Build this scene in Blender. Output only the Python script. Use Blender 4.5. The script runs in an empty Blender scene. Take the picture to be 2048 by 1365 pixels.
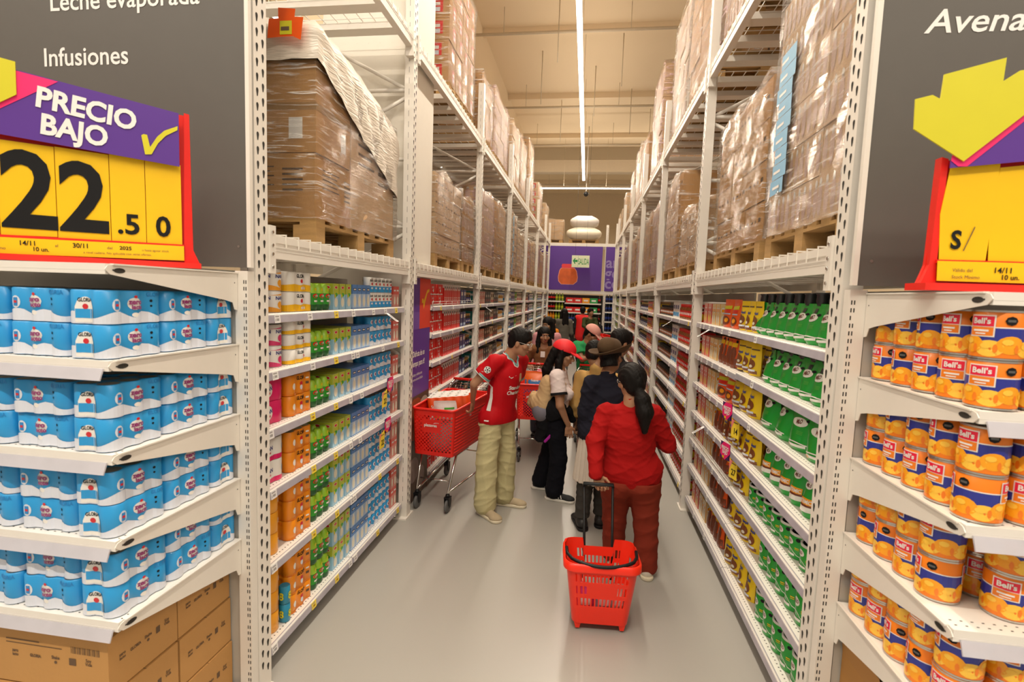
import bpy, bmesh, math, random
import numpy as np
from mathutils import Vector, Matrix
from mathutils.bvhtree import BVHTree
PI = math.pi
random.seed(7); np.random.seed(7)
S = bpy.context.scene
COL = S.collection

# ------------------------------------------------------------------ camera
CAM_H = 1.9676
cd = bpy.data.cameras.new('camera'); cam = bpy.data.objects.new('camera', cd); COL.objects.link(cam)
cd.sensor_width = 36.0; cd.lens = 1022.2 / 2048 * 36; cd.clip_start = 0.05; cd.clip_end = 200
def cam_matrix(p=.0905, y=.1417, r=.0347):
    cy, sy, cp, sp = math.cos(y), math.sin(y), math.cos(p), math.sin(p)
    fw = Vector((-sy*cp, cy*cp, -sp)); rt = Vector((cy, sy, 0)); up = rt.cross(fw)
    c, s = math.cos(r), math.sin(r)
    R = c*rt + s*up; Uv = -s*rt + c*up
    m = Matrix((R, Uv, -fw)).transposed().to_4x4()
    m.translation = Vector((0, 0, CAM_H))
    return m
cam.matrix_world = cam_matrix()
cd.dof.use_dof = True; cd.dof.focus_distance = 5.2; cd.dof.aperture_fstop = 4.0
S.camera = cam

# ------------------------------------------------------------------ world, lights, exposure
S.view_settings.view_transform = 'Standard'; S.view_settings.look = 'None'
S.view_settings.gamma = 1.0; S.view_settings.use_curve_mapping = False
S.view_settings.exposure = 0.06
W = bpy.data.worlds.new('store_air'); S.world = W; W.use_nodes = True
W.node_tree.nodes['Background'].inputs[0].default_value = (1.0, 0.86, 0.70, 1)
W.node_tree.nodes['Background'].inputs[1].default_value = 0.42
LIGHT_COL = (1.0, 0.885, 0.725)
def area(name, loc, sx, sy, e, rot=(0, 0, 0), col=LIGHT_COL):
    l = bpy.data.lights.new(name, 'AREA'); l.shape = 'RECTANGLE'; l.size = sx; l.size_y = sy
    l.energy = e; l.color = col
    o = bpy.data.objects.new(name, l); o.location = loc; o.rotation_euler = rot; COL.objects.link(o)
    return o
STRIP_Z = 6.5
area('aisle_strip_light', (-.33, 9.2, STRIP_Z-.05), .10, 22.6, 620)
area('left_aisle_strip_light', (-5.4, 9.2, STRIP_Z-.05), .10, 22.6, 300)
area('right_aisle_strip_light', (4.9, 9.2, STRIP_Z-.05), .10, 22.6, 300)
area('front_cross_strip_light', (0, -1.6, STRIP_Z-.05), 16, .10, 560)
area('far_left_strip_light', (-7.5, 27.5, STRIP_Z-.05), .10, 10, 420)  # this and the next: fill lamps added out of view to brighten the back wall
area('far_right_strip_light', (7.5, 27.5, STRIP_Z-.05), .10, 10, 420)
area('rear_cross_strip_light', (-.33, 22.0, STRIP_Z-.05), 14, .10, 260)
for i_, (x_, y_, sx_, sy_, e_) in enumerate(((-.33, 9.2, .10, 22.6, 150), (-5.4, 9.2, .10, 22.6, 90), (4.9, 9.2, .10, 22.6, 90), (-.33, 22.0, 14, .10, 90))):
    area('strip_uplight', (x_, y_, STRIP_Z+.08), sx_, sy_, e_, (PI, 0, 0))      # upward fill lamps added above the strips to brighten the ceiling
S.cycles.max_bounces = 6; S.cycles.diffuse_bounces = 3; S.cycles.glossy_bounces = 2
S.cycles.transmission_bounces = 3; S.cycles.transparent_max_bounces = 10
S.cycles.use_denoising = True
S.cycles.caustics_reflective = False; S.cycles.caustics_refractive = False
try: S.cycles.sample_clamp_indirect = 4.0
except Exception: pass

# ------------------------------------------------------------------ materials
MATS = {}
def lin(c):
    if isinstance(c, str):
        c = [int(c[i:i+2], 16)/255 for i in (0, 2, 4)]
        c = [((v+.055)/1.055)**2.4 if v > .04045 else v/12.92 for v in c]
    return tuple(c)
def mat(name, c=(.8, .8, .8), rough=.5, metal=0., var=.06, scale=14., spec=.5, bump=0., bscale=60., alpha=1., coat=0., trans=0., stretch=None):
    if name in MATS: return MATS[name]
    m = bpy.data.materials.new(name); MATS[name] = m; m.use_nodes = True
    nt = m.node_tree; b = nt.nodes['Principled BSDF']; c = lin(c)
    b.inputs['Roughness'].default_value = rough; b.inputs['Metallic'].default_value = metal
    b.inputs['Specular IOR Level'].default_value = spec; b.inputs['Alpha'].default_value = alpha
    b.inputs['Coat Weight'].default_value = coat; b.inputs['Transmission Weight'].default_value = trans
    tc = nt.nodes.new('ShaderNodeTexCoord'); mp = nt.nodes.new('ShaderNodeMapping')
    nt.links.new(tc.outputs['Object'], mp.inputs[0])
    if stretch: mp.inputs['Scale'].default_value = stretch
    n = nt.nodes.new('ShaderNodeTexNoise'); n.inputs['Scale'].default_value = scale; n.inputs['Detail'].default_value = 4
    nt.links.new(mp.outputs[0], n.inputs['Vector'])
    r = nt.nodes.new('ShaderNodeMix'); r.data_type = 'RGBA'
    r.inputs[6].default_value = (*[v*(1-var) for v in c], 1); r.inputs[7].default_value = (*[min(1, v*(1+var)) for v in c], 1)
    nt.links.new(n.outputs['Fac'], r.inputs[0]); nt.links.new(r.outputs[2], b.inputs['Base Color'])
    if bump:
        n2 = nt.nodes.new('ShaderNodeTexNoise'); n2.inputs['Scale'].default_value = bscale; n2.inputs['Detail'].default_value = 3
        nt.links.new(mp.outputs[0], n2.inputs['Vector'])
        bp = nt.nodes.new('ShaderNodeBump'); bp.inputs['Strength'].default_value = bump; bp.inputs['Distance'].default_value = .01
        nt.links.new(n2.outputs['Fac'], bp.inputs['Height']); nt.links.new(bp.outputs[0], b.inputs['Normal'])
    return m
def emit(name, c, s):
    m = bpy.data.materials.new(name); m.use_nodes = True; nt = m.node_tree
    e = nt.nodes.new('ShaderNodeEmission'); e.inputs[0].default_value = (*lin(c), 1); e.inputs[1].default_value = s
    nt.links.new(e.outputs[0], nt.nodes['Material Output'].inputs[0]); return m
def film_mat(name, base=(.95, .9, .85), amount=.28, sc=(2.2, 2.2, 30), seed=0.):
    """glossy wrinkled stretch film: mostly clear, with milky creases"""
    if name in MATS: return MATS[name]
    m = bpy.data.materials.new(name); MATS[name] = m; m.use_nodes = True; nt = m.node_tree
    for n in list(nt.nodes):
        if n.type != 'OUTPUT_MATERIAL': nt.nodes.remove(n)
    out = nt.nodes['Material Output']; L = nt.links.new
    tc = nt.nodes.new('ShaderNodeTexCoord'); mp = nt.nodes.new('ShaderNodeMapping'); L(tc.outputs['Object'], mp.inputs[0])
    mp.inputs['Scale'].default_value = sc; mp.inputs['Rotation'].default_value = (.25, .22, 0); mp.inputs['Location'].default_value = (seed, seed, seed)
    n = nt.nodes.new('ShaderNodeTexNoise'); n.inputs['Scale'].default_value = 1.6; n.inputs['Detail'].default_value = 6; n.inputs['Roughness'].default_value = .68
    n.inputs['Distortion'].default_value = .9
    L(mp.outputs[0], n.inputs['Vector'])
    bp = nt.nodes.new('ShaderNodeBump'); bp.inputs['Strength'].default_value = .7; bp.inputs['Distance'].default_value = .02
    L(n.outputs['Fac'], bp.inputs['Height'])
    g = nt.nodes.new('ShaderNodeBsdfGlossy'); g.inputs['Roughness'].default_value = .14; g.inputs[0].default_value = (1, .97, .93, 1); L(bp.outputs[0], g.inputs['Normal'])
    d = nt.nodes.new('ShaderNodeBsdfDiffuse'); d.inputs[0].default_value = (*lin(base), 1); L(bp.outputs[0], d.inputs['Normal'])
    t = nt.nodes.new('ShaderNodeBsdfTransparent'); t.inputs[0].default_value = (.97, .96, .94, 1)
    cr = nt.nodes.new('ShaderNodeValToRGB'); cr.color_ramp.elements[0].position = .54; cr.color_ramp.elements[1].position = .66  # ramp whitens thin streaks in the colour to stand in for shine
    cr.color_ramp.elements[0].color = (amount*.07,)*3+(1,); cr.color_ramp.elements[1].color = (min(1, amount*2.2),)*3+(1,)
    L(n.outputs['Fac'], cr.inputs[0])
    m1 = nt.nodes.new('ShaderNodeMixShader'); L(cr.outputs[0], m1.inputs[0]); L(t.outputs[0], m1.inputs[1]); L(d.outputs[0], m1.inputs[2])
    fr = nt.nodes.new('ShaderNodeFresnel'); fr.inputs[0].default_value = 1.5; L(bp.outputs[0], fr.inputs['Normal'])
    mu = nt.nodes.new('ShaderNodeMath'); mu.operation = 'MULTIPLY_ADD'; mu.inputs[1].default_value = .55; mu.inputs[2].default_value = .0; mu.use_clamp = True
    L(fr.outputs[0], mu.inputs[0])
    m2 = nt.nodes.new('ShaderNodeMixShader'); L(mu.outputs[0], m2.inputs[0]); L(m1.outputs[0], m2.inputs[1]); L(g.outputs[0], m2.inputs[2])
    L(m2.outputs[0], out.inputs[0]); return m
WHITE = mat('white_enamel', (.80, .75, .68), .35, var=.03)
WHITE2 = mat('white_shelf_enamel', (.84, .80, .74), .4, var=.03)
DARKHOLE = mat('punched_hole', (.05, .045, .04), .9, spec=.1)
LAV = mat('clear_price_channel', (.44, .41, .47), .22, var=.25, scale=9, coat=.3)
CARD = mat('kraft_carton', (.52, .27, .085), .7, var=.10, scale=3, bump=.08)
CARD2 = mat('light_kraft_carton', (.66, .43, .235), .7, var=.10, scale=3, bump=.08)
WOOD = mat('pallet_wood', (.44, .26, .095), .8, var=.4, scale=5, bump=.3, stretch=(1, 1, 6))
INK = mat('black_print', (.010, .010, .011), .6, spec=.2)
INKB = mat('brown_print', (.13, .075, .04), .7)
PW = mat('white_print', (.86, .83, .80), .45, var=.02)
RED = mat('red_plastic', (.78, .02, .012), .32, var=.05)
YEL = mat('yellow_card', (.86, .52, .0), .45, var=.03)
TAGY = mat('yellow_tag', (.95, .72, .05), .45)
TAGW = mat('white_tag', (.82, .80, .80), .45)
PURP = mat('violet_print', (.10, .03, .28), .45, var=.03)
PINK = mat('magenta_print', (.86, .02, .17), .45, var=.03)
LIME = mat('lime_print', (.66, .60, .02), .45, var=.03)
CHROME = mat('chrome_tube', (.72, .70, .67), .18, metal=1., var=.03)
BLACK = mat('black_plastic', (.008, .008, .009), .45, spec=.3)
GREYP = mat('grey_rubber', (.10, .10, .10), .55)

# ------------------------------------------------------------------ mesh building
_TXT = {}
def text2d(s, bold=0.0, shear=0., sp=1.0):
    key = (s, bold, shear, sp)
    if key in _TXT: return _TXT[key]
    c = bpy.data.curves.new('t', 'FONT'); c.body = s; c.size = 1.0; c.offset = bold; c.shear = shear; c.resolution_u = 3
    c.align_x = 'CENTER'; c.space_character = sp; c.space_line = .8
    o = bpy.data.objects.new('t', c); COL.objects.link(o)
    dg = bpy.context.evaluated_depsgraph_get(); me = bpy.data.meshes.new_from_object(o.evaluated_get(dg))
    bm = bmesh.new(); bm.from_mesh(me); bmesh.ops.triangulate(bm, faces=bm.faces)
    v = [(x.co.x, x.co.y) for x in bm.verts]; f = [[w.index for w in q.verts] for q in bm.faces]
    bm.free(); bpy.data.meshes.remove(me); bpy.data.objects.remove(o); bpy.data.curves.remove(c)
    if v:   # normalise: width centred, capital height = 1, baseline 0
        k = 1/.70
        v = [(x*k, y*k) for x, y in v]
    _TXT[key] = (v, f); return _TXT[key]
class MB:
    curved = False
    def __init__(s): s.v = []; s.f = []; s.m = []; s.mats = []; s.sm = []; s.front = None
    def mi(s, m):
        if m not in s.mats: s.mats.append(m)
        return s.mats.index(m)
    def add(s, vs, fs, m, smooth=False):
        b = len(s.v); s.v += [tuple(p) for p in vs]; k = s.mi(m)
        for f in fs: s.f.append([b+i for i in f]); s.m.append(k); s.sm.append(smooth)
        return s
    def box(s, x0, y0, z0, x1, y1, z1, m, M=None):
        v = [(x, y, z) for z in (z0, z1) for y in (y0, y1) for x in (x0, x1)]
        if M is not None: v = [tuple(M @ Vector(p)) for p in v]
        return s.add(v, [(0, 2, 3, 1), (4, 5, 7, 6), (0, 1, 5, 4), (2, 6, 7, 3), (0, 4, 6, 2), (1, 3, 7, 5)], m)
    def prism(s, prof, a, b, m, axis='y'):
        """prof: 2-D points; extruded from a to b along axis (y: prof=(x,z); x: prof=(y,z); z: prof=(x,y))"""
        def P(p, t): return (p[0], t, p[1]) if axis == 'y' else (t, p[0], p[1]) if axis == 'x' else (p[0], p[1], t)
        n = len(prof); v = [P(p, a) for p in prof]+[P(p, b) for p in prof]
        f = [[i, (i+1) % n, n+(i+1) % n, n+i] for i in range(n)]
        f += [list(range(n))[::-1], [n+i for i in range(n)]]
        return s.add(v, f, m)
    def tube(s, pts, r, m, n=8, closed=False, cap=True):
        pts = [Vector(p) for p in pts]; N = len(pts); rs = r if isinstance(r, (list, tuple)) else [r]*N
        vs = []; prev = None
        for i, p in enumerate(pts):
            a = pts[(i-1) % N] if (closed or i > 0) else p; b = pts[(i+1) % N] if (closed or i < N-1) else p
            t = (b-a).normalized()
            if prev is None:
                q = Vector((0, 0, 1)) if abs(t.z) < .9 else Vector((1, 0, 0)); u = t.cross(q).normalized()
            else: u = (prev-t*prev.dot(t)).normalized()
            prev = u; w = t.cross(u)
            vs += [tuple(p+rs[i]*(math.cos(2*PI*k/n)*u+math.sin(2*PI*k/n)*w)) for k in range(n)]
        f = [[i*n+k, i*n+(k+1) % n, ((i+1) % N)*n+(k+1) % n, ((i+1) % N)*n+k] for i in range(N if closed else N-1) for k in range(n)]
        if cap and not closed: f += [list(range(n))[::-1], [(N-1)*n+k for k in range(n)]]
        return s.add(vs, f, m, True)
    def lathe(s, prof, m, n=20, c=(0, 0, 0), smooth=True, ms=None, axis='z'):
        vs = []; fs = []
        for r, z in prof:
            for k in range(n):
                a = 2*PI*k/n; p = (r*math.cos(a), r*math.sin(a), z)
                if axis == 'y': p = (p[0], p[2], p[1])
                if axis == 'x': p = (p[2], p[0], p[1])
                vs.append((p[0]+c[0], p[1]+c[1], p[2]+c[2]))
        b = len(s.v); s.v += vs
        for i in range(len(prof)-1):
            k0 = s.mi(ms[i] if ms else m)
            for k in range(n): s.f.append([b+i*n+k, b+i*n+(k+1) % n, b+(i+1)*n+(k+1) % n, b+(i+1)*n+k]); s.m.append(k0); s.sm.append(smooth)
        k0 = s.mi(ms[0] if ms else m); s.f.append([b+k for k in range(n)][::-1]); s.m.append(k0); s.sm.append(False)
        k0 = s.mi(ms[-1] if ms else m); s.f.append([b+(len(prof)-1)*n+k for k in range(n)]); s.m.append(k0); s.sm.append(False)
        return s
    # decals on the product's printed surface -------------------------------------------
    def poly(s, pts, m, off=.0008, fn=None, faces=None):
        fn = fn or s.front
        s.add([fn(u, v, off) for u, v in pts], faces or [list(range(len(pts)))], m)
    def rect(s, u0, v0, u1, v1, m, off=.0008, seg=1, fn=None):
        if s.curved and fn is None: seg = max(seg, 2+int(abs(u1-u0)/.008))
        pts = [(u0+(u1-u0)*i/seg, v) for v in (v0, v1) for i in range(seg+1)]
        s.poly(pts, m, off, fn, [[i, i+1, seg+2+i, seg+1+i] for i in range(seg)])
    def disc(s, u, v, ru, m, rv=None, off=.001, n=14, fn=None):
        rv = rv or ru; R = 3 if s.curved and fn is None else 1
        pts = [(u+ru*k/R*math.cos(2*PI*i/n), v+rv*k/R*math.sin(2*PI*i/n)) for k in range(1, R+1) for i in range(n)]
        fs = [list(range(n))]+[[k*n+i, k*n+(i+1) % n, (k+1)*n+(i+1) % n, (k+1)*n+i] for k in range(R-1) for i in range(n)]
        s.poly(pts, m, off, fn, fs)
    def band(s, us, lo, hi, m, off=.0008, fn=None):
        n = len(us); pts = [(u, lo(u) if callable(lo) else lo) for u in us]+[(u, hi(u) if callable(hi) else hi) for u in us]
        s.poly(pts, m, off, fn, [[i, i+1, n+i+1, n+i] for i in range(n-1)])
    def text(s, t, u, v, h, m, bold=.02, off=.0012, sx=1., rot=0., shear=0., fn=None, sp=1.):
        vs, fs = text2d(t, bold, shear, sp); c, q = math.cos(rot), math.sin(rot)
        pts = [(u+(x*h*sx*c-y*h*q), v+(x*h*sx*q+y*h*c)) for x, y in vs]
        s.poly(pts, m, off, fn, fs)
    def mesh(s, name):
        me = bpy.data.meshes.new(name); me.from_pydata(s.v, [], s.f); me.update()
        for mm in s.mats: me.materials.append(mm)
        me.polygons.foreach_set('material_index', s.m); me.polygons.foreach_set('use_smooth', s.sm); me.update()
        return me
    def build(s, name, parent=None, loc=(0, 0, 0), rz=0.):
        o = bpy.data.objects.new(name, s.mesh(name)); COL.objects.link(o); o.location = loc; o.rotation_euler = (0, 0, rz)
        if parent: o.parent = parent
        return o
def tag(o, label=None, cat=None, group=None, kind=None):
    if label: o['label'] = label
    if cat: o['category'] = cat
    if group: o['group'] = group
    if kind: o['kind'] = kind
    return o
def empty(name, loc=(0, 0, 0), rz=0.):
    o = bpy.data.objects.new(name, None); COL.objects.link(o); o.location = loc; o.rotation_euler = (0, 0, rz); o.empty_display_size = .1
    return o
KIDS = {}
def child(o, p):
    o.parent = p; KIDS.setdefault(p.name, []).append(o); return o
def dup(o, loc=None, rz=None, parent=None):
    """copy a thing with its parts and sub-parts"""
    c = o.copy(); COL.objects.link(c)
    if parent is not None: c.parent = parent
    if loc is not None: c.location = loc
    if rz is not None: c.rotation_euler = (0, 0, rz)
    for k in list(o.children):
        dup(k, parent=c)
    return c
ORD = ['zeroth', 'first', 'second', 'third', 'fourth', 'fifth', 'sixth', 'seventh', 'eighth', 'ninth', 'tenth', 'eleventh', 'twelfth', 'thirteenth', 'fourteenth', 'fifteenth', 'sixteenth', 'seventeenth', 'eighteenth', 'nineteenth', 'twentieth']
def plane_fn(O, U_, V_, N_):
    O, U_, V_, N_ = Vector(O), Vector(U_), Vector(V_), Vector(N_)
    return lambda u, v, off: tuple(O+u*U_+v*V_+off*N_)
# ================================================================== the building
def structure(o): o['kind'] = 'structure'; return o
FLOOR = mat('polished_grey_floor', (.40, .38, .345), .33, var=.05, scale=.7, bump=.03, bscale=5)
b = MB(); b.box(-14, -4, -.1, 14, 34, 0, FLOOR); structure(b.build('floor'))
CEIL = mat('cream_ceiling', (.78, .62, .42), .8, var=.05, scale=.4)
b = MB(); b.box(-14, 2.0, 8.6, 14, 34, 8.75, CEIL)
structure(b.build('ceiling'))
b = MB(); b.box(-14, 33.8, 0, 14, 34, 8.6, mat('tan_wall', (.70, .56, .38), .8)); structure(b.build('wall_back'))
b = MB(); b.box(-14, -4, 0, -13.8, 34, 8.6, CEIL); structure(b.build('wall_left'))
b = MB(); b.box(13.8, -4, 0, 14, 34, 8.6, CEIL); structure(b.build('wall_right'))
# ceiling joists and the wide duct boxing above the left rack
for i, y in enumerate((9.0, 13.2, 17.4, 21.6, 25.8, 30.0)):
    b = MB(); b.box(-13.8, y, 8.42, 13.8, y+.12, 8.6, CEIL); structure(b.build('trim_%d' % (i+1)))
b = MB(); b.box(-13.8, 23.0, 7.4, 13.8, 23.5, 7.9, mat('beam_shade', (.50, .40, .28), .8)); structure(b.build('trim_7'))  # cross beam in one even tan, darker than the ceiling
b = MB(); b.box(-6.0, 6, 7.2, -2.9, 24, 8.6, CEIL); structure(b.build('trim_8'))
PIPE = mat('ceiling_pipe', (.55, .45, .32), .5)
for i, (y, z) in enumerate(((12.3, 8.0), (16.7, 7.9), (20.4, 7.8), (27, 7.7))):
    b = MB(); b.tube([(-13.5, y, z), (13.5, y, z)], .035, PIPE, 8)
    for x in (-4.5, -2.2, .7, 3.4):
        b.tube([(x, y, z), (x, y, 8.6)], .008, PIPE, 5)
    o = b.build('ceiling_pipe'); tag(o, 'thin cream pipe crossing the ceiling, %s from the front' % ORD[i+1], 'pipe', 'ceiling pipes')
# hanging threaded rods
RODS = [(-.9, 12), (-1.5, 14.5), (-1.15, 18), (1.1, 17.2), (1.9, 19), (.6, 13.4), (-.05, 15.5)]
for i, (x, y) in enumerate(RODS):
    b = MB(); b.tube([(x, y, 7.2), (x, y, 8.6)], .012, PIPE, 5)
    tag(b.build('hanging_rod'), 'thin rod hanging from the ceiling beside the long light strip', 'rod', 'hanging ceiling rods')
# LED strips
LED = emit('led_tube', (1., .97, .92), 9.0)
def strip(x0, y0, x1, y1, label):
    t = empty('strip_light', ((x0+x1)/2, (y0+y1)/2, STRIP_Z)); tag(t, label, 'light', 'ceiling strip lights')
    dx, dy = (x1-x0)/2, (y1-y0)/2; w = .045
    b = MB(); hb = MB()
    if dx < dy: b.box(-w, -dy, -.03, w, dy, .0, LED); hb.box(-w, -dy, .0, w, dy, .06, WHITE)
    else: b.box(-dx, -w, -.03, dx, w, 0, LED); hb.box(-dx, -w, 0, dx, w, .06, WHITE)
    b.build('diffuser', t); hb.build('housing', t)
    n = 8; c = MB()
    for i in range(n):
        k = -1+2*(i+.5)/n; c.tube([(dx*k*(dx > dy), dy*k*(dy > dx), .06), (dx*k*(dx > dy), dy*k*(dy > dx), 2.1)], .004, PIPE, 4)
    c.build('suspension_wire', t)
strip(-.33, -1.4, -.33, 20.5, 'long white LED strip running along the aisle under the ceiling')
strip(-7.3, 22.0, 6.7, 22.0, 'white LED strip crossing the aisle end under the ceiling')
strip(-5.4, -1.4, -5.4, 20.5, 'LED strip above the neighbouring aisle behind the left rack')
strip(4.9, -1.4, 4.9, 20.5, 'LED strip above the neighbouring aisle behind the right rack')
strip(-7.5, 22.5, -7.5, 32.5, 'LED strip far behind the rack that closes the aisle, at the left')  # bodies for the two added back-wall fill lamps
strip(7.5, 22.5, 7.5, 32.5, 'LED strip far behind the rack that closes the aisle, at the right')
strip(-8, -1.6, 8, -1.6, 'LED strip above the cross aisle in front of the racks')
# ceiling spot lamps and loudspeaker boxes
def highbay(x, y, z, label):
    t = empty('ceiling_fan_unit', (x, y, z)); tag(t, label, 'ceiling unit', 'grey ceiling units')
    g = mat('grey_louvre', (.33, .28, .22), .6)
    b = MB(); b.box(-.45, -.45, -.18, .45, .45, .18, g); b.build('casing', t)
    b = MB()
    for i in range(7): b.box(-.40, -.47+.0, -.14+i*.04, .40, -.45, -.12+i*.04, DARKHOLE)
    b.build('grille', t)
    b = MB(); b.tube([(0, 0, .18), (0, 0, 8.6-z)], .02, PIPE, 6); b.build('hanger', t)
highbay(2.1, 11.0, 6.95, 'grey louvred ceiling unit high above the right rack')
highbay(1.9, 17.5, 6.6, 'smaller grey ceiling unit above the far right rack')
t = empty('security_camera', (-.22, 20.8, 6.05)); tag(t, 'small dark dome camera hanging at the end of the light strip', 'camera')
b = MB(); b.tube([(0, 0, 0), (0, 0, 2.55)], .02, WHITE, 6); b.build('rod', t)
b = MB(); b.lathe([(.02, .06), (.09, .02), (.10, -.03), (.07, -.10), (.0, -.13)], BLACK, 12); b.build('dome', t)

# ================================================================== pallet racks
LX, RX = -1.46, .97                     # aisle faces of the racks
RD = 1.10                               # rack depth
LY = [2.10, 4.12, 6.84, 9.54, 12.24, 14.94, 17.64, 19.6]
RY = [2.14, 4.86, 7.56, 10.26, 12.96, 15.66, 18.36, 19.6]
UW = .09
def keyhole(y, z, s=1.):
    return [(y+.0085*s*math.cos(a), z+.010*s*math.sin(a)) for a in [PI*k/5-.2 for k in range(7)]]+[(y-.003*s, z-.026*s), (y+.003*s, z-.026*s)]
def upright_mesh(h, holes=True):
    b = MB()
    # aisle face at x=0 looking +x, body towards -x
    b.box(-.075, 0, 0, 0, UW, h, WHITE)
    if holes:
        f = plane_fn((0, 0, 0), (0, 1, 0), (0, 0, 1), (1, 0, 0))
        z = .12; k = 0
        while z < h-.1:
            b.poly(keyhole(.024 if k % 2 else .064, z), DARKHOLE, .0006, f); z += .031; k += 1
        g = plane_fn((-.075, 0, 0), (1, 0, 0), (0, 0, 1), (0, -1, 0))
        z = .15
        while z < h-.1:
            b.rect(.036, z, .0385, z+.045, DARKHOLE, .0006, 1, g); z += .085
    me = b.mesh('upright_post'); return me
me_up = upright_mesh(4.72); me_up_short = me_up
def brace_mesh(h):
    b = MB(); z = .3; s = 0
    while z+.55 < h:
        a, c = (-.06, z), (-RD+.06, z+.5)
        if s: a, c = (-.06, z+.5), (-RD+.06, z)
        b.tube([(a[0], .045, a[1]), (c[0], .045, c[1])], .016, WHITE, 6); b.tube([(-.06, .045, z), (-RD+.06, .045, z)], .016, WHITE, 6); z += .55; s = 1-s
    return b.mesh('brace')
me_br = brace_mesh(4.6)
def plate_mesh(front=-.05):
    b = MB(); b.box(-.11, front, 0, .012, UW+(.05 if front else 0), .012, WHITE); b.lathe([(.012, .012), (.012, .03)], CHROME, 8, (-.095, -.03, 0)); return b.mesh('foot_plate')
me_pl = plate_mesh(); me_pl0 = plate_mesh(0)
def link(name, me, parent, loc=(0, 0, 0), rz=0.):
    o = bpy.data.objects.new(name, me); COL.objects.link(o); o.parent = parent; o.location = loc; o.rotation_euler = (0, 0, rz); return o
def upright(side, i, y):
    s = 'left' if side < 0 else 'right'
    t = empty('rack_upright', ((LX if side < 0 else RX), y if side < 0 else y+UW, 0), 0 if side < 0 else PI)
    tag(t, 'white perforated upright frame, %s along the %s rack' % (ORD[i+1], s), 'rack upright', 'rack uprights')
    link('post', me_up, t); link('post', me_up, t, (-RD, UW, 0), PI); link('brace', me_br, t)
    p_ = me_pl if i else me_pl0; link('foot_plate', p_, t); link('foot_plate', p_, t, (-RD, UW, 0), PI)
for i, y in enumerate(LY): upright(-1, i, y)
for i, y in enumerate(RY): upright(1, i, y)
def beam_mesh(L):
    b = MB()
    prof = [(0, 0), (0, .105), (-.045, .105), (-.045, 0)]
    b.prism([(0, .0), (0, .035), (-.006, .04), (-.006, .07), (0, .075), (0, .108), (-.05, .108), (-.05, 0)], 0, L, WHITE, 'y')
    return b.mesh('rack_beam')
def end_plate():
    b = MB(); b.box(-.052, 0, -.07, .010, .045, .15, WHITE)
    for z in (-.04, .02, .06, .12): b.lathe([(.007, 0), (.007, .004)], CHROME, 8, (.010, .02, z), axis='x')
    return b.mesh('end_plate')
me_ep = end_plate()
def deck_mesh(L):
    b = MB(); n = int(L/.11)
    for i in range(n+1):
        y = .03+(L-.06)*i/n
        b.box(-RD+.02, y-.0025, .115, -.0, y+.0025, .121, WHITE); b.box(-.0, y-.0025, .055, .005, y+.0025, .121, WHITE)
    for j in range(11):
        x = -.03-j*(RD-.08)/10; b.box(x-.0025, .02, .110, x+.0025, L-.02, .115, WHITE)
    b.box(.0, .02, .052, .006, L-.02, .058, WHITE)
    return b.mesh('wire_deck')
def bar_mesh(L):
    b = MB(); n = max(6, int(L/.30))
    for i in range(n):
        y = (i+.5)*L/n; b.box(-RD+.05, y-.055, .06, -.05, y+.055, .108, WHITE)
    return b.mesh('deck_bar')
BM = {}
def level(side, y0, y1, z, label):
    L = round(y1-y0-UW-.004, 3)
    if L not in BM: BM[L] = (beam_mesh(L), deck_mesh(L), bar_mesh(L))
    bm, dm, brm = BM[L]; s = 0 if side < 0 else PI
    X = LX if side < 0 else RX; yy = y0+UW+.002 if side < 0 else y1-.002
    t = empty('rack_level', (X, yy, z), s)
    tag(t, label, 'rack level', 'rack levels with wire decks')
    link('beam', bm, t); o = link('beam', bm, t, (-RD, L, 0), PI); link('wire_deck', dm, t); link('deck_bar', brm, t)
    link('end_plate', me_ep, t, (0, 0, 0)); link('end_plate', me_ep, t, (0, L-.045, 0))
Z1, Z2 = 2.098, 3.90
for side, YS, nm in ((-1, LY, 'left'), (1, RY, 'right')):
    for i in range(7):
        for z, zn in ((Z1, 'lower'), (Z2, 'upper')):
            level(side, YS[i], YS[i+1], z, 'white beam and wire deck, %s level, %s bay of the %s rack' % (zn, ORD[i+1], nm))
# the white building column boxed in between the first left bays, with its printed panel
def P_(o): return o
b = MB(); b.box(-2.3, 4.235, 0, -1.535, 4.90, 8.6, mat('white_column_paint', (.84, .79, .70), .6, var=.02)); structure(b.build('trim_9'))
t = empty('column_banner', (-1.528, 4.235, 0)); tag(t, 'violet printed banner on the white column beside the first left bay', 'banner')
b = MB(); fb = plane_fn((0, 0, 0), (0, 1, 0), (0, 0, 1), (1, 0, 0)); b.front = fb
b.box(-.004, 0, 0, 0, .665, 2.09, PURP)
b.rect(.34, 1.62, .665, 2.09, mat('red_orange_print', (.72, .05, .02), .5))
b.poly([(.40, 1.86), (.44, 1.86), (.45, 1.80), (.56, 1.95), (.62, 1.97), (.62, 1.995), (.55, 1.98), (.455, 1.88), (.44, 1.90), (.40, 1.90)], YEL, .002)
b.rect(0, 1.62, .34, 1.78, mat('violet_print_light', (.16, .07, .36), .5), .0012)
b.text('¡Disfruta de un', .33, 1.37, .052, PW, .02, sx=.78); b.text('tiempo para ti!', .33, 1.28, .052, PW, .02, sx=.82)
b.text('Relájate y disfruta este', .30, 1.19, .026, PW, 0, sx=.85); b.text('momento con tu infusión', .30, 1.145, .026, PW, 0, sx=.85); b.text('favorita.', .14, 1.10, .026, PW, 0, sx=.85)
b.rect(0, 0, .665, 1.0, mat('brown_photo_print', (.10, .055, .03), .5, var=.5, scale=3))
b.disc(.28, .78, .26, mat('amber_photo_print', (.42, .09, .02), .5, var=.6, scale=8), .20, .0014)
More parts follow.
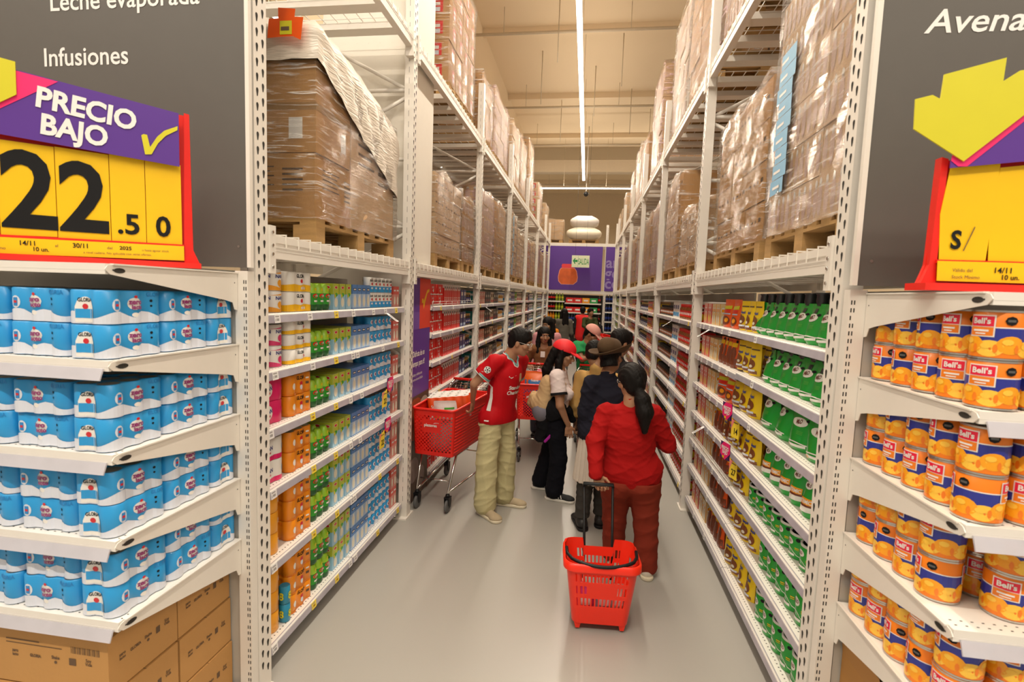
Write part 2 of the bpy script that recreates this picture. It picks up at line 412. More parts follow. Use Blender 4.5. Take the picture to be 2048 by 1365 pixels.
b.disc(.52, .86, .14, mat('cream_photo_print', (.62, .55, .45), .5), .10, .002)
b.disc(.24, .30, .14, mat('mauve_photo_print', (.28, .2, .17), .5, var=.6, scale=9), .12, .002)
b.disc(.45, .18, .12, mat('mauve_photo_print', None), .10, .002)
b.build('printed_panel', t)
# ================================================================== printed goods, one prototype of each kind
def outline(nx, ny, r, k=38, n=5):
    """scalloped outline of nx x ny cans under film, starting at the middle of the front, counter-clockwise"""
    pts = []
    def arc(cx, cy, a0, a1, m):
        for i in range(m+1):
            a = math.radians(a0+(a1-a0)*i/m); pts.append((cx+r*math.cos(a), cy+r*math.sin(a)))
    X = [(2*i-nx+1)*r for i in range(nx)]; Y = [(2*j-ny+1)*r for j in range(ny)]
    def side(cs, a, ends):
        for i, c in enumerate(cs):
            arc(c[0], c[1], a-(k if i or True else 0), a+k, n)
    if nx == 1 and ny == 1:
        arc(0, 0, -90, 270, 28); pts.pop(); return pts
    seq = []
    for i, x in enumerate(X): seq.append((x, Y[0], -90-(45 if i == 0 else k), -90+(45 if i == nx-1 else k)))
    for j, y in enumerate(Y): seq.append((X[-1], y, 0-(45 if j == 0 else k), 0+(45 if j == ny-1 else k)))
    for i, x in enumerate(X[::-1]): seq.append((x, Y[-1], 90-(45 if i == 0 else k), 90+(45 if i == nx-1 else k)))
    for j, y in enumerate(Y[::-1]): seq.append((X[0], y, 180-(45 if j == 0 else k), 180+(45 if j == ny-1 else k)))
    for s in seq: arc(*s, n)
    out = [pts[0]]
    for p in pts[1:]:
        if math.hypot(p[0]-out[-1][0], p[1]-out[-1][1]) > 1e-5: out.append(p)
    if math.hypot(out[0][0]-out[-1][0], out[0][1]-out[-1][1]) < 1e-5: out.pop()
    return out
class Wrap(MB):
    curved = True
    """upright wall following an outline; decals are placed by arc length from the middle of the front"""
    def __init__(s, path, h, m, bottom=None, top=None, rim=.004):
        super().__init__(); s.h = h
        n = len(path); best = min(range(n), key=lambda i: abs(path[i][0])+1000*(path[i][1] > 0))
        path = path[best:]+path[:best]; s.path = path
        P = np.array(path+[path[0]]); d = np.hypot(*(P[1:]-P[:-1]).T); s.cum = np.concatenate([[0], np.cumsum(d)]); s.L = s.cum[-1]; s.P = P
        c = sum(p[0] for p in path)/n, sum(p[1] for p in path)/n
        # vertex normals
        T = np.roll(P[:-1], -1, 0)-np.roll(P[:-1], 1, 0); N = np.stack([T[:, 1], -T[:, 0]], 1); N /= np.hypot(*N.T)[:, None]+1e-9
        s.N = np.concatenate([N, N[:1]])
        rings = [(rim, 0), (0, rim), (0, h-rim), (rim, h)]
        vs = []
        for ins, z in rings: vs += [(p[0]-N[i][0]*ins, p[1]-N[i][1]*ins, z) for i, p in enumerate(path)]
        fs = [[k*n+i, k*n+(i+1) % n, (k+1)*n+(i+1) % n, (k+1)*n+i] for k in range(3) for i in range(n)]
        s.add(vs, fs, m, True)
        s.add(vs[:n], [list(range(n))[::-1]], bottom or m); s.add(vs[3*n:], [list(range(n))], top or m)
        s.front = s.wall
    def wall(s, u, v, off):
        u = u % s.L; i = int(np.searchsorted(s.cum, u, 'right')-1); i = min(i, len(s.cum)-2)
        t = (u-s.cum[i])/(s.cum[i+1]-s.cum[i]+1e-12)
        p = s.P[i]*(1-t)+s.P[i+1]*t; q = s.N[i]*(1-t)+s.N[i+1]*t
        return (p[0]+q[0]*off, p[1]+q[1]*off, v)
    def allu(s, n=None): return [s.cum[i] for i in range(len(s.cum)-1)]+[s.L-1e-6]
SILV = mat('tin_rim', (.62, .60, .56), .3, metal=.9)
def M_(n, c, r=.38, **k): return mat(n, c, r, **k)
def printed(n, c=None, r=.35): return MATS[n] if n in MATS else mat(n, c, r, var=.03, coat=.15)
def top_cans(b, nx, ny, r, h, m):
    for i in range(nx):
        for j in range(ny):
            cx, cy = (2*i-nx+1)*r, (2*j-ny+1)*r
            b.add([(cx+.82*r*math.cos(2*PI*k/16), cy+.82*r*math.sin(2*PI*k/16), h+.0008) for k in range(16)], [list(range(16))], m)
def make_pack(name, nx, ny, r, h, film, low, deco, lid=SILV, wave=(.28, .10), phase=0.):
    b = Wrap(outline(nx, ny, r), h, film)
    if low is not None:
        b.band(b.allu(), .002, lambda u: h*(wave[0]+wave[1]*math.sin(2*PI*u/(4*r)+phase)), low)
    if lid: top_cans(b, nx, ny, r, h, lid)
    deco(b)
    return b
PROTO = {}
def proto(name, b, key=None):
    me = b.mesh(name); PROTO[key or name] = me; return me
# --- blue six-packs of evaporated milk
BLUE = printed('sky_blue_film', (.025, .33, .72)); BLUE2 = printed('deep_blue_film', (.02, .24, .60)); PALE = printed('pale_lilac_film', (.72, .76, .86)); WH = printed('white_film', (.86, .84, .80))
CHER = printed('cherry_red_print', (.62, .02, .03)); PLUM = printed('plum_print', (.28, .03, .16))
def deco_blue(b):
    r = .041; L = b.L
    for u0 in (0, L/2):
        b.disc(u0, .068, .026, WH, .021); b.text('zero', u0, .067, .0165, PLUM, .045, .0045, 1.0); b.text('lacto', u0+.006, .050, .0145, PLUM, .045, .0045, .95); b.disc(u0, .030, .012, WH, .008)
        b.disc(u0+.002, .092, .006, CHER, .005, .0022)
        b.text('GLORIA', u0+.083, .094, .014, BLUE2, .02, .0015, .8); b.disc(u0-.074, .064, .015, PALE, .021); b.rect(u0-.081, .050, u0-.067, .078, BLUE2, .002); b.rect(u0-.079, .060, u0-.069, .068, CHER, .0026)
        b.disc(u0+.07, .078, .005, INK, .005, .0016, 8); b.disc(u0+.07, .060, .004, INK, .004, .0016, 8)
    for u0 in (L*.25, L*.75):     # open film ends
        b.band([u0-.034+.068*i/8 for i in range(9)], .006, lambda u, c=u0: .050+.040*math.sqrt(max(0, 1-((u-c)/.0345)**2)), WH, .0016)
        b.rect(u0-.032, .020, u0+.032, .050, BLUE, .0022, 6); b.text('GLORIA', u0, .074, .012, INK, .03, .0024, .8); b.disc(u0, .058, .011, CHER, .009, .0026)
proto('milk_can_pack', make_pack('p', 3, 2, .0385, .1125, BLUE, PALE, deco_blue), 'blue6')
def deco_sky(b):
    L = b.L
    for u0 in (0, L/2):
        for k in (-1, 0, 1): b.disc(u0+k*.075, .068, .014, WH, .016); b.rect(u0+k*.075-.006, .058, u0+k*.075+.006, .076, PLUM, .002)
proto('milk_can_pack', make_pack('p', 3, 2, .036, .105, BLUE, PALE, deco_sky), 'sky')
ORG = printed('orange_film', (.88, .28, .01)); ORGD = printed('amber_film', (.80, .20, .005))
def deco_orange(b):
    L = b.L
    for u0 in (0, L/2):
        b.text('GLORIA', u0, .080, .019, INK, .035, .0016, .78); b.disc(u0, .058, .012, CHER, .011); b.disc(u0, .036, .010, PALE, .014)
        b.rect(u0+.055, .075, u0+.078, .084, WH, .002); b.rect(u0+.055, .045, u0+.078, .06, INKB, .002); b.disc(u0-.074, .05, .012, WH, .018)
    for u0 in (L*.25, L*.75): b.text('GLORIA', u0, .085, .015, ORGD, .02, .0016, .8)
proto('milk_can_pack', make_pack('p', 3, 2, .038, .110, ORG, ORGD, deco_orange, wave=(.08, .02)), 'orange6')
def deco_wy(b):
    L = b.L
    for u0 in (0, L/2):
        b.text('GLORIA', u0, .076, .018, INK, .035, .0016, .8); b.disc(u0+.004, .058, .011, CHER, .011); b.text('niños', u0+.02, .014, .018, PW, .03, .0024, .9)
YELF = printed('yellow_film', (.90, .50, .01))
def deco_wy3(b):
    L = b.L
    for u0 in (0, L/2): b.text('GLORIA', u0, .050, .016, INK, .035, .0016, .8); b.disc(u0+.03, .036, .008, CHER, .008)
proto('milk_can_pack', make_pack('p', 3, 1, .038, .078, WH, YELF, deco_wy3, wave=(.28, .03)), 'whiteyel3')
proto('milk_can_pack', make_pack('p', 3, 1, .038, .105, WH, YELF, deco_wy, wave=(.36, .03)), 'whiteyel')
def deco_bw(b):
    L = b.L
    for u0 in (0, L/2):
        for k in (-1, 0, 1): b.text('GLORIA', u0+k*.075, .080, .014, INK, .035, .0016, .62); b.disc(u0+k*.075, .062, .010, CHER, .010); b.rect(u0+k*.075-.012, .025, u0+k*.075+.012, .038, PALE, .002)
proto('milk_can_pack', make_pack('p', 3, 1, .036, .11, WH, BLUE, deco_bw, wave=(.42, .0)), 'bluewhite')
MAG = printed('magenta_film', (.72, .01, .13)); NAVY = printed('navy_print', (.03, .04, .22)); NORG = printed('formula_orange', (.85, .36, .02)); TEAL = printed('teal_print', (.02, .26, .42))
def deco_nan(c1, sub):
    def f(b):
        L = b.L
        for u0 in (0, L/2, L/4, 3*L/4):
            k = .9
            b.disc(u0, b.h*.52, .036*k, WH, .040*k, .0012, 18); b.text('NAN', u0, b.h*.50, .020, NAVY, .03, .0022, .95)
            if sub: b.text(sub, u0, b.h*.33, .012, CHER, .02, .0022, .9)
        for u0 in (L*.13, L*.63): b.rect(u0-.008, b.h*.42, u0+.012, b.h*.66, c1, .0016)
    return f
proto('formula_can_pack', make_pack('p', 2, 2, .055, .115, MAG, None, deco_nan(PINK, 'bebé')), 'nanmag')
proto('formula_can_pack', make_pack('p', 2, 2, .055, .110, NORG, None, deco_nan(WH, None)), 'nanorg')
proto('formula_can_pack', make_pack('p', 2, 2, .055, .115, WH, MAG, deco_nan(TEAL, 'bebé'), wave=(.2, .04)), 'nanwm')
def deco_tin(c):
    def f(b):
        b.band(b.allu(), b.h*.80, lambda u: b.h*(.86+.06*math.sin(u/b.L*2*PI)), c); b.text('NAN', 0, b.h*.60, .017, NAVY, .03, .002, .95)
        b.disc(0, b.h*.36, .015, c, .018, .002); b.text('NAN', b.L/4, b.h*.60, .017, NAVY, .03, .002, .95); b.disc(b.L/4, b.h*.36, .015, c, .018, .002)
        b.text('NAN', -b.L/4, b.h*.60, .017, NAVY, .03, .002, .95); b.disc(-b.L/4, b.h*.36, .015, c, .018, .002)
    return f
proto('formula_tin', make_pack('p', 1, 1, .047, .108, WH, NORG, deco_tin(NORG), wave=(.18, .08)), 'tinorg')
proto('formula_tin', make_pack('p', 1, 1, .047, .108, WH, printed('rose_film', (.66, .04, .16)), deco_tin(printed('rose_film')), wave=(.18, .08)), 'tinpink')
b = Wrap(outline(1, 1, .029), .10, TEAL); b.text('8', 0, .03, .04, LIME, .03, .003, .8); b.text('8', b.L/4, .03, .04, LIME, .03, .003, .8); b.text('8', -b.L/4, .03, .04, LIME, .03, .003, .8); proto('snack_tin', b, 'tinteal')
# --- peach tins
PEACH = printed('peach_orange', (.95, .38, .01)); PEACHD = printed('peach_deep', (.90, .22, .01)); CORG = printed('can_orange', (.87, .22, .01)); CNAVY = printed('can_navy', (.025, .035, .30)); TAGR = printed('can_tag_red', (.80, .01, .05))
PEACHL = printed('peach_light', (1., .58, .06))
def peach_can():
    r, h = .0548, .131
    b = Wrap(outline(1, 1, r), h, CORG, SILV, SILV, .003)
    U = b.allu()
    b.band(U, .0, .005, SILV, .0012); b.band(U, h-.005, h, SILV, .0012)
    b.band(U, .028, .084, CNAVY); b.band(U, .084, .087, WH, .001)
    b.band(U, .006, .034, PEACHD, .001)
    for k in range(8):
        u = b.L*(k+.5)/8; big = k % 2
        b.disc(u, .040 if big else .030, .030, PEACH if big else PEACHL, .024 if big else .022, .0016+.0003*big, 16)
        b.disc(u-.007, .048 if big else .037, .012, PEACHL, .008, .0024, 10); b.disc(u+.012, .030, .005, PEACHD, .012, .0024, 8)
    for k in range(2):
        u = b.L*k/2
        b.rect(u-.030, .060, u+.030, .118, WH, .0022, 4); b.rect(u-.027, .088, u+.027, .115, TAGR, .0028, 4); b.rect(u-.027, .063, u+.027, .086, CORG, .0028, 4)
        b.text("Bell's", u, .095, .015, PW, .03, .0036, .95); b.rect(u-.018, .074, u+.018, .079, PW, .0034, 3); b.rect(u-.012, .067, u+.012, .070, PW, .0034, 3)
        b.disc(u+.060, .104, .013, INK, .012, .0022, 8); b.rect(u+.052, .101, u+.068, .107, GREYP, .003)
    b.lathe([(r-.006, h), (r-.010, h-.003), (.0, h-.003)], SILV, 24)
    return b
proto('peach_tin', peach_can(), 'peach')
# --- cartons (boxes) with decals
class Carton(MB):
    def __init__(s, w, d, h, m, topm=None, bev=.0):
        super().__init__(); s.w, s.d, s.h = w, d, h
        s.box(-w/2, -d/2, 0, w/2, d/2, h, m)
        s.front = plane_fn((0, -d/2, 0), (1, 0, 0), (0, 0, 1), (0, -1, 0))
        s.fl = plane_fn((-w/2, 0, 0), (0, -1, 0), (0, 0, 1), (-1, 0, 0)); s.fr = plane_fn((w/2, 0, 0), (0, 1, 0), (0, 0, 1), (1, 0, 0))
        s.ft = plane_fn((0, 0, h), (1, 0, 0), (0, 1, 0), (0, 0, 1))
        s.fb = plane_fn((0, d/2, 0), (-1, 0, 0), (0, 0, 1), (0, 1, 0))
        if topm: s.box(-w/2-.0003, -d/2-.0003, h-.002, w/2+.0003, d/2+.0003, h+.0004, topm)
YG = printed('yellow_green_carton', (.50, .56, .05)); LBL = printed('light_blue_carton', (.35, .60, .78)); BG2 = printed('leaf_green', (.05, .38, .03)); CREAMP = printed('cream_print', (.80, .76, .62))
def soy_carton():
    b = Carton(.068, .21, .162, LBL)      # a tall tetra pack; rows stand three deep under film
    for fn, w in ((b.front, .068), (b.fl, .21), (b.fr, .21)):
        b.rect(-w/2, .095, w/2, .162, YG, .0008, 1, fn)
        n = max(1, round(w/.068))
        for i in range(n):
            c = (i-(n-1)/2)*.068
            b.disc(c, .138, .020, WH, .010, .0016, 12, fn); b.disc(c, .138, .017, CHER, .008, .0022, 12, fn); b.disc(c+.004, .093, .018, BG2, .012, .0016, 10, fn); b.disc(c, .045, .022, CREAMP, .030, .0016, 12, fn); b.disc(c-.012, .085, .010, LIME, .012, .002, 8, fn)
    b.rect(-.034, -.105, .034, .105, YG, .0008, 1, b.ft)
    return b
proto('soy_drink_carton', soy_carton(), 'soy')
COB = printed('cobalt_carton', (.10, .26, .62)); LBL2 = printed('pale_blue_print', (.45, .62, .84))
def milk_carton():
    b = Carton(.068, .21, .162, COB)
    for fn, w in ((b.front, .068), (b.fl, .21), (b.fr, .21)):
        n = max(1, round(w/.068))
        b.rect(-w/2, .006, w/2, .10, LBL2, .0008, 1, fn)
        for i in range(n):
            c = (i-(n-1)/2)*.068
            b.rect(c-.022, .122, c+.022, .138, INK, .0014, 1, fn); b.rect(c-.017, .126, c+.017, .134, PW, .002, 1, fn); b.disc(c, .050, .020, CREAMP, .038, .0016, 12, fn); b.disc(c, .085, .009, WH, .012, .002, 8, fn)
            b.rect(c-.0342, 0, c-.0335, .162, BLUE2, .002, 1, fn)
    return b
proto('milk_carton', milk_carton(), 'bluemilk')
SALM = printed('salmon_carton', (.72, .30, .24)); REDP = printed('bright_red_print', (.75, .02, .015))
def red_milk():
    b = Carton(.06, .20, .165, SALM)
    for fn, w in ((b.front, .06), (b.fl, .20), (b.fr, .20)):
        b.rect(-w/2, .10, w/2, .165, printed('coral_print', (.72, .08, .05)), .0008, 1, fn)
        b.rect(-.020, .125, .020, .138, PW, .0016, 1, fn); b.disc(0, .05, .018, CREAMP, .034, .0016, 12, fn)
        b.rect(-w/2, 0, -w/2+.004, .165, REDP, .002, 1, fn)
    return b
proto('milk_carton', red_milk(), 'redmilk')
# --- green plastic bottle triple packs
GRN = printed('bottle_green', (.02, .30, .02)); LGRN = printed('bottle_lime', (.34, .62, .03)); DGR = printed('dark_bottle_base', (.01, .10, .02))
def bottle_pack(n=3):
    b = MB(); r = .036
    for i in range(n):
        x = (2*i-n+1)*r
        for y in (-r, r):
            b.lathe([(r*.86, 0), (r, .012), (r, .035), (r*.97, .04), (r, .07), (r, .10), (r*.86, .125), (r*.62, .15), (r*.42, .158)], GRN, 16, (x, y, 0), ms=[DGR, DGR, GRN, GRN, GRN, LGRN, LGRN, LGRN, LGRN])
            if y < 0:
                f = lambda u, v, o, x=x, y=y: (x+(r+o)*math.sin(u/r), y-(r+o)*math.cos(u/r), v)
                b.disc(-.004, .085, .020, REDP, .013, .0015, 12, f); b.disc(0, .122, .012, LIME, .010, -.002, 10, f); b.rect(-.016, .050, .016, .060, PW, .0015, 4, f)
        b.text('LIVE', x, .081, .010, PW, .02, .0, 1, fn=lambda u, v, o: (u, -2*r-.0035, v))
    return b
proto('juice_bottle_pack', bottle_pack(3), 'greenb')
# --- pouches
class Pouch(MB):
    curved = True
    def __init__(s, w, d, h, m, seal=.02, nz=12, nx=8, lean=0., tuck=.82, sidew=.10, fold=None):
        super().__init__(); s.w, s.d, s.h = w, d, h
        def half(z): t = max(0., min(1., z/(h-seal))); return (d/2)*max(.03, (1-t**2.2))*(.72+.28*min(1, z/(.12*h)))+.001
        def wid(z): t = z/h; return w*(tuck+(1-tuck)*(1-abs(2*t-.9)**2*.6)) if t < .92 else w*(1-(t-.92)*.9)
        s.half, s.wid = half, wid
        def P(a, z, sgn, o=0.):
            ww = wid(z)/2; x = a*ww; t = half(z)*max(0, 1-abs(a)**2.6)+.0008
            t += .0022*math.sin(14*a+z*60)*(1-abs(a))*(z/h)
            return (x, sgn*(t+o)+lean*z*z/h, z)
        s.P = P
        zs = [h*i/nz for i in range(nz+1)]; A = [-1+2*j/nx for j in range(nx+1)]
        for sgn in (-1, 1):
            vs = [P(a, z, sgn) for z in zs for a in A]
            s.add(vs, [[i*(nx+1)+j, i*(nx+1)+j+1, (i+1)*(nx+1)+j+1, (i+1)*(nx+1)+j] if sgn < 0 else [i*(nx+1)+j, (i+1)*(nx+1)+j, (i+1)*(nx+1)+j+1, i*(nx+1)+j+1] for i in range(nz) for j in range(nx)], m, True)
        s.front = lambda u, v, o: P(max(-1, min(1, u/(wid(v)/2))), v, -1, o+.0015)
        s.back = lambda u, v, o: (lambda q: (q[0], q[1], q[2]))(P(max(-1, min(1, -u/(wid(v)/2))), v, 1, o+.0015))
    def sbox(s, u0, v0, u1, v1, m, off=.001, nu=4, nv=3, sh=0., fn=None):
        pts = [(u0+(u1-u0)*i/nu, v0+(v1-v0)*j/nv+sh*(i/nu)) for j in range(nv+1) for i in range(nu+1)]
        s.poly(pts, m, off, fn, [[j*(nu+1)+i, j*(nu+1)+i+1, (j+1)*(nu+1)+i+1, (j+1)*(nu+1)+i] for j in range(nv) for i in range(nu)])
MGR = printed('cocoa_green', (.012, .33, .035), .28); MGR2 = printed('cocoa_green_light', (.10, .45, .06)); MBR = printed('cocoa_brown', (.16, .03, .015)); MWH = printed('cocoa_white', (.84, .82, .76)); MOR = printed('cocoa_orange', (.92, .36, .01))
def milo_art(b, w, h, big=True):
    b.disc(-w*.04, h*.66, w*.32, MWH, h*.10, .0012, 16); b.text('MILO', -w*.04, h*.625, h*.09, MBR, .04, .002, .66, .18)
    b.disc(w*.28, h*.73, w*.09, INK, h*.035, .0016, 8)
    for k in range(3): b.rect(w*.0, h*(.46-.03*k), w*.22, h*(.472-.03*k), MGR2, .0012, 3)
    b.band([-w*.42+.84*w*i/8 for i in range(9)], lambda u: h*.15+h*.05*math.cos(u/w*3), lambda u: h*.165+h*.05*math.cos(u/w*3)+h*.01, MWH, .001)
    b.sbox(-w*.36, h*.085, w*.36, h*.145, MWH, .0012, 4, 2, h*.03); b.sbox(-w*.40, h*.07, -w*.24, h*.13, MOR, .0016, 2, 2)
b = Pouch(.125, .09, .215, MGR); milo_art(b, .125, .215); proto('cocoa_pouch', b, 'milo')
b.add([b.P(a, .215-.002, -1, .001) for a in (-.8, .8)]+[(.035, -.03, .235), (-.035, -.03, .235)], [[0, 1, 2, 3]], INK)
BLKF = printed('black_fold_clip', (.02, .02, .022))
def milo_fold():
    b = Pouch(.13, .095, .195, MGR); milo_art(b, .125, .195)
    b.lathe([(.022, 0), (.030, .02), (.026, .05), (.034, .062)], BLKF, 8, (.0, .012, .185)); b.rect(-.018, .150, .012, .172, BLKF, .002, 2)
    return b
proto('cocoa_pouch', milo_fold(), 'milofold')
b = Pouch(.21, .11, .215, MGR); milo_art(b, .18, .215); proto('cocoa_family_pouch', b, 'milobig')
b = Pouch(.105, .08, .20, MGR, tuck=.9); b.sbox(-.042, .062, .042, .092, MOR, .0012); b.text('ÑUTRIMIC', 0, .068, .017, PW, .03, .002, .7); b.sbox(-.045, .052, .045, .062, MBR, .0014); b.sbox(-.045, .028, .045, .052, MWH, .0012); b.disc(0, .15, .028, MWH, .018, .0012); b.text('MILO', 0, .143, .014, MBR, .03, .002, .8)
proto('cocoa_cereal_pouch', b, 'mico')
def milo_tin(r, h, tall):
    b = Wrap(outline(1, 1, r), h, MGR, SILV, None, .003); U = b.allu()
    lidm = mat('translucent_lid', (.66, .64, .60), .3)
    b.lathe([(r+.001, h-.010), (r+.0015, h+.002), (r-.003, h+.003), (r-.008, h), (0, h)], lidm, 24)
    for k in range(3):
        u = b.L*k/3
        b.disc(u, h*.66, r*.42, MWH, h*.13, .0014, 14); b.text('MILO', u, h*.62, h*.10, MBR, .03, .0024, .7, .15)
        b.band([u-b.L/6+b.L/3*i/8 for i in range(9)], lambda q, c=u: h*(.26+.12*math.cos((q-c)/b.L*6*PI)), lambda q, c=u: h*(.285+.12*math.cos((q-c)/b.L*6*PI)), MWH, .0012)
        b.rect(u-r*.7, h*.13, u-r*.35, h*.25, MOR, .0018, 2); b.rect(u-r*.35, h*.13, u+r*.6, h*.21, MWH, .0016, 4); b.disc(u+r*.85, h*.80, r*.2, INK, r*.18, .0016, 8)
        b.rect(u+r*.6, h*.45, u+r*.95, h*.48, YEL, .0016, 2); b.rect(u+r*.6, h*.40, u+r*.95, h*.42, YEL, .0016, 2)
    return b
proto('cocoa_tin', milo_tin(.056, .125, 0), 'tinlow'); proto('cocoa_tin', milo_tin(.056, .165, 1), 'tintall')
NYEL = printed('drink_yellow', (.90, .62, .01)); NBR = printed('drink_brown', (.22, .07, .02)); NBL = printed('drink_blue', (.02, .06, .35))
def nesq(w, d, h):
    b = Pouch(w, d, h, NYEL)
    b.sbox(-w*.36, h*.80, w*.36, h*.84, INKB, .0012); b.text('Nesquik', 0, h*.58, h*.085, NBL, .04, .002, .62)
    b.disc(0, h*.36, w*.28, NBR, h*.15, .0012, 14); b.disc(-w*.12, h*.46, w*.10, NBR, h*.10, .0014, 8); b.sbox(-w*.38, h*.06, w*.38, h*.16, NBR, .0012); b.sbox(-w*.22, h*.14, w*.30, h*.20, PALE, .002); b.disc(0, h*.30, w*.14, CREAMP, h*.05, .002, 8)
    return b
proto('chocolate_drink_pouch', nesq(.11, .07, .200), 'nesq'); proto('chocolate_drink_pouch', nesq(.16, .09, .215), 'nesqbig')
ORP = printed('orange_pouch', (.80, .10, .01)); BRP = printed('brown_pouch', (.20, .05, .02))
def winters(w, d, h):
    b = Pouch(w, d, h, ORP); b.sbox(-w*.36, h*.64, w*.36, h*.76, LIME, .0012, sh=h*.02); b.sbox(-w*.3, h*.54, w*.3, h*.63, REDP, .0014); b.sbox(-w*.33, h*.46, w*.33, h*.50, LBL2, .0014)
    b.disc(0, h*.24, w*.34, BRP, h*.17, .0014); b.disc(w*.12, h*.26, w*.14, MOR, h*.08, .002); return b
proto('cocoa_bag', winters(.17, .07, .21), 'orangebag')
def slimbag():
    b = Pouch(.10, .06, .205, ORP); b.sbox(-.046, .0, .046, .07, BRP, .001); b.disc(0, .10, .032, BRP, .05, .0014); b.sbox(-.03, .15, .03, .18, YEL, .0014); b.disc(.02, .19, .012, INK, .012, .002, 8); return b
proto('cocoa_bag', slimbag(), 'slimbag')
def sachet(base, a, c, nm, key, w=.11, h=.17):
    b = Carton(w, .16, h, base)
    for fn, ww in ((b.front, w), (b.fl, .16), (b.fr, .16)):
        n = 2 if ww < .13 else 3
        for i in range(n):
            q = (i-(n-1)/2)*ww/n
            b.disc(q, h*.70, ww/n*.36, PW, h*.14, .0012, 10, fn); b.rect(q-ww/n*.25, h*.62, q+ww/n*.25, h*.76, a, .002, 1, fn); b.disc(q, h*.28, ww/n*.3, c, h*.20, .0014, 10, fn); b.rect(q-ww/n*.48, 0, q-ww/n*.42, h, a, .0016, 1, fn)
    proto(nm, b, key)
sachet(printed('red_white_box', (.75, .25, .18)), REDP, NYEL, 'sachet_box', 'redbox')
sachet(printed('yellow_white_box', (.80, .60, .30)), MOR, CREAMP, 'sachet_box', 'yelbox')
sachet(REDP, MBR, NYEL, 'sachet_box', 'redbox2')
# generic goods for the far bays
def jar(key, nm, body, lid, label, r=.04, h=.13, neck=.75):
    b = MB(); b.lathe([(r*.9, 0), (r, .006), (r, h*.70), (r*neck, h*.80), (r*neck, h*.82)], body, 12)
    b.lathe([(r*neck*1.06, h*.80), (r*neck*1.06, h), (0, h)], lid, 12)
    b.front = lambda u, v, o: ((r+o)*math.sin(u/r), -(r+o)*math.cos(u/r), v)
    b.band([-r*2.4+4.8*r*i/10 for i in range(11)], h*.18, h*.58, label, .001); b.rect(-r*.5, h*.30, r*.5, h*.46, PW, .002, 3)
    proto(nm, b, key)
COFF = printed('coffee_glass', (.035, .012, .005), .12); GOLD = printed('gold_lid', (.45, .27, .06), .3); 
jar('coffee', 'coffee_jar', COFF, BLACK, printed('coffee_label', (.35, .10, .03)))
jar('coffee2', 'coffee_jar', COFF, GOLD, NAVY, .038, .15)
jar('redjar', 'red_topped_jar', printed('amber_glass', (.30, .08, .01), .12), REDP, REDP, .038, .16)
jar('honey', 'honey_jar', printed('honey_glass', (.60, .25, .02), .12), GOLD, CREAMP, .05, .14, .85)
def simplebox(key, nm, base, stripes, w=.12, d=.16, h=.18):
    b = Carton(w, d, h, base)
    for fn, ww in ((b.front, w), (b.fl, d), (b.fr, d)):
        for (v0, v1, m_, k) in stripes: b.rect(-ww*k, h*v0, ww*k, h*v1, m_, .0012, 1, fn)
    proto(nm, b, key)
simplebox('tealbox', 'tea_box', printed('teal_box', (.03, .25, .25)), [(.65, .85, PW, .2), (.2, .3, PALE, .3)])
simplebox('pinkbox', 'tea_box', printed('peach_box', (.72, .28, .22)), [(.35, .70, CREAMP, .42), (.42, .6, CHER, .3)], h=.09)
simplebox('darkbox', 'dark_box', printed('charcoal_box', (.04, .035, .04)), [(.55, .75, CREAMP, .25), (.2, .35, CHER, .2)])
simplebox('creambox', 'cream_box', printed('cream_box', (.62, .50, .34)), [(.55, .85, INKB, .3), (.1, .3, CHER, .42)])
simplebox('navybox', 'navy_box', NAVY, [(.60, .85, WH, .36), (.1, .25, LBL2, .42)])
simplebox('whitebox', 'white_box', WH, [(.55, .8, NAVY, .35), (.1, .35, BLUE, .45)])
simplebox('greenbox', 'green_box', BG2, [(.55, .8, LIME, .35), (.1, .35, WH, .45)])
simplebox('brownbag', 'brown_box', printed('tan_box', (.38, .20, .08)), [(.55, .8, NYEL, .35), (.1, .35, CHER, .42)])
# red family milk goods of the second left bay
def redpack_deco(b):
    L = b.L
    for u0 in (0, L/2, L/4, 3*L/4):
        b.text('GLORIA', u0, b.h*.62, .018, PW, .03, .0016, .7); b.disc(u0, b.h*.40, .014, PW, .016, .0014)
proto('red_can_pack', make_pack('p', 3, 2, .037, .11, REDP, WH, redpack_deco, wave=(.10, .03)), 'red6')
def red_carton():
    b = Carton(.075, .20, .23, REDP)
    for fn, w in ((b.front, .075), (b.fl, .20), (b.fr, .20)):
        b.rect(-w/2, .19, w/2, .23, WH, .001, 1, fn); b.disc(0, .185, w*.4, WH, .025, .0012, 12, fn); b.disc(0, .195, .016, INK, .016, .002, 10, fn); b.rect(-w*.3, .055, w*.3, .085, PW, .0016, 1, fn); b.rect(-w*.24, .062, w*.24, .078, REDP, .002, 1, fn)
    return b
proto('red_milk_carton', red_carton(), 'redtall')
def soda(key, nm, body, cap, lab):
    b = MB(); r = .045; b.lathe([(r*.9, 0), (r, .01), (r, .19), (r*.7, .235), (r*.32, .27), (r*.32, .29)], body, 10); b.lathe([(r*.36, .285), (r*.36, .305), (0, .305)], cap, 8)
    b.front = lambda u, v, o: ((r+o)*math.sin(u/r), -(r+o)*math.cos(u/r), v)
    b.band([-r*2+4*r*i/8 for i in range(9)], .10, .17, lab, .0012); proto(nm, b, key)
soda('cola', 'soda_bottle', printed('dark_cola', (.03, .008, .004), .1), REDP, REDP)
soda('limesoda', 'soda_bottle', printed('lime_soda', (.25, .38, .03), .12), BG2, LIME)
soda('bluesoda', 'soda_bottle', printed('navy_soda', (.02, .02, .06), .1), BLUE, NBL)
soda('orangesoda', 'soda_bottle', printed('orange_soda', (.75, .22, .01), .12), MOR, MOR)
simplebox('sodared', 'soda_can_box', REDP, [(.35, .65, PW, .3)], .30, .2, .20)
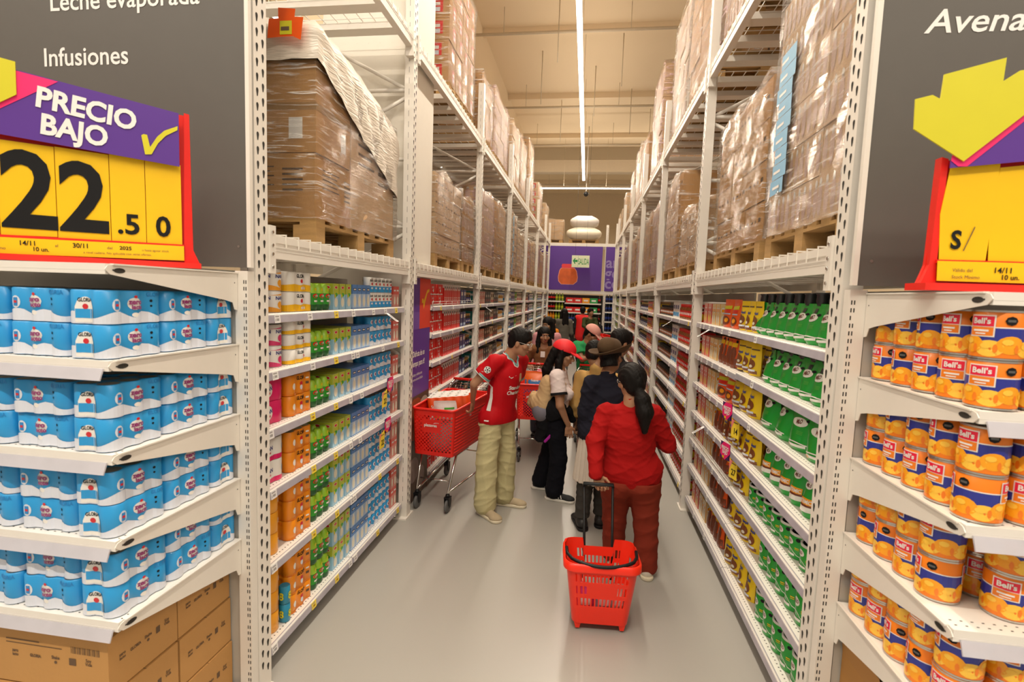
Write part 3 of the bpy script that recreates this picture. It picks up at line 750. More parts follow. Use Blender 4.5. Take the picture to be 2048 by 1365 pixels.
simplebox('sodaorg', 'soda_can_box', MOR, [(.35, .65, PW, .3)], .28, .2, .20)
simplebox('sodagrn', 'soda_can_box', printed('soda_green', (.03, .35, .08)), [(.35, .65, PW, .3)], .28, .2, .20)
# ================================================================== gondola shelves inside the racks
ZL = [1.835, 1.555, 1.268, .958, .572, .140]
ZR = [1.778, 1.508, 1.245, .978, .728, .462, .150]
SD = .50
SH_CACHE = {}
def shelf_mesh(L, dots=True):
    key = (round(L, 3), dots)
    if key in SH_CACHE: return SH_CACHE[key]
    b = MB(); b.box(-SD, 0, -.022, -.004, L, 0, WHITE2); b.box(-.03, 0, -.04, -.010, L, -.022, WHITE2)
    if dots:
        f = plane_fn((0, 0, 0), (1, 0, 0), (0, 1, 0), (0, 0, 1)); n = int(L/.025)
        for i in range(n):
            y = (i+.5)*L/n
            for x in (-.028,): b.poly([(x-.0035, y-.003), (x+.0035, y-.003), (x+.0035, y+.003), (x-.0035, y+.003)], DARKHOLE, .0006, f)
    me = b.mesh('shelf_panel')
    r = MB(); f2 = plane_fn((.008, 0, 0), (0, 1, 0), (0, 0, 1), (1, 0, 0))
    r.prism([(-.004, 0), (.003, .001), (.010, -.006), (.014, -.044), (.008, -.047), (-.004, -.044)], 0, L, LAV, 'y')
    r.prism([(.003, .0015), (.0095, -.0055), (.0105, -.009), (.004, .0025)], 0, L, WHITE2, 'y')
    rm = r.mesh('price_rail')
    SH_CACHE[key] = (me, rm); return SH_CACHE[key]
def tag_mesh(m, yellow):
    b = MB(); b.box(-.0005, -.024, -.021, .0008, .024, .021, m)
    f = plane_fn((.0008, 0, 0), (0, 1, 0), (0, 0, 1), (1, 0, 0))
    b.rect(-.018, .008, .012, .014, mat('tag_grey_print', (.35, .33, .32), .6), .0006, 1, f)
    b.rect(-.010, -.011, .012, .001, mat('tag_grey_print') if not yellow else mat('tag_brown_print', (.40, .22, .0), .6), .0006, 1, f)
    b.rect(-.020, -.013, -.015, .0, mat('tag_grey_print'), .0006, 1, f)
    return b.mesh('price_tag')
me_ty, me_tw = tag_mesh(TAGY, True), tag_mesh(TAGW, False)
FRONT_L, FRONT_R = -1.512, 1.012
def shelf(side, y0, y1, z, label, tags=(), dots=True, X=None, wire=False):
    me, rm = shelf_mesh(y1-y0, dots)
    t = empty('shelf', (X if X is not None else (FRONT_L if side < 0 else FRONT_R), y0 if side < 0 else y1, z), 0 if side < 0 else PI)
    tag(t, label, 'shelf', 'rack shelves with price rails')
    link('shelf_panel', me, t); link('price_rail', rm, t)
    L = y1-y0
    for (u, c) in tags:
        o = link('price_tag', me_ty if c == 'y' else me_tw, t, (.0135, (u if side < 0 else L-u), -.025)); o.rotation_euler = (0, math.radians(-6), 0)
        o['label'] = 'yellow price tag' if c == 'y' else 'white price tag'
    if wire:
        b = MB()
        for zz in (.02, .045): b.tube([(-.006, 0.01, zz), (-.006, L-.01, zz)], .0025, WHITE, 5)
        for i in range(int(L/.25)+2): b.tube([(-.006, min(L-.01, .01+i*.25), 0), (-.006, min(L-.01, .01+i*.25), .047)], .0025, WHITE, 5)
        b.build('wire_guard', t)
    return t
def shw(i): return ORD[i+1]+' shelf'
TG = [[(.12, 'w'), (.42, 'w'), (.72, 'y'), (.95, 'w')], [(.10, 'w'), (.45, 'w'), (.72, 'y'), (.95, 'w')], [(.06, 'w'), (.45, 'y'), (.72, 'y'), (.92, 'w')], [(.08, 'w'), (.46, 'y'), (.72, 'y'), (.93, 'w')], [(.08, 'w'), (.46, 'y'), (.74, 'y'), (.95, 'w')], [(.08, 'w'), (.46, 'y'), (.74, 'y'), (.93, 'w')]]
TG2 = [[(.30, 'w'), (.52, 'w'), (.74, 'y')], [(.05, 'w'), (.48, 'w'), (.80, 'y')], [(.12, 'w')], [(.10, 'w')], [(.02, 'w'), (.45, 'y'), (.82, 'y')], [(.04, 'w'), (.42, 'y'), (.84, 'y')]]
for i, z in enumerate(ZL):
    shelf(-1, 2.20, 3.160, z, 'white shelf with price rail, %s down, near half of the first left bay' % ORD[i+1], TG[i])
    shelf(-1, 3.168, 4.10, z, 'white shelf with price rail, %s down, far half of the first left bay' % ORD[i+1], TG2[i])
for i, z in enumerate(ZR):
    dz = -.012 if i in (1, 2, 3, 4) else 0
    shelf(1, 2.24, 3.54, z, 'white shelf with price rail, %s down, near half of the first right bay' % ORD[i+1], [(.95, 'w')] if i < 3 else [])
    shelf(1, 3.548, 4.84, z+dz, 'white shelf with price rail, %s down, far half of the first right bay' % ORD[i+1], [(.2, 'w'), (.4, 'w'), (.62, 'w'), (.8, 'w'), (1.0, 'w'), (1.12, 'w')] if i < 5 else [(.5, 'w'), (.9, 'w')], wire=(i == 4))
PERF = mat('grey_back_panel', (.46, .43, .38), .5)
for side, YS, nm in ((-1, LY, 'left'), (1, RY, 'right')):
    for k in range(7):
        y0, y1 = YS[k]+UW+.01, YS[k+1]-.01
        if side < 0 and k == 1: y0 = 4.93
        x = FRONT_L-SD-.01 if side < 0 else FRONT_R+SD+.01
        b = MB(); b.box(x-.01, y0, .03, x+.01, y1, 2.06 if k else 2.05, mat('white_back_panel', (.66, .62, .56), .5) if k == 0 else PERF)
        if k == 0:
            pass
        tag(b.build('back_panel'), 'back panel of the shelves in the %s bay of the %s rack' % (ORD[k+1], nm), 'back panel', 'shelf back panels')
        if k:
            zz = ZL if side < 0 else ZR
            for i, z in enumerate(zz):
                n = 3 if k < 4 else 2
                shelf(side, y0, y1, z-.01*(k % 3), 'white shelf with price rail, %s down, %s bay of the %s rack' % (ORD[i+1], ORD[k+1], nm), [(.25+.5*j, 'y' if (i+j) % 3 == 0 else 'w') for j in range(n)], dots=k < 2, wire=(side > 0 and k in (2, 3) or (side < 0 and k == 1 and i == 0)))

# ================================================================== filling the shelves
COUNT = {}
def put(key, side, x, y, z, label, cat, group, name=None, rz=0.):
    me = PROTO[key]; o = bpy.data.objects.new(name or me.name.split('.')[0], me); COL.objects.link(o)
    o.location = (x, y, z); o.rotation_euler = (0, 0, (PI/2 if side < 0 else -PI/2)+rz)
    o['label'] = label; o['category'] = cat; o['group'] = group
    return o
DIM = {}
for k_, me_ in PROTO.items():
    co = np.zeros(len(me_.vertices)*3); me_.vertices.foreach_get('co', co); co = co.reshape(-1, 3); DIM[k_] = tuple(co.max(0)-co.min(0))
def run(key, side, y0, y1, z, where, desc, cat, group, up=1, deep=1, gap=.002, setback=.035, jit=0., X=None, n=None, rzj=0., skip=(), bias=0.):
    w, d, h = DIM[key]; n = n or max(1, int((y1-y0+gap*1.5)/(w+gap))); pitch = (y1-y0)/n if n*(w+gap) <= (y1-y0)+.02 else w+gap
    xf = X if X is not None else (FRONT_L if side < 0 else FRONT_R)
    for dd in range(deep):
        for t in range(up):
            for i in range(n):
                if (dd, t, i) in skip: continue
                j = random.uniform(-jit, jit)
                x = xf+side*(setback+d/2+dd*(d+.004)) + (j*.5)
                lab = desc
                if n > 1: lab += ', %s along' % ORD[min(20, i+1)]
                if up > 1: lab += ', '+(('lower', 'upper') if up == 2 else ('bottom', 'middle', 'top'))[t]+' tier'
                if deep > 1: lab += ', '+('front', 'second', 'third')[dd]+' row'
                lab += ', '+where
                put(key, side, x, y0+pitch*(i+.5)+j, z+.001+t*(h+.001), lab, cat, group, rz=random.uniform(-rzj, rzj)+bias)
def S_(i, a): return '%s shelf, first %s bay' % (ORD[i+1], a)
# ---- first left bay
for i, z in enumerate(ZL):
    w = S_(i, 'left')
    if i == 0: run('tinorg', -1, 2.24, 2.475, z, w, 'white and orange formula tin', 'tin', 'formula tins', up=2)
    elif i == 1: run('tinpink', -1, 2.24, 2.475, z, w, 'white and pink formula tin', 'tin', 'formula tins', up=2)
    elif i == 2: run('nanmag', -1, 2.24, 2.47, z, w, 'magenta formula can pack', 'can pack', 'formula can packs', up=2, n=1)
    elif i == 3: run('nanwm', -1, 2.24, 2.47, z, w, 'white and magenta formula can pack', 'can pack', 'formula can packs', up=2, n=1)
    else: run('nanorg', -1, 2.205, 2.430, z, w, 'orange formula can pack', 'can pack', 'formula can packs', up=3 if i == 4 else 3, n=1)
    if i in (0, 1): run('whiteyel', -1, 2.485, 2.715, z, w, 'white and yellow milk can pack', 'can pack', 'white and yellow milk packs', up=2, n=1, setback=.02, deep=2) if i == 0 else run('whiteyel3', -1, 2.485, 2.715, z, w, 'white and yellow milk can pack', 'can pack', 'white and yellow milk packs', up=3, n=1, setback=.02, deep=2)
    else: run('orange6', -1, 2.497, 2.728, z, w, 'orange milk can pack', 'can pack', 'orange milk packs', up=2 if i < 4 else 3, n=1, setback=.03, deep=1 if i > 3 else 2)
    u2 = 1 if i < 4 else 2
    run('greenb', -1, 2.735, 2.955, z, w, 'green juice bottle pack', 'bottle pack', 'green bottle packs', up=u2, n=1, deep=2 if i < 5 else 1)
    run('soy', -1, 2.965, 3.225, z, w, 'yellow-green soy drink carton', 'carton', 'soy drink cartons', up=u2, n=3, deep=2)
    run('bluemilk', -1, 3.235, 3.52, z, w, 'cobalt blue milk carton', 'carton', 'blue milk cartons', up=u2, n=4, deep=1)
    if i == 0: run('bluewhite', -1, 3.525, 3.96, z, w, 'white and blue milk can pack', 'can pack', 'white and blue milk packs', up=2, n=2, deep=1)
    else: run('sky', -1, 3.525, 3.96, z, w, 'sky blue milk can pack', 'can pack', 'sky blue milk packs', up=3 if i > 3 else 2, n=2, deep=1)
    run('redmilk', -1, 3.965, 4.09, z, w, 'coral red milk carton', 'carton', 'red milk cartons', up=2 if i > 2 else 1, n=2, deep=1)
for k in range(2): put('tinteal', -1, -1.56, 2.463, ZL[5]+.002+.102*k, 'teal snack tin beside the orange formula packs, %s one of two' % ('lower', 'upper')[k], 'tin', 'teal snack tins')
# ---- first right bay
for i, z in enumerate(ZR):
    w = S_(i, 'right'); z2 = z+(-.012 if i in (1, 2, 3, 4) else 0)
    C = 'pouch'
    if i == 0: run('milofold', 1, 2.42, 3.30, z, w, 'green cocoa pouch with black folded top', C, 'green cocoa pouches', n=8, jit=.006, rzj=.2, bias=.2, deep=2)
    if i == 1: run('milofold', 1, 2.30, 3.22, z, w, 'green cocoa pouch with black folded top', C, 'green cocoa pouches', n=7, jit=.012, rzj=.35, bias=.2, deep=2)
    if i == 2: run('milobig', 1, 2.34, 3.22, z, w, 'big green cocoa pouch', C, 'big green cocoa pouches', n=4, jit=.015, rzj=.4, bias=.2)
    if i == 3: run('mico', 1, 2.30, 3.12, z, w, 'green pouch with orange band', C, 'green pouches with an orange band', n=6, jit=.01, rzj=.15, bias=.2, deep=2)
    if i == 4: run('tinlow', 1, 2.28, 3.30, z, w, 'short green cocoa tin', 'tin', 'green cocoa tins', n=8, deep=3)
    if i == 5: run('tintall', 1, 2.28, 3.05, z, w, 'tall green cocoa tin', 'tin', 'green cocoa tins', n=6, deep=2)
    if i == 6: run('tintall', 1, 2.26, 3.05, z, w, 'tall green cocoa tin', 'tin', 'green cocoa tins', n=6, deep=2)
    if i in (0, 1): run('nesq', 1, 3.35, 3.76, z, w, 'yellow chocolate drink pouch', C, 'yellow drink pouches', n=3, jit=.008, rzj=.2, bias=.2, deep=2)
    if i == 2: run('nesqbig', 1, 3.30, 3.80, z, w, 'big yellow chocolate drink pouch', C, 'yellow drink pouches', n=3, jit=.004, rzj=.1, bias=.15)
    if i == 3: run('nesq', 1, 3.22, 3.95, z2, w, 'yellow chocolate drink pouch', C, 'yellow drink pouches', n=6, jit=.008, rzj=.3, bias=.2, deep=2)
    if i == 4: run('nesq', 1, 3.36, 3.75, z2, w, 'yellow chocolate drink pouch', C, 'yellow drink pouches', n=3, jit=.008, rzj=.3, bias=.2)
    if i in (5, 6): run('nesq', 1, 3.10, 3.70, z, w, 'yellow chocolate drink pouch', C, 'yellow drink pouches', n=4, jit=.01, rzj=.4, bias=.2)
    if i in (0, 2): run('orangebag', 1, 3.78, 4.20, z2, w, 'wide orange cocoa bag', 'bag', 'orange cocoa bags', n=2, jit=.01, rzj=.3, bias=.2)
    else: run('slimbag', 1, 3.80, 4.22, z2, w, 'slim orange cocoa bag', 'bag', 'orange cocoa bags', n=4, jit=.006, rzj=.2, bias=.2)
    run('yelbox', 1, 4.24, 4.50, z2, w, 'pale yellow sachet box', 'box', 'sachet boxes', n=2, up=1)
    run('redbox', 1, 4.51, 4.80, z2, w, 'red and white sachet box', 'box', 'sachet boxes', n=2, up=1)
# ---- further bays
def fillbay(side, k, plan, side_name):
    YS = LY if side < 0 else RY
    y0, y1 = YS[k]+UW+.03, YS[k+1]-.03
    if side < 0 and k == 1: y0 = 4.95
    zz = ZL if side < 0 else ZR
    for i, z in enumerate(zz):
        segs = plan[i % len(plan)] if isinstance(plan[0], list) else plan
        tot = sum(s[1] for s in segs); y = y0
        for s in segs:
            L = (y1-y0)*s[1]/tot; w, d, h = DIM[s[0]]
            room = (.27 if i != 3 or side > 0 else .36)
            up = s[5] if len(s) > 5 else max(1, int(.24/h)); up = min(up, 2)
            n = max(1, min(int(L/(w+.003)), 12))
            run(s[0], side, y, y+L-.01, z-.01*(k % 3), '%s shelf, %s %s bay' % (ORD[i+1], ORD[k+1], side_name), s[2], s[3], s[4], n=n, up=up, jit=.002)
            y += L
fillbay(-1, 1, [('red6', .5, 'red milk can pack', 'can pack', 'red milk packs'), ('redtall', .75, 'tall red and white milk carton', 'carton', 'tall red milk cartons'), ('navybox', .3, 'navy box', 'box', 'navy boxes'), ('coffee2', .3, 'dark jar with gold lid', 'jar', 'dark jars')], 'left')
fillbay(-1, 2, [('tealbox', .25, 'teal tea box', 'box', 'teal boxes'), ('pinkbox', .35, 'peach coloured box', 'box', 'peach boxes'), ('darkbox', .35, 'charcoal box', 'box', 'charcoal boxes'), ('creambox', .2, 'cream box', 'box', 'cream boxes'), ('darkbox', .35, 'charcoal box further along', 'box', 'charcoal boxes'), ('honey', .4, 'cream jar', 'jar', 'cream jars')], 'left')
fillbay(-1, 3, [('whitebox', .6, 'white and blue box', 'box', 'white boxes'), ('navybox', .4, 'navy box', 'box', 'navy boxes'), ('greenbox', .25, 'green box', 'box', 'green boxes'), ('creambox', .6, 'cream box', 'box', 'cream boxes')], 'left')
fillbay(-1, 4, [('creambox', 1, 'cream box', 'box', 'cream boxes'), ('navybox', .3, 'navy box', 'box', 'navy boxes'), ('whitebox', .8, 'white and blue box', 'box', 'white boxes')], 'left')
fillbay(-1, 5, [('greenbox', .6, 'green box', 'box', 'green boxes'), ('whitebox', .8, 'white and blue box', 'box', 'white boxes')], 'left')
fillbay(-1, 6, [('pinkbox', .6, 'peach coloured box', 'box', 'peach boxes'), ('whitebox', .8, 'white and blue box', 'box', 'white boxes')], 'left')
fillbay(1, 1, [('redbox2', .28, 'red sachet box', 'box', 'red sachet boxes'), ('redjar', .5, 'red topped jar', 'jar', 'red topped jars'), ('whitebox', .3, 'white and blue box', 'box', 'white boxes'), ('coffee', .8, 'black lidded coffee jar', 'jar', 'coffee jars')], 'right')
fillbay(1, 2, [('brownbag', .5, 'tan box', 'box', 'tan boxes'), ('redbox2', .4, 'red sachet box', 'box', 'red sachet boxes'), ('coffee2', .8, 'gold lidded coffee jar', 'jar', 'coffee jars')], 'right')
fillbay(1, 3, [('coffee', .6, 'black lidded coffee jar', 'jar', 'coffee jars'), ('redbox2', .5, 'red sachet box', 'box', 'red sachet boxes'), ('brownbag', .5, 'tan box', 'box', 'tan boxes')], 'right')
fillbay(1, 4, [('greenbox', .6, 'green box', 'box', 'green boxes'), ('pinkbox', .5, 'peach coloured box', 'box', 'peach boxes'), ('creambox', .5, 'cream box', 'box', 'cream boxes')], 'right')
fillbay(1, 5, [('yelbox', .6, 'pale yellow sachet box', 'box', 'sachet boxes'), ('greenbox', .4, 'green box', 'box', 'green boxes')], 'right')
fillbay(1, 6, [('redbox', .6, 'red and white sachet box', 'box', 'sachet boxes'), ('creambox', .5, 'cream box', 'box', 'cream boxes')], 'right')
# ================================================================== end displays facing the camera
POSTM = WHITE
def slotted_post(x, y, h, s, label):
    b = MB(); b.box(x-.03, y, 0, x+.03, y+.045, h, WHITE)
    f = plane_fn((x, y, 0), (1, 0, 0), (0, 0, 1), (0, -1, 0))
    z = .06; k = 0
    while z < h-.05:
        for u in (-.022*s, -.012*s)[: (2 if k % 4 else 1)]: b.rect(u-.0022, z, u+.0022, z+.016, DARKHOLE, .0006, 1, f)
        z += .029; k += 1
    b.box(x-.03, y-.03, 0, x+.03, y+.045, .02, WHITE)
    tag(b.build('slotted_post'), label, 'post', 'slotted shelf posts')
slotted_post(-1.495, 2.052, 2.03, -1, 'white slotted post at the corner of the left end display')
slotted_post(-2.84, 2.052, 2.03, 1, 'white slotted post at the far side of the left end display')
slotted_post(1.005, 2.085, 2.03, 1, 'white slotted post at the corner of the right end display')
slotted_post(2.35, 2.085, 2.03, -1, 'white slotted post at the far side of the right end display')
DPAN = mat('dark_grey_board', (.102, .091, .080), .55, var=.05)
def board(x0, x1, y, z0, z1, edge_right, name, label, texts):
    t = empty('category_board', ((x0+x1)/2, y, z0)); tag(t, label, 'sign board')
    c = (x0+x1)/2
    b = MB(); b.box(x0-c, -.006, 0, x1-c, .006, z1-z0, DPAN); b.front = plane_fn((-c, -.006, -z0), (1, 0, 0), (0, 0, 1), (0, -1, 0))
    for (s, x, z, h, sx, sh) in texts: b.text(s, x, z, h, PW, .012, .0016, sx, 0, sh)
    for (x, z) in ((x0+.05, z0+.09), (x1-.05, z0+.09), (x0+.05, z0+1.2), (x1-.05, z0+1.2)): b.disc(x, z, .006, mat('screw_head', (.3, .28, .25), .4, metal=.6), .006, .002, 8)
    b.build('printed_board', t)
    for x in (x0, x1):
        e = MB(); e.box(x-c-.009, -.010, 0, x-c+.009, .010, z1-z0, WHITE); e.build('edge_profile', t)
board(-2.82, -1.458, 2.062, 2.045, 3.95, True, 'l', 'dark grey category board above the left end display with white lettering', [('Infusiones', -2.235, 2.912, .077, .98, 0), ('Leche evaporada', -2.04, 3.145, .077, .98, 0)])
board(.972, 2.34, 2.062, 2.045, 3.95, False, 'r', 'dark grey category board above the right end display with white lettering', [('Avena', 1.275, 2.925, .078, 1.1, .22)])
def bracket_mesh(D, top=False):
    """side bracket: local y from the front (0) to the post (D), z down from 0; lies in the x=0 plane"""
    b = MB(); dp = .135 if not top else .13
    pr = [(D, 0), (.03, 0), (.004, -.006), (-.006, -.018), (.012, -.034), (.05, -.040), (D-.07, -dp+.01), (D-.03, -dp), (D-.018, -dp-.03), (D, -dp-.034)]
    b.prism(pr, -.0015, .0015, WHITE, 'x'); b.box(-.007, .02, -.004, .007, D, 0.001, WHITE)
    for s in (1, -1):
        f = plane_fn((s*.0015, 0, 0), (0, 1, 0), (0, 0, 1), (s, 0, 0))
        b.poly([(.045+.018*math.cos(a)*(1.2), -.021+.0085*math.sin(a)) for a in [2*PI*k/12 for k in range(12)]], DARKHOLE, .0008, f)
        for (y, z) in ((.022, -.020), (D-.018, -.045)): b.disc(y, z, .003, DARKHOLE, .003, .0008, 6, f)
    return b.mesh('bracket')
def end_shelf(side, x_in, x_out, yb, yf, z, label, rail=True, top=False):
    t = empty('end_display_shelf', (x_in, yf, z)); tag(t, label, 'shelf', 'end display shelves'); W_ = x_out-x_in; a, c = min(0, W_), max(0, W_)
    D = yb-yf
    b = MB(); b.box(a+.004, .0005, -.022, c-.004, D, 0, WHITE2); b.box(a+.004, 0, -.034, c-.004, .012, -.0225, WHITE2)
    f = plane_fn((0, 0, 0), (1, 0, 0), (0, 1, 0), (0, 0, 1))
    if not top:
        n = int((c-a)/.028)
        for i in range(n):
            for yy in (.022, .045): b.rect(a+.02+i*.028, yy, a+.02+i*.028+.007, yy+.004, DARKHOLE, .0006, 1, f)
    b.build('shelf_panel', t)
    if rail:
        b = MB(); b.prism([(-.001, -.026), (-.016, -.064), (-.020, -.062), (-.006, -.024)], a+.02, c-.02, mat('clear_tag_strip', (.66, .64, .70), .15, alpha=.75, var=.1, coat=.4), 'x'); b.build('price_rail', t)
    me = bracket_mesh(D, top)
    link('bracket', me, t, (0, 0, 0)); link('bracket', me, t, (W_, 0, 0))
EZ = [2.022, 1.708, 1.395, 1.098, .812]
for i, z in enumerate(EZ):
    end_shelf(-1, -1.515, -2.84, 2.05, 1.435, z, 'white %s shelf of the left end display' % ORD[i+1], rail=i > 0, top=i == 0)
    end_shelf(1, 1.035, 2.34, 2.083, 1.490, z-.004, 'white %s shelf of the right end display' % ORD[i+1], rail=i > 0, top=i == 0)
b = MB(); b.box(-2.80, 2.062, .02, -1.53, 2.072, 2.0, PERF); tag(b.build('back_panel'), 'grey back panel behind the blue milk packs', 'back panel', 'end display back panels')
b = MB(); b.box(1.04, 2.090, .03, 2.30, 2.10, 2.0, PERF); tag(b.build('back_panel'), 'grey back panel behind the peach tins', 'back panel', 'end display back panels')
for s_, x in ((-1, -1.53), (1, 1.05)):
    b = MB(); b.box(min(x, x+s_*1.3), 1.50, .0, max(x, x+s_*1.3), 2.03, .10, WHITE2)
    tag(b.build('base_plinth'), 'low white plinth under the %s end display' % ('left' if s_ < 0 else 'right'), 'plinth')
# milk packs
def pk(x, y, z, rz, lab): 
    o = put('blue6', -1, x, y, z, lab, 'can pack', 'blue milk can packs'); o.rotation_euler = (0, 0, rz)
for i, z in enumerate(EZ[1:]):
    for t in range(2):
        zz = z+.002+t*.1135; tn = ('lower', 'upper')[t]; sn = ORD[i+1]
        j = random.uniform
        for k, (y, r_) in enumerate(((1.560, PI/2), (1.794, PI/2))):
            pk(-1.612+j(-.004, .004), y+j(-.001, .001), zz, r_+j(-.008, .008), 'blue six-pack of milk cans along the bracket, %s, %s tier, %s loaded shelf' % (('nearest', 'second')[k], tn, sn))
        pk(-1.665+j(-.004, .004), 1.998-.01, zz, 0, 'blue six-pack of milk cans lying against the post, %s tier, %s loaded shelf' % (tn, sn)) if False else None
        for k in range(4):
            pk(-1.815-.236*k+j(-.001, .001), 1.530+j(-.008, .008), zz, j(-.008, .008), 'blue milk pack facing front, %s from the corner, %s tier, %s loaded shelf' % (ORD[k+1], tn, sn))
        for k in range(2):
            pk(-1.815-.236*k, 1.70, zz, 0, 'blue milk pack, second row, %s from the corner, %s tier, %s loaded shelf' % (ORD[k+1], tn, sn))
# the narrow packs closest to the post stand end-on
        o = put('blue6', -1, -1.665, 2.032-.0, zz, 'blue milk pack turned end-on by the post, %s tier, %s loaded shelf' % (tn, sn), 'can pack', 'blue milk can packs'); o.rotation_euler = (0, 0, 0); o.scale = (1, .98, 1); o.location.y = 1.956+.0
        o.location = (-1.652, 1.988, zz)
# peach tins
for i, z in enumerate(EZ[1:]):
    for t in range(2):
        zz = z-.001+t*.1325; tn = ('lower', 'upper')[t]; sn = ORD[i+1]
        ny = 5
        for k in range(ny if i != 2 else 5):
            if i == 2 and k == 4: continue
            x = 1.104+random.uniform(-.002, .002); y = 2.020-.1165*k
            if k == 5: y -= 0
            o = put('peach', 1, x, y, zz, 'orange peach tin beside the bracket, %s from the post, %s tier, %s loaded shelf' % (ORD[k+1], tn, sn), 'tin', 'orange peach tins'); o.rotation_euler = (0, 0, random.uniform(-2.4, -.9))
        for k in range(3):
            for r_ in range(2):
                if i != 2 and r_ == 1 and k > 1: continue
                x = 1.224+.118*k+(.02 if i == 2 else 0); y = 1.556+.118*r_+(.05 if i == 2 and k == 0 else 0)
                o = put('peach', 1, x, y, zz, 'peach tin, %s row, %s in from the corner, %s tier, %s loaded shelf' % (('front', 'second')[r_], ORD[k+2], tn, sn), 'tin', 'orange peach tins'); o.rotation_euler = (0, 0, random.uniform(-.7, .5))
        if i == 2:
            for r_ in range(2):
                o = put('peach', 1, 1.228, 2.02-.118*r_, zz, 'peach tin behind the bracket row, %s, %s tier, third loaded shelf' % (ORD[r_+1], tn), 'tin', 'orange peach tins')
# cartons under the displays
def print_carton(w, d, h, m, nm='shipping_carton', flaps=False):
    b = Carton(w, d, h, m)
    if flaps:
        b = MB(); b.w, b.d, b.h = w, d, h
        t_ = .005
        b.box(-w/2, -d/2, 0, w/2, d/2, .01, m); b.box(-w/2, -d/2, 0, w/2, -d/2+t_, h, m); b.box(-w/2, d/2-t_, 0, w/2, d/2, h, m); b.box(-w/2, -d/2, 0, -w/2+t_, d/2, h, m); b.box(w/2-t_, -d/2, 0, w/2, d/2, h, m)
        for s in (-1, 1): b.add([(-w/2, s*d/2, h), (w/2, s*d/2, h), (w/2-.02, s*(d/2+.05), h+.10), (-w/2+.02, s*(d/2+.05), h+.10)], [[0, 1, 2, 3]], m); b.add([(s*w/2, -d/2, h), (s*w/2, d/2, h), (s*(w/2+.02), d/2-.02, h+.10), (s*(w/2+.02), -d/2+.02, h+.10)], [[0, 1, 2, 3]], m)
        return b.mesh(nm)
    for fn, ww, big in ((b.front, w, True), (b.fr, d, False), (b.fl, d, False)):
        z = h*.50; k = ww
        b.text('zero', -k*.32, z+.012, .012, INKB, .03, .0012, .8, fn=fn); b.text('lacto', -k*.32, z-.002, .011, INKB, .03, .0012, .8, fn=fn)
        b.text('GLORIA', -k*.14, z+.002, .011, INKB, .04, .0012, .8, fn=fn); b.text('Shake', k*.04, z+.006, .012, INKB, .03, .0012, .8, fn=fn); b.disc(k*.04, z-.006, .006, INKB, .006, .0012, 8, fn=fn)
        b.rect(k*.16, z-.008, k*.22, z+.018, INKB, .0012, 1, fn); b.text('Soy', k*.33, z+.012, .012, INKB, .02, .0012, .9, fn=fn); b.text('Vida', k*.33, z-.002, .012, INKB, .02, .0012, .9, fn=fn)
        if big:
            b.rect(-k*.40, h*.78, -k*.1, h*.80, INKB, .001, 1, fn); b.rect(-k*.40, h*.72, k*.10, h*.735, INKB, .001, 1, fn)
            for q in range(18): b.rect(k*.18+q*k*.014, h*.68, k*.18+q*k*.014+k*(.004+.004*(q % 3)/2), h*.80, INKB, .001, 1, fn)
    b.box(-w/2-.0004, -.0012, h-.0002, w/2+.0004, .0012, h+.0006, INKB)
    return b.mesh(nm)
me_c = print_carton(.46, .30, .205, CARD); PROTO['printcarton'] = me_c
n_ = 0
for lev in range(3):
    z = .10+lev*.212
    for k, y in enumerate((1.60, 1.905)):
        for c_, x in enumerate((-1.80, -2.27)):
            if k == 1 and c_ > 0 and lev < 2: continue
            if k == 1 and c_ > 0: continue
            o = bpy.data.objects.new('shipping_carton', me_c); COL.objects.link(o); o.location = (x-.005*lev, y-.005*(2-lev)*(k == 0), z)
            tag(o, 'kraft carton under the left end display, %s layer, %s row, %s from the corner' % (('bottom', 'middle', 'top')[lev], ('front', 'back')[k], ORD[c_+1]), 'carton', 'kraft cartons under the left display')
me_f = print_carton(.42, .30, .25, mat('warm_kraft_carton', (.42, .20, .05), .7, var=.1, scale=3), 'open_carton', True)
me_pc = Carton(.42, .30, .25, mat('warm_kraft_carton')).mesh('shipping_carton')
for k in range(3):
    o = bpy.data.objects.new('open_carton' if k == 2 else 'shipping_carton', me_f if k == 2 else me_pc); COL.objects.link(o); o.location = (1.30, 1.66+.0*k, .10+.26*k) if k < 0 else (1.28+.02*k, (1.935, 1.605, 1.60)[k], (.101, .101, .352)[k]); tag(o, ('closed kraft carton under the right display, lower one by the post', 'closed kraft carton under the right display, lower one in front', 'open kraft carton with raised flaps under the right display, upper one in front')[k], 'carton', 'warm kraft cartons')
o = bpy.data.objects.new('open_carton', me_f); COL.objects.link(o); o.location = (1.28, 1.935, .352); tag(o, 'open kraft carton with raised flaps under the right display, upper one by the post', 'carton', 'open kraft cartons')

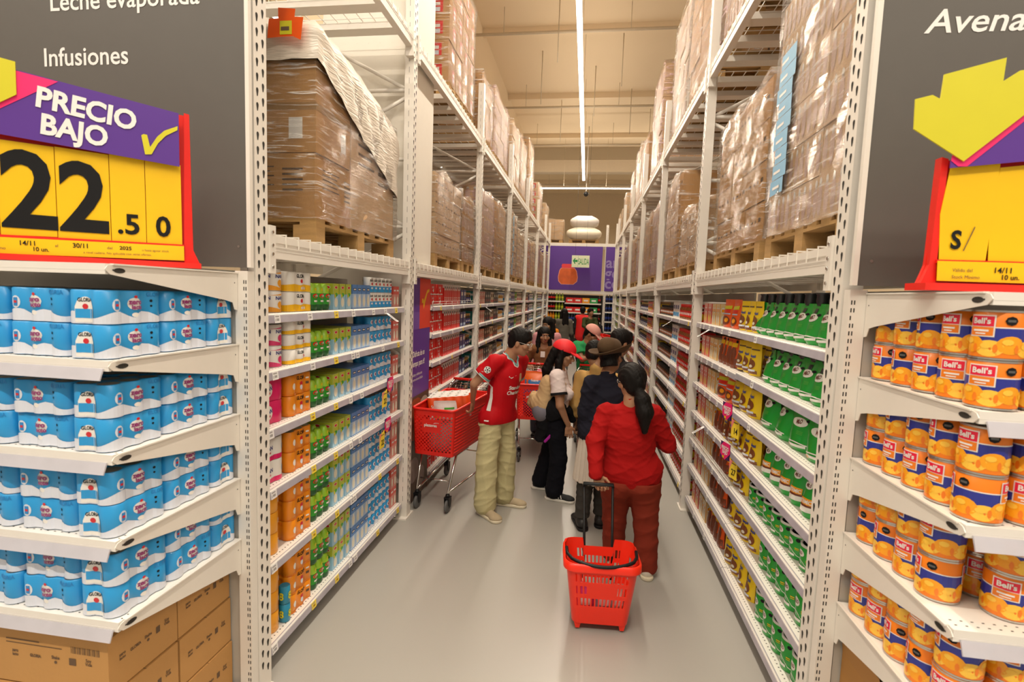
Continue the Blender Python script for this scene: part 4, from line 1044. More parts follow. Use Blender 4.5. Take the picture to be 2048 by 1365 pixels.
# price stands
def sign_plane(A, B):
    A, B = Vector(A), Vector(B); d = (B-A).normalized(); n = Vector((d.y, -d.x))
    return d, n
def slab(b, pts, th, off, m, fr):
    """polygon (s,z) extruded by th, its face at distance off in front of the plane"""
    f0 = [fr(u, v, off-th) for u, v in pts]; f1 = [fr(u, v, off) for u, v in pts]; n = len(pts)
    b.add(f0+f1, [list(range(n))[::-1], [n+i for i in range(n)]]+[[i, (i+1) % n, n+(i+1) % n, n+i] for i in range(n)], m)
def price_stand(A, ang, label, right):
    t = empty('price_stand', (A[0], A[1], 2.024), ang); tag(t, label, 'price stand')
    fr = plane_fn((0, 0, -2.024), (1, 0, 0), (0, 0, 1), (0, -1, 0))
    def part(nm, fn, lab=None):
        b = MB(); b.front = fr; fn(b); o = b.build(nm, t)
        if lab: o['label'] = lab
        return o
    if not right:
        def frame(b):
            slab(b, [(-.19, 2.035), (-.16, 2.10), (-.16, 2.61), (.562, 2.615), (.566, 2.10), (.592, 2.035)], .012, -.012, RED, fr)
            slab(b, [(.535, 2.03), (.545, 2.62), (.562, 2.618), (.566, 2.10), (.592, 2.035)], .03, .004, RED, fr)
            slab(b, [(-.19, 2.027), (-.19, 2.048), (.592, 2.048), (.592, 2.027)], .10, .03, RED, fr)
            slab(b, [(-.16, 2.100), (-.16, 2.110), (.536, 2.118), (.536, 2.108)], .02, .012, RED, fr)
        part('red_frame', frame, 'red plastic frame')
        ed = [-.17, -.158+.165, .157, .309, .416, .531]
        dg = [None, ('2', .086, .255, .92), ('2', .234, .240, .92), ('.5', .363, .072, 1.05), ('0', .470, .074, 1.)]
        for i in range(5):
            def card(b, i=i):
                slab(b, [(ed[i]+.001, 2.112), (ed[i]+.001, 2.43), (ed[i+1]-.001, 2.43-.002*i), (ed[i+1]-.001, 2.116)], .002, .004-.0005*i, YEL, fr)
                if dg[i]:
                    s, x, h, sx = dg[i]; b.text(s, x, 2.146, h, INK, .022, .006, sx*.93)
            part('number_card', card)
        def strip_(b):
            slab(b, [(-.17, 2.045), (-.17, 2.100), (.536, 2.112), (.536, 2.056)], .002, .014, YEL, fr)
            b.text('14/11', .078, 2.080, .016, INK, .02, .016, .9, .02); b.text('al', .155, 2.080, .010, INKB, 0, .016); b.text('30/11', .222, 2.082, .016, INK, .02, .016, .9, .02)
            b.text('del', .305, 2.083, .010, INKB, 0, .016); b.text('2025', .352, 2.084, .013, INK, .02, .016); b.text('o hasta agotar stock.', .445, 2.084, .0085, INKB, 0, .016, .85, .02)
            b.text('mínimo', .0, 2.062, .010, INKB, 0, .016); b.text('10 un.', .112, 2.062, .014, INK, .02, .016, .9)
            b.text('a nivel cadena. No aplicable con otras ofertas.', .33, 2.065, .0085, INKB, 0, .016, .9, .02)
        part('validity_strip', strip_)
        def ban(b):
            slab(b, [(-.16, 2.455), (-.16, 2.70), (.05, 2.664), (.529, 2.611), (.528, 2.413)], .003, .022, PURP, fr)
            b.poly([(-.155, 2.58), (-.155, 2.69), (.076, 2.658), (.18, 2.647), (.022, 2.522), (-.10, 2.46)], PINK, .0235)
            b.text('PRECIO', .255, 2.539, .066, PW, .035, .025, .88, -.115, fn=lambda u, v, o: fr(u, v, o)); b.text('BAJO', .217, 2.458, .066, PW, .035, .025, .86, -.09)
            b.poly([(.411, 2.508), (.418, 2.514), (.429, 2.513), (.437, 2.470), (.460, 2.512), (.483, 2.538), (.525, 2.562), (.524, 2.547), (.487, 2.520), (.462, 2.488), (.441, 2.444), (.421, 2.441)], LIME, .025)
        part('slogan_board', ban, 'violet board reading PRECIO BAJO')
        part('lime_burst', lambda b: slab(b, [(-.20, 2.62), (-.12, 2.74), (-.06, 2.70), (.028, 2.69), (.073, 2.685), (.072, 2.579), (.022, 2.539), (-.08, 2.50)], .004, .030, LIME, fr), 'lime green starburst')
    else:
        def frame(b):
            slab(b, [(.994, 2.040), (1.012, 2.10), (1.030, 2.41), (1.75, 2.41), (1.75, 2.04)], .012, -.012, RED, fr)
            slab(b, [(.994, 2.040), (1.014, 2.10), (1.018, 2.416), (1.036, 2.41), (1.034, 2.10), (1.036, 2.04)], .03, .004, RED, fr)
            slab(b, [(.994, 2.024), (.994, 2.046), (1.75, 2.046), (1.75, 2.024)], .10, .03, RED, fr)
            slab(b, [(1.03, 2.106), (1.03, 2.116), (1.75, 2.112), (1.75, 2.102)], .02, .010, RED, fr)
        part('red_frame', frame, 'red plastic frame')
        ed = [1.036, 1.168, 1.31, 1.46, 1.60, 1.73]
        for i in range(5):
            def card(b, i=i):
                slab(b, [(ed[i]+.002, 2.112), (ed[i]-.008, 2.25), (ed[i]+.006, 2.385), (ed[i+1]+.004, 2.40), (ed[i+1]-.001, 2.25), (ed[i+1]-.006, 2.116)], .002, .006-.001*i, YEL, fr)
                if i == 0: b.text('S', 1.076, 2.150, .052, INK, .03, .009, .85); b.poly([(1.097, 2.143), (1.100, 2.143), (1.124, 2.214), (1.121, 2.214)], INKB, .009)
                pass
            part('number_card', card)
        def strip_(b):
            slab(b, [(1.033, 2.053), (1.030, 2.112), (1.75, 2.108), (1.75, 2.05)], .002, .014, YEL, fr)
            b.text('Válido del', 1.098, 2.081, .010, INKB, 0, .016, .95); b.text('14/11', 1.205, 2.080, .016, INK, .02, .016); b.text('al 30/11', 1.34, 2.080, .014, INK, .02, .016)
            b.text('Stock Mínimo', 1.108, 2.061, .010, INKB, 0, .016, .95); b.text('10 un.', 1.225, 2.061, .014, INK, .02, .016)
        part('validity_strip', strip_)
        def ban(b):
            slab(b, [(1.031, 2.380), (1.031, 2.40), (1.052, 2.412), (1.222, 2.56), (1.75, 2.60), (1.75, 2.45)], .003, .022, PURP, fr)
            b.poly([(1.22, 2.548), (1.222, 2.523), (1.074, 2.384), (1.051, 2.384), (1.031, 2.400), (1.031, 2.414)], PINK, .0235)
            b.text('PRECIO', 1.48, 2.52, .058, PW, .045, .025, .9, .08)
        part('slogan_board', ban, 'violet board with a magenta edge')
        part('lime_burst', lambda b: slab(b, [(.985, 2.64), (1.140, 2.682), (1.138, 2.618), (1.178, 2.646), (1.208, 2.649), (1.32, 2.67), (1.32, 2.62), (1.22, 2.542), (1.060, 2.397), (.920, 2.489), (.916, 2.573), (.960, 2.584), (.982, 2.572)], .004, .030, LIME, fr), 'lime green starburst')
dxy = Vector((.41, .32)); price_stand((-2.0, 1.50), math.atan2(.32, .41), 'big yellow price stand reading 22.50 on top of the left end display', False)
price_stand((0, 1.72), 0, 'big yellow price stand with lime starburst on top of the right end display', True)
# hanging promo cards on the shelf rails
def promo(side, y, z, key, label, X=None, tilt=0.):
    X = X if X is not None else (FRONT_L+.03 if side < 0 else FRONT_R-.03)
    t = empty('promo_card', (X, y, z), (PI/2 if side < 0 else -PI/2)+tilt); tag(t, label, 'promo card', 'magenta and yellow promo cards')
    b = MB(); b.front = plane_fn((0, 0, 0), (1, 0, 0), (0, 0, 1), (0, -1, 0))
    slab(b, [(-.062, -.055), (-.062, .060), (.062, .060), (.062, -.055)], .001, .0, mat('dark_violet_card', (.07, .02, .13), .4), b.front)
    b.poly([(-.062, .025), (-.02, .062), (.055, .060), (.066, .0), (.0, -.060), (-.058, -.030)], PINK, .001)
    b.text('PRECIO', .0, .010, .024, PW, .04, .002, .80, .0); b.text('BAJO', .0, -.018, .024, PW, .04, .002, .85, .0); b.disc(-.02, -.042, .014, YEL, .010, .002, 6)
    b.build('magenta_card', t)
    b = MB(); b.front = plane_fn((0, -.002, 0), (1, 0, 0), (0, 0, 1), (0, -1, 0)); s = -1
    u0 = .065 if side > 0 else -.165
    if key:
        q = 0.115 if side > 0 else -.115
        slab(b, [(q-.047, -.150), (q-.047, -.035), (q+.047, -.025), (q+.047, -.150)], .001, .0, TAGY, b.front)
        b.text(key, q+.008, -.125, .040, INK, .02, .002, .9); b.poly([(q-.047, -.11), (q-.047, -.035), (q-.005, -.031), (q-.030, -.07)], mat('rose_card_print', (.85, .25, .22), .5), .001)
        b.rect(q-.02, -.052, q+.035, -.046, INKB, .0014); b.box(q*.55-.02, .0, -.06, q*.55+.02, .001, -.02, YEL)
        b.build('price_card', t)['label'] = 'yellow price card'
promo(-1, 3.76, 1.235, '22', 'magenta PRECIO BAJO card with yellow 22 price, on the third left shelf rail')
promo(-1, 3.72, .925, '22', 'magenta PRECIO BAJO card with yellow 22 price, on the fourth left shelf rail')
promo(1, 3.60, 1.225, '14', 'magenta PRECIO BAJO card with yellow 14 price, on the right third shelf rail', tilt=.25)
promo(1, 3.58, .955, '27', 'magenta PRECIO BAJO card with yellow 27 price, on the right fourth shelf rail', tilt=.25)
promo(1, 5.55, 1.24, None, 'magenta PRECIO BAJO card on the second right bay rail')
for i, (s_, y, z, m_) in enumerate(((-1, 3.72, 1.80, TAGW), (1, 4.35, 1.745, TAGW), (1, 4.30, .95, TAGW), (1, 6.3, 1.72, TAGW), (-1, 7.6, 1.772, TAGW))):
    b = MB(); b.box(-.022, -.11, -.006, .022, 0, -.005, m_); b.rect(-.012, -.10, .012, -.03, mat('tag_grey_print'), .001, 1, plane_fn((0, 0, -.005), (1, 0, 0), (0, 1, 0), (0, 0, 1)))
    o = b.build('shelf_flag', None, ((FRONT_L+.012 if s_ < 0 else FRONT_R-.012), y, z), (PI/2 if s_ < 0 else -PI/2)); o.rotation_euler = (.6, 0, (PI/2 if s_ < 0 else -PI/2))
    tag(o, 'white paper flag sticking out of a %s shelf rail, %s from the front' % ('left' if s_ < 0 else 'right', ORD[i+1]), 'shelf flag', 'paper shelf flags')
# ================================================================== wrapped pallets on the rack levels
FILM = film_mat('stretch_film'); FILM2 = film_mat('milky_stretch_film', (.95, .88, .80), .62, (4, 4, 18), 3.); FILMP = film_mat('pinkish_stretch_film', (.80, .55, .58), .45, (3, 3, 22), 6.)
def pallet_mesh(W_, L):
    """local: x 0..-W (depth), y 0..L"""
    b = MB()
    for y0 in (0, L/2-.05, L-.10):
        for x0 in (-.14, -W_/2-.07, -W_): b.box(x0, y0, .022, x0+.14, y0+.10, .100, WOOD)
        b.box(-W_, y0, 0, 0, y0+.10, .022, WOOD); 
    for x0 in (-.10, -W_/2-.05, -W_): b.box(x0, 0, .100, x0+.10, L, .116, WOOD)
    n = 7
    for i in range(n): y = i*(L-.10)/(n-1); b.box(-W_, y, .116, 0, y+.10, .138, WOOD)
    return b.mesh('pallet')
PM = {}
def carton_mesh(dx, dy, dz, m, style, nm='carton'):
    b = MB(); g = .003; b.box(-dx+g, g, 0, -g, dy-g, dz-g, m)
    fa = plane_fn((-g, 0, 0), (0, 1, 0), (0, 0, 1), (1, 0, 0)); ff = plane_fn((0, g, 0), (1, 0, 0), (0, 0, 1), (0, -1, 0))
    for fn, a, c in ((fa, 0, dy), (ff, -dx, 0)):
        w = c-a
        if style == 'print':
            b.rect(a+w*.12, dz*.50, a+w*.26, dz*.58, INKB, .001, 1, fn); b.rect(a+w*.36, dz*.50, a+w*.48, dz*.56, INKB, .001, 1, fn); b.disc(a+w*.60, dz*.53, dz*.05, INKB, dz*.05, .001, 8, fn); b.rect(a+w*.74, dz*.49, a+w*.86, dz*.60, INKB, .001, 1, fn)
            b.rect(a, dz*.97, c, dz*.99, INKB, .001, 1, fn)
        elif style == 'text':
            for k in range(5): b.rect(a+w*.15, dz*(.78-.07*k), a+w*(.50-.05*(k % 2)), dz*(.80-.07*k), INKB, .001, 1, fn)
            for k in range(5): b.rect(a+w*.60, dz*(.74-.08*k), a+w*(.85-.06*(k % 2)), dz*(.77-.08*k), INKB, .001, 1, fn)
        elif style == 'red':
            b.rect(a+w*.50, dz*.25, a+w*.85, dz*.85, REDP, .001, 1, fn); b.rect(a+w*.56, dz*.55, a+w*.79, dz*.70, PW, .002, 1, fn); b.rect(a+w*.56, dz*.28, a+w*.79, dz*.48, PALE, .002, 1, fn)
        elif style == 'blue':
            b.rect(a, dz*.05, a+w*.40, dz*.95, mat('cyan_print', (.25, .50, .72), .5), .001, 1, fn); b.rect(a+w*.05, dz*.5, a+w*.3, dz*.6, PW, .002, 1, fn); b.rect(a+w*.5, dz*.5, a+w*.9, dz*.6, INKB, .001, 1, fn)
        elif style == 'tape':
            b.rect(a, dz*.46, c, dz*.54, mat('brown_tape', (.36, .2, .07), .25), .001, 1, fn); b.rect(a+w*.7, dz*.15, a+w*.85, dz*.38, PW, .0015, 1, fn)
        elif style == 'bottle':
            n = 5
            for k in range(n): b.disc(a+w*(k+.5)/n, dz*.45, w/n*.36, mat('product_blush', (.62, .42, .36), .4), dz*.36, .002, 8, fn); b.disc(a+w*(k+.5)/n, dz*.82, w/n*.2, PW, dz*.10, .002, 8, fn)
    return b.mesh(nm)
def shell_mesh(W_, L, z0, z1, sag, seed, top=True, ny=14, nz=16, bulge=.018):
    rs = np.random.RandomState(seed); b = MB()
    per = []
    def ring(n, a, c): return [(a[0]+(c[0]-a[0])*i/n, a[1]+(c[1]-a[1])*i/n) for i in range(n)]
    e = .012
    cs = [(e, -e), (e, L+e), (-W_-e, L+e), (-W_-e, -e)]
    for i in range(4): per += ring(ny if i % 2 == 0 else 8, cs[i], cs[(i+1) % 4])
    n = len(per); vs = []
    ph = rs.rand(6)*6
    for k in range(nz+1):
        t = k/nz; z = z0+(z1-z0)*t
        for i, (x, y) in enumerate(per):
            q = i/n*2*PI
            d = bulge*(math.sin(3*q+ph[0]+4*t)*.4+math.sin(11*q+ph[1]-9*t)*.3+(rs.rand()-.5)*.7)
            cx, cy = -W_/2, L/2; r = math.hypot(x-cx, y-cy)
            zz = z+(sag*math.sin(4*q+ph[2])*t*t)+(rs.rand()-.5)*.01
            vs.append((x+(x-cx)/r*d, y+(y-cy)/r*d, zz))
    b.add(vs, [[k*n+i, k*n+(i+1) % n, (k+1)*n+(i+1) % n, (k+1)*n+i] for k in range(nz) for i in range(n)], FILM, True)
    if top:
        m0 = nz*n; b.v.append((-W_/2, L/2, z1+.03)); c = len(b.v)-1
        for i in range(n): b.f.append([m0+i, m0+(i+1) % n, c]); b.m.append(0); b.sm.append(True)
    return b
def load(side, y0, L, z, label, ny, nz, ch, cm, style='print', W_=1.0, setb=.06, film=FILM, seed=1, detail=True, cols=None, extra=None, skip=0, short=0, bare=False):
    X = (LX-setb) if side < 0 else (RX+setb)
    t = empty('wrapped_pallet', (X, y0 if side < 0 else y0+L, z+.124), 0 if side < 0 else PI)
    tag(t, label, 'wrapped pallet', 'wrapped pallets on the racks')
    k = (round(W_, 2), round(L, 2))
    if k not in PM: PM[k] = pallet_mesh(*k)
    link('pallet', PM[k], t)
    rs = np.random.RandomState(seed)
    nx = max(1, int(round(W_/.40)))
    if detail:
        me = carton_mesh(W_/nx, L/ny, ch, cm, style)
        for kz in range(nz):
            for iy in range(ny):
                for ix in range(nx):
                    if ix > 0 and not ((side < 0 and iy == 0) or (side > 0 and iy == ny-1)): continue
                    if kz >= nz-short and (iy < skip if side > 0 else iy >= ny-skip): continue
                    link('carton', me, t, (-ix*W_/nx-rs.rand()*.012, iy*L/ny, .138+kz*ch))
    else:
        b = MB(); mm = carton_mesh(W_/nx, L/ny, ch, cm, style)
        # one merged stack for the far loads
        vs = [tuple(v.co) for v in mm.vertices]; fs = [list(p.vertices) for p in mm.polygons]; mi = [p.material_index for p in mm.polygons]; mats_ = list(mm.materials)
        for kz in range(nz):
            for iy in range(ny):
                for ix in range(nx):
                    if ix > 0 and not ((side < 0 and iy == 0) or (side > 0 and iy == ny-1)): continue
                    if kz >= nz-short and (iy < skip if side > 0 else iy >= ny-skip): continue
                    o_ = (-ix*W_/nx-rs.rand()*.02, iy*L/ny, .138+kz*ch)
                    for j, f in enumerate(fs): b.add([tuple(vs[q][w]+o_[w] for w in range(3)) for q in f], [list(range(len(f)))], mats_[mi[j]])
        b.build('stacked_goods', t)
    top = .138+nz*ch
    if not bare:
        s = shell_mesh(W_, L, .13, top+.02, .03, seed); s.mats = [film]; s.build('stretch_film', t)
    if extra: extra(t, top)
    return t
def hood(t, top):
    """soft milky bag pulled over the upper part of the big left load, its lower edge running down to the far end"""
    W_, L = 1.0, 1.17; b = MB(); rs = np.random.RandomState(4); per = []
    for (a, c, n) in (((.02, -.02), (.02, L+.02), 18), ((.02, L+.02), (-W_-.02, L+.02), 10), ((-W_-.02, L+.02), (-W_-.02, -.02), 10), ((-W_-.02, -.02), (.02, -.02), 14)):
        per += [(a[0]+(c[0]-a[0])*i/n, a[1]+(c[1]-a[1])*i/n) for i in range(n)]
    n = len(per); K = 12; vs = []
    for k in range(K+1):
        a = k/K
        for i, (x, y) in enumerate(per):
            yy = max(0, min(1, y/L)); lo = .99-.52*yy; hi = 1.25-.13*yy**2
            s_ = 1-.22*max(0, (a-.6)/.4)**2; q = .014*math.sin(i*1.9+k*.7)+(rs.rand()-.5)*.012
            cx, cy = -W_/2, L/2; vs.append((cx+(x-cx)*(s_+q), cy+(y-cy)*(s_+q), lo+(hi-lo)*a))
    b.add(vs, [[k*n+i, k*n+(i+1) % n, (k+1)*n+(i+1) % n, (k+1)*n+i] for k in range(K) for i in range(n)]+[[K*n+i for i in range(n)]], mat('milky_plastic_bag', (.74, .66, .56), .3, bump=.6, bscale=5, stretch=(2, 2, 16), var=.12, scale=6), True)
    b.build('milky_bag', t)
    b = MB(); b.front = plane_fn((-.14, -.06, top+.28), (1, 0, 0), (0, 0, 1), (0, -1, 0)); OT = mat('orange_tape', (.90, .11, .01), .3)
    b.poly([(-.11, -.055), (-.10, .045), (-.045, .045), (-.045, .10), (.055, .09), (.05, .05), (.10, .045), (.085, -.07), (.04, -.05), (-.03, -.05)], OT, .0); b.rect(-.035, -.04, .035, .03, LIME, .002); b.rect(-.028, -.02, .02, .0, INKB, .003)
    o = b.build('tape_label', t); o['label'] = 'orange tape cross with a yellow slip'
zl, zu = Z1, Z2
# near left load: two tiers of big cartons with the milky hood
def near_left(t, top):
    hood(t, .86)
t = load(-1, 2.74, 1.17, zl, 'wrapped pallet with milky film hood and orange tape above the first left bay', 2, 1, .36, CARD, 'text', 1.0, .07, seed=3, bare=True)
for (x, y, w, l, h, z, st) in ((0, 0, .55, .42, .50, .50, 'tape'), (0, .43, .5, .72, .86, .138, 'text'), (-.56, 0, .44, .55, .48, .50, 'tape')):
    link('carton', carton_mesh(w, l, h, CARD2 if st == 'text' else CARD, st), t, (x, y, z))
s = shell_mesh(1.0, 1.17, .13, 1.02, .02, 11); s.mats = [FILM]; s.build('stretch_film', t)
near_left(t, 0)
# near right loads
def cyan(t, top):
    b = MB(); f = plane_fn((.016, 0, 0), (0, 1, 0), (0, 0, 1), (1, 0, 0)); cm = mat('cyan_print', (.25, .50, .72), .5)
    for k in range(9): z = .36+.085*k; b.rect(.06+.02*(k % 3), z, .25+.012*((k*2) % 3)+.01*k*.5, z+.082, cm, .0, 1, f); b.rect(.10, z+.03, .2, z+.045, PW, .001, 1, f)
    b.build('cyan_label', t)
load(1, 2.30, .98, zl, 'tall wrapped pallet with a cyan printed column above the first right bay, nearest', 3, 6, .215, CARD2, 'bottle', 1.0, .07, seed=5, extra=cyan)
load(1, 3.42, 1.16, zl, 'wrapped pallet of printed kraft cartons above the first right bay, farther one', 3, 4, .25, CARD, 'print', 1.0, .08, seed=6)
# second bays and beyond, lower level
LL = [(-1, 4.98, 1.05, 3, 4, .20, CARD2, 'print', FILM, True, 'wrapped pale cartons beside the white column, lower left level'),
      (-1, 6.11, .66, 2, 4, .19, CARD, 'bottle', FILM, False, 'narrow wrapped load just before the second left upright, lower level'),
      (-1, 7.0, 1.15, 3, 6, .18, CARD2, 'bottle', FILMP, False, 'wrapped load with pale bottles, lower left level, third bay near end'),
      (-1, 8.25, 1.15, 3, 4, .28, CARD, 'text', FILM, False, 'wrapped kraft load, lower left level, third bay far end'),
      (-1, 9.75, 1.1, 2, 5, .24, CARD2, 'blue', FILM, False, 'wrapped load with cyan print, lower left level, fourth bay near end'),
      (-1, 11.0, 1.1, 3, 4, .24, CARD2, 'print', FILM2, False, 'milky wrapped load, lower left level, fourth bay far end'),
      (-1, 12.45, 1.1, 3, 4, .24, CARD, 'red', FILM, False, 'wrapped load with red print, lower left level, fifth bay near end'),
      (-1, 13.7, 1.1, 3, 4, .26, CARD2, 'print', FILM, False, 'wrapped pale load, lower left level, fifth bay far end'),
      (-1, 15.15, 1.1, 3, 5, .22, CARD2, 'bottle', FILMP, False, 'pinkish wrapped load, lower left level, sixth bay near end'),
      (-1, 16.4, 1.1, 3, 4, .24, CARD, 'print', FILM, False, 'wrapped kraft load, lower left level, sixth bay far end'),
      (-1, 17.85, 1.5, 3, 5, .22, CARD2, 'red', FILM, False, 'wrapped load at the far end of the lower left level'),
      (1, 5.05, 1.1, 3, 2, .28, CARD2, 'text', FILM2, False, 'low milky wrapped load, lower right level, second bay near end'),
      (1, 6.30, 1.1, 3, 4, .28, CARD, 'print', FILM, False, 'wrapped load with a box on top, lower right level, second bay far end'),
      (1, 7.75, 1.1, 3, 4, .26, CARD2, 'bottle', FILMP, False, 'pinkish wrapped load, lower right level, third bay near end'),
      (1, 9.0, 1.1, 3, 4, .26, CARD, 'text', FILM, False, 'wrapped kraft load, lower right level, third bay far end'),
      (1, 10.45, 1.1, 3, 5, .22, CARD2, 'red', FILM2, False, 'milky wrapped load, lower right level, fourth bay near end'),
      (1, 11.7, 1.1, 3, 4, .24, CARD, 'print', FILM, False, 'wrapped kraft load, lower right level, fourth bay far end'),
      (1, 13.15, 1.1, 3, 4, .26, CARD2, 'print', FILM, False, 'wrapped pale load, lower right level, fifth bay near end'),
      (1, 14.4, 1.1, 3, 4, .24, CARD, 'bottle', FILM, False, 'wrapped load, lower right level, fifth bay far end'),
      (1, 15.85, 1.1, 3, 4, .24, CARD2, 'red', FILM, False, 'wrapped load, lower right level, sixth bay near end'),
      (1, 17.1, 1.1, 3, 4, .24, CARD, 'print', FILM, False, 'wrapped load, lower right level, sixth bay far end')]
for i, (s, y, L, ny, nz, ch, cm, st, fm, dt, lb) in enumerate(LL): load(s, y, L, zl, lb, ny, nz, ch, cm, st, 1.0, .06, fm, 20+i, dt)
UU = [(-1, 5.40, 1.15, 4, 6, .215, CARD, 'red', FILM, True, 'tall wrapped stack of cartons with red packs printed on them, upper left level'),
      (-1, 7.05, .75, 2, 3, .26, CARD, 'text', FILM, False, 'small wrapped kraft load, upper left level, third bay near end'),
      (-1, 8.0, 1.35, 4, 5, .19, CARD2, 'bottle', FILMP, False, 'wrapped load with violet bottles, upper left level, third bay far end'),
      (-1, 9.85, 1.1, 3, 4, .27, CARD2, 'text', FILM, False, 'wrapped pale load, upper left level, fourth bay near end'),
      (-1, 11.05, 1.1, 3, 5, .23, CARD, 'tape', FILM, False, 'wrapped kraft load, upper left level, fourth bay far end'),
      (-1, 12.5, 1.1, 3, 7, .22, CARD, 'print', FILM, False, 'tall wrapped kraft load, upper left level, fifth bay'),
      (-1, 15.2, 1.1, 3, 5, .22, CARD2, 'red', FILM, False, 'wrapped load with a red top, upper left level, sixth bay'),
      (-1, 17.9, 1.3, 3, 4, .24, CARD2, 'text', FILM, False, 'wrapped load at the far end of the upper left level'),
      (1, 3.55, 1.22, 3, 5, .20, CARD2, 'bottle', FILMP, False, 'pinkish wrapped load, upper right level, first bay'),
      (1, 5.20, 1.15, 2, 4, .36, CARD, 'tape', FILM, False, 'tall wrapped stack of orange-brown cartons, upper right level, second bay near end'),
      (1, 6.40, 1.1, 3, 6, .23, CARD2, 'bottle', FILM2, False, 'milky wrapped load, upper right level, second bay far end'),
      (1, 8.6, 1.1, 3, 6, .25, CARD2, 'bottle', FILMP, False, 'tall pinkish wrapped load, upper right level, third bay'),
      (1, 10.5, 1.1, 3, 4, .25, CARD, 'text', FILM, False, 'wrapped load, upper right level, fourth bay near end'),
      (1, 11.8, 1.1, 3, 5, .24, CARD2, 'print', FILM2, False, 'milky wrapped load, upper right level, fourth bay far end'),
      (1, 13.3, 1.1, 3, 4, .25, CARD, 'print', FILM, False, 'wrapped kraft load, upper right level, fifth bay'),
      (1, 15.9, 1.1, 3, 4, .24, CARD2, 'text', FILM, False, 'wrapped load, upper right level, sixth bay'),
      (1, 17.3, 1.0, 3, 3, .24, CARD2, 'text', FILM, False, 'wrapped load at the far end of the upper right level')]
for i, (s, y, L, ny, nz, ch, cm, st, fm, dt, lb) in enumerate(UU): load(s, y, L, zu, lb, ny, nz, ch, cm, st, 1.0, .07, fm, 50+i, dt)
# ================================================================== the rack closing the aisle
FY = 20.0
def fu(x, lab):
    t = empty('rack_upright', (x+.045, FY, 0), -PI/2); tag(t, lab, 'rack upright', 'rack uprights'); link('post', me_up, t)
fu(.575, 'white perforated upright standing in the middle of the rack closing the aisle')
fu(-2.19, 'white upright at the left of the rack closing the aisle'); fu(3.2, 'white upright at the right of the rack closing the aisle')
for z, nm in ((Z1, 'lower'), (Z2, 'upper')):
    b = MB(); b.box(-2.1, FY-.01, z, 3.2, FY+.04, z+.12, WHITE); b.box(-2.1, FY+1.0, z, 3.2, FY+1.05, z+.12, WHITE)
    for i in range(12): b.box(-2.0+.44*i, FY, z+.05, -1.9+.44*i, FY+1.0, z+.10, WHITE)
    tag(b.build('rack_level'), 'white %s beam level of the rack closing the aisle' % nm, 'rack level', 'rack levels of the end rack')
t = empty('violet_banner', (0, FY-.03, 2.2)); tag(t, 'big violet banner with an orange jar picture above the drinks shelves', 'banner')
b = MB(); b.front = plane_fn((0, -.01, -2.2), (1, 0, 0), (0, 0, 1), (0, -1, 0)); b.box(-2.1, -.01, .02, .52, .0, 1.70, PURP)
jarp = [(-1.0, 2.45), (-.55, 2.45), (-.42, 2.56), (-.40, 2.72), (-.45, 2.95), (-.52, 3.05), (-1.02, 3.05), (-1.08, 2.95), (-1.12, 2.72), (-1.10, 2.56)]
b.poly([( -.76+(x+.76)*1.06, 2.75+(z-2.75)*1.06) for x, z in jarp], mat('peach_outline_print', (.85, .35, .25), .5), .001); b.poly(jarp, mat('amber_jar_print', (.75, .12, .02), .5, var=.5, scale=3), .003)
b.poly([(-.99, 3.06), (-.55, 3.06), (-.53, 3.10), (-.55, 3.22), (-.99, 3.22), (-1.02, 3.14)], mat('red_lid_print', (.80, .05, .06), .5), .004)
b.build('printed_panel', t)
t = empty('violet_banner', (1.9, FY-.03, 2.2)); tag(t, 'violet banner with pale letters to the right of the end rack post', 'banner')
b = MB(); b.front = plane_fn((-1.9, -.01, -2.2), (1, 0, 0), (0, 0, 1), (0, -1, 0)); b.box(-1.25, -.01, .02, 1.25, .0, 1.70, PURP)
PVL = mat('pale_violet_print', (.30, .22, .48), .5)
b.text('an', .93, 3.12, .40, PVL, .02, .002); b.text('go', .93, 2.72, .40, PVL, .02, .002); b.text('co', .93, 2.33, .40, PVL, .02, .002)
b.build('printed_panel', t)
t = empty('exit_sign', (-.29, 19.3, 3.28)); tag(t, 'green and cream SALIDA exit sign hanging in front of the violet banner', 'exit sign')
b = MB(); b.front = plane_fn((0, -.012, 0), (1, 0, 0), (0, 0, 1), (0, -1, 0)); b.box(-.325, -.012, -.22, .325, .012, .22, mat('sign_cream', (.72, .78, .55), .4))
GS = mat('sign_green', (.0, .25, .05), .4); b.poly([(-.29, .02), (-.21, .12), (-.18, .09), (-.22, .05), (-.11, .06), (-.11, -.03), (-.22, -.02), (-.18, -.07), (-.21, -.10)], GS, .002)
b.text('SALIDA', .110, -.11, .22, GS, .01, .002, .38); b.rect(-.095, -.2, -.09, .2, GS, .002); b.build('panel', t)
b = MB()
for x in (-.2, .2): b.tube([(x, 0, .22), (x, 0, 5.3)], .003, GREYP, 4)
b.build('hanging_wire', t)
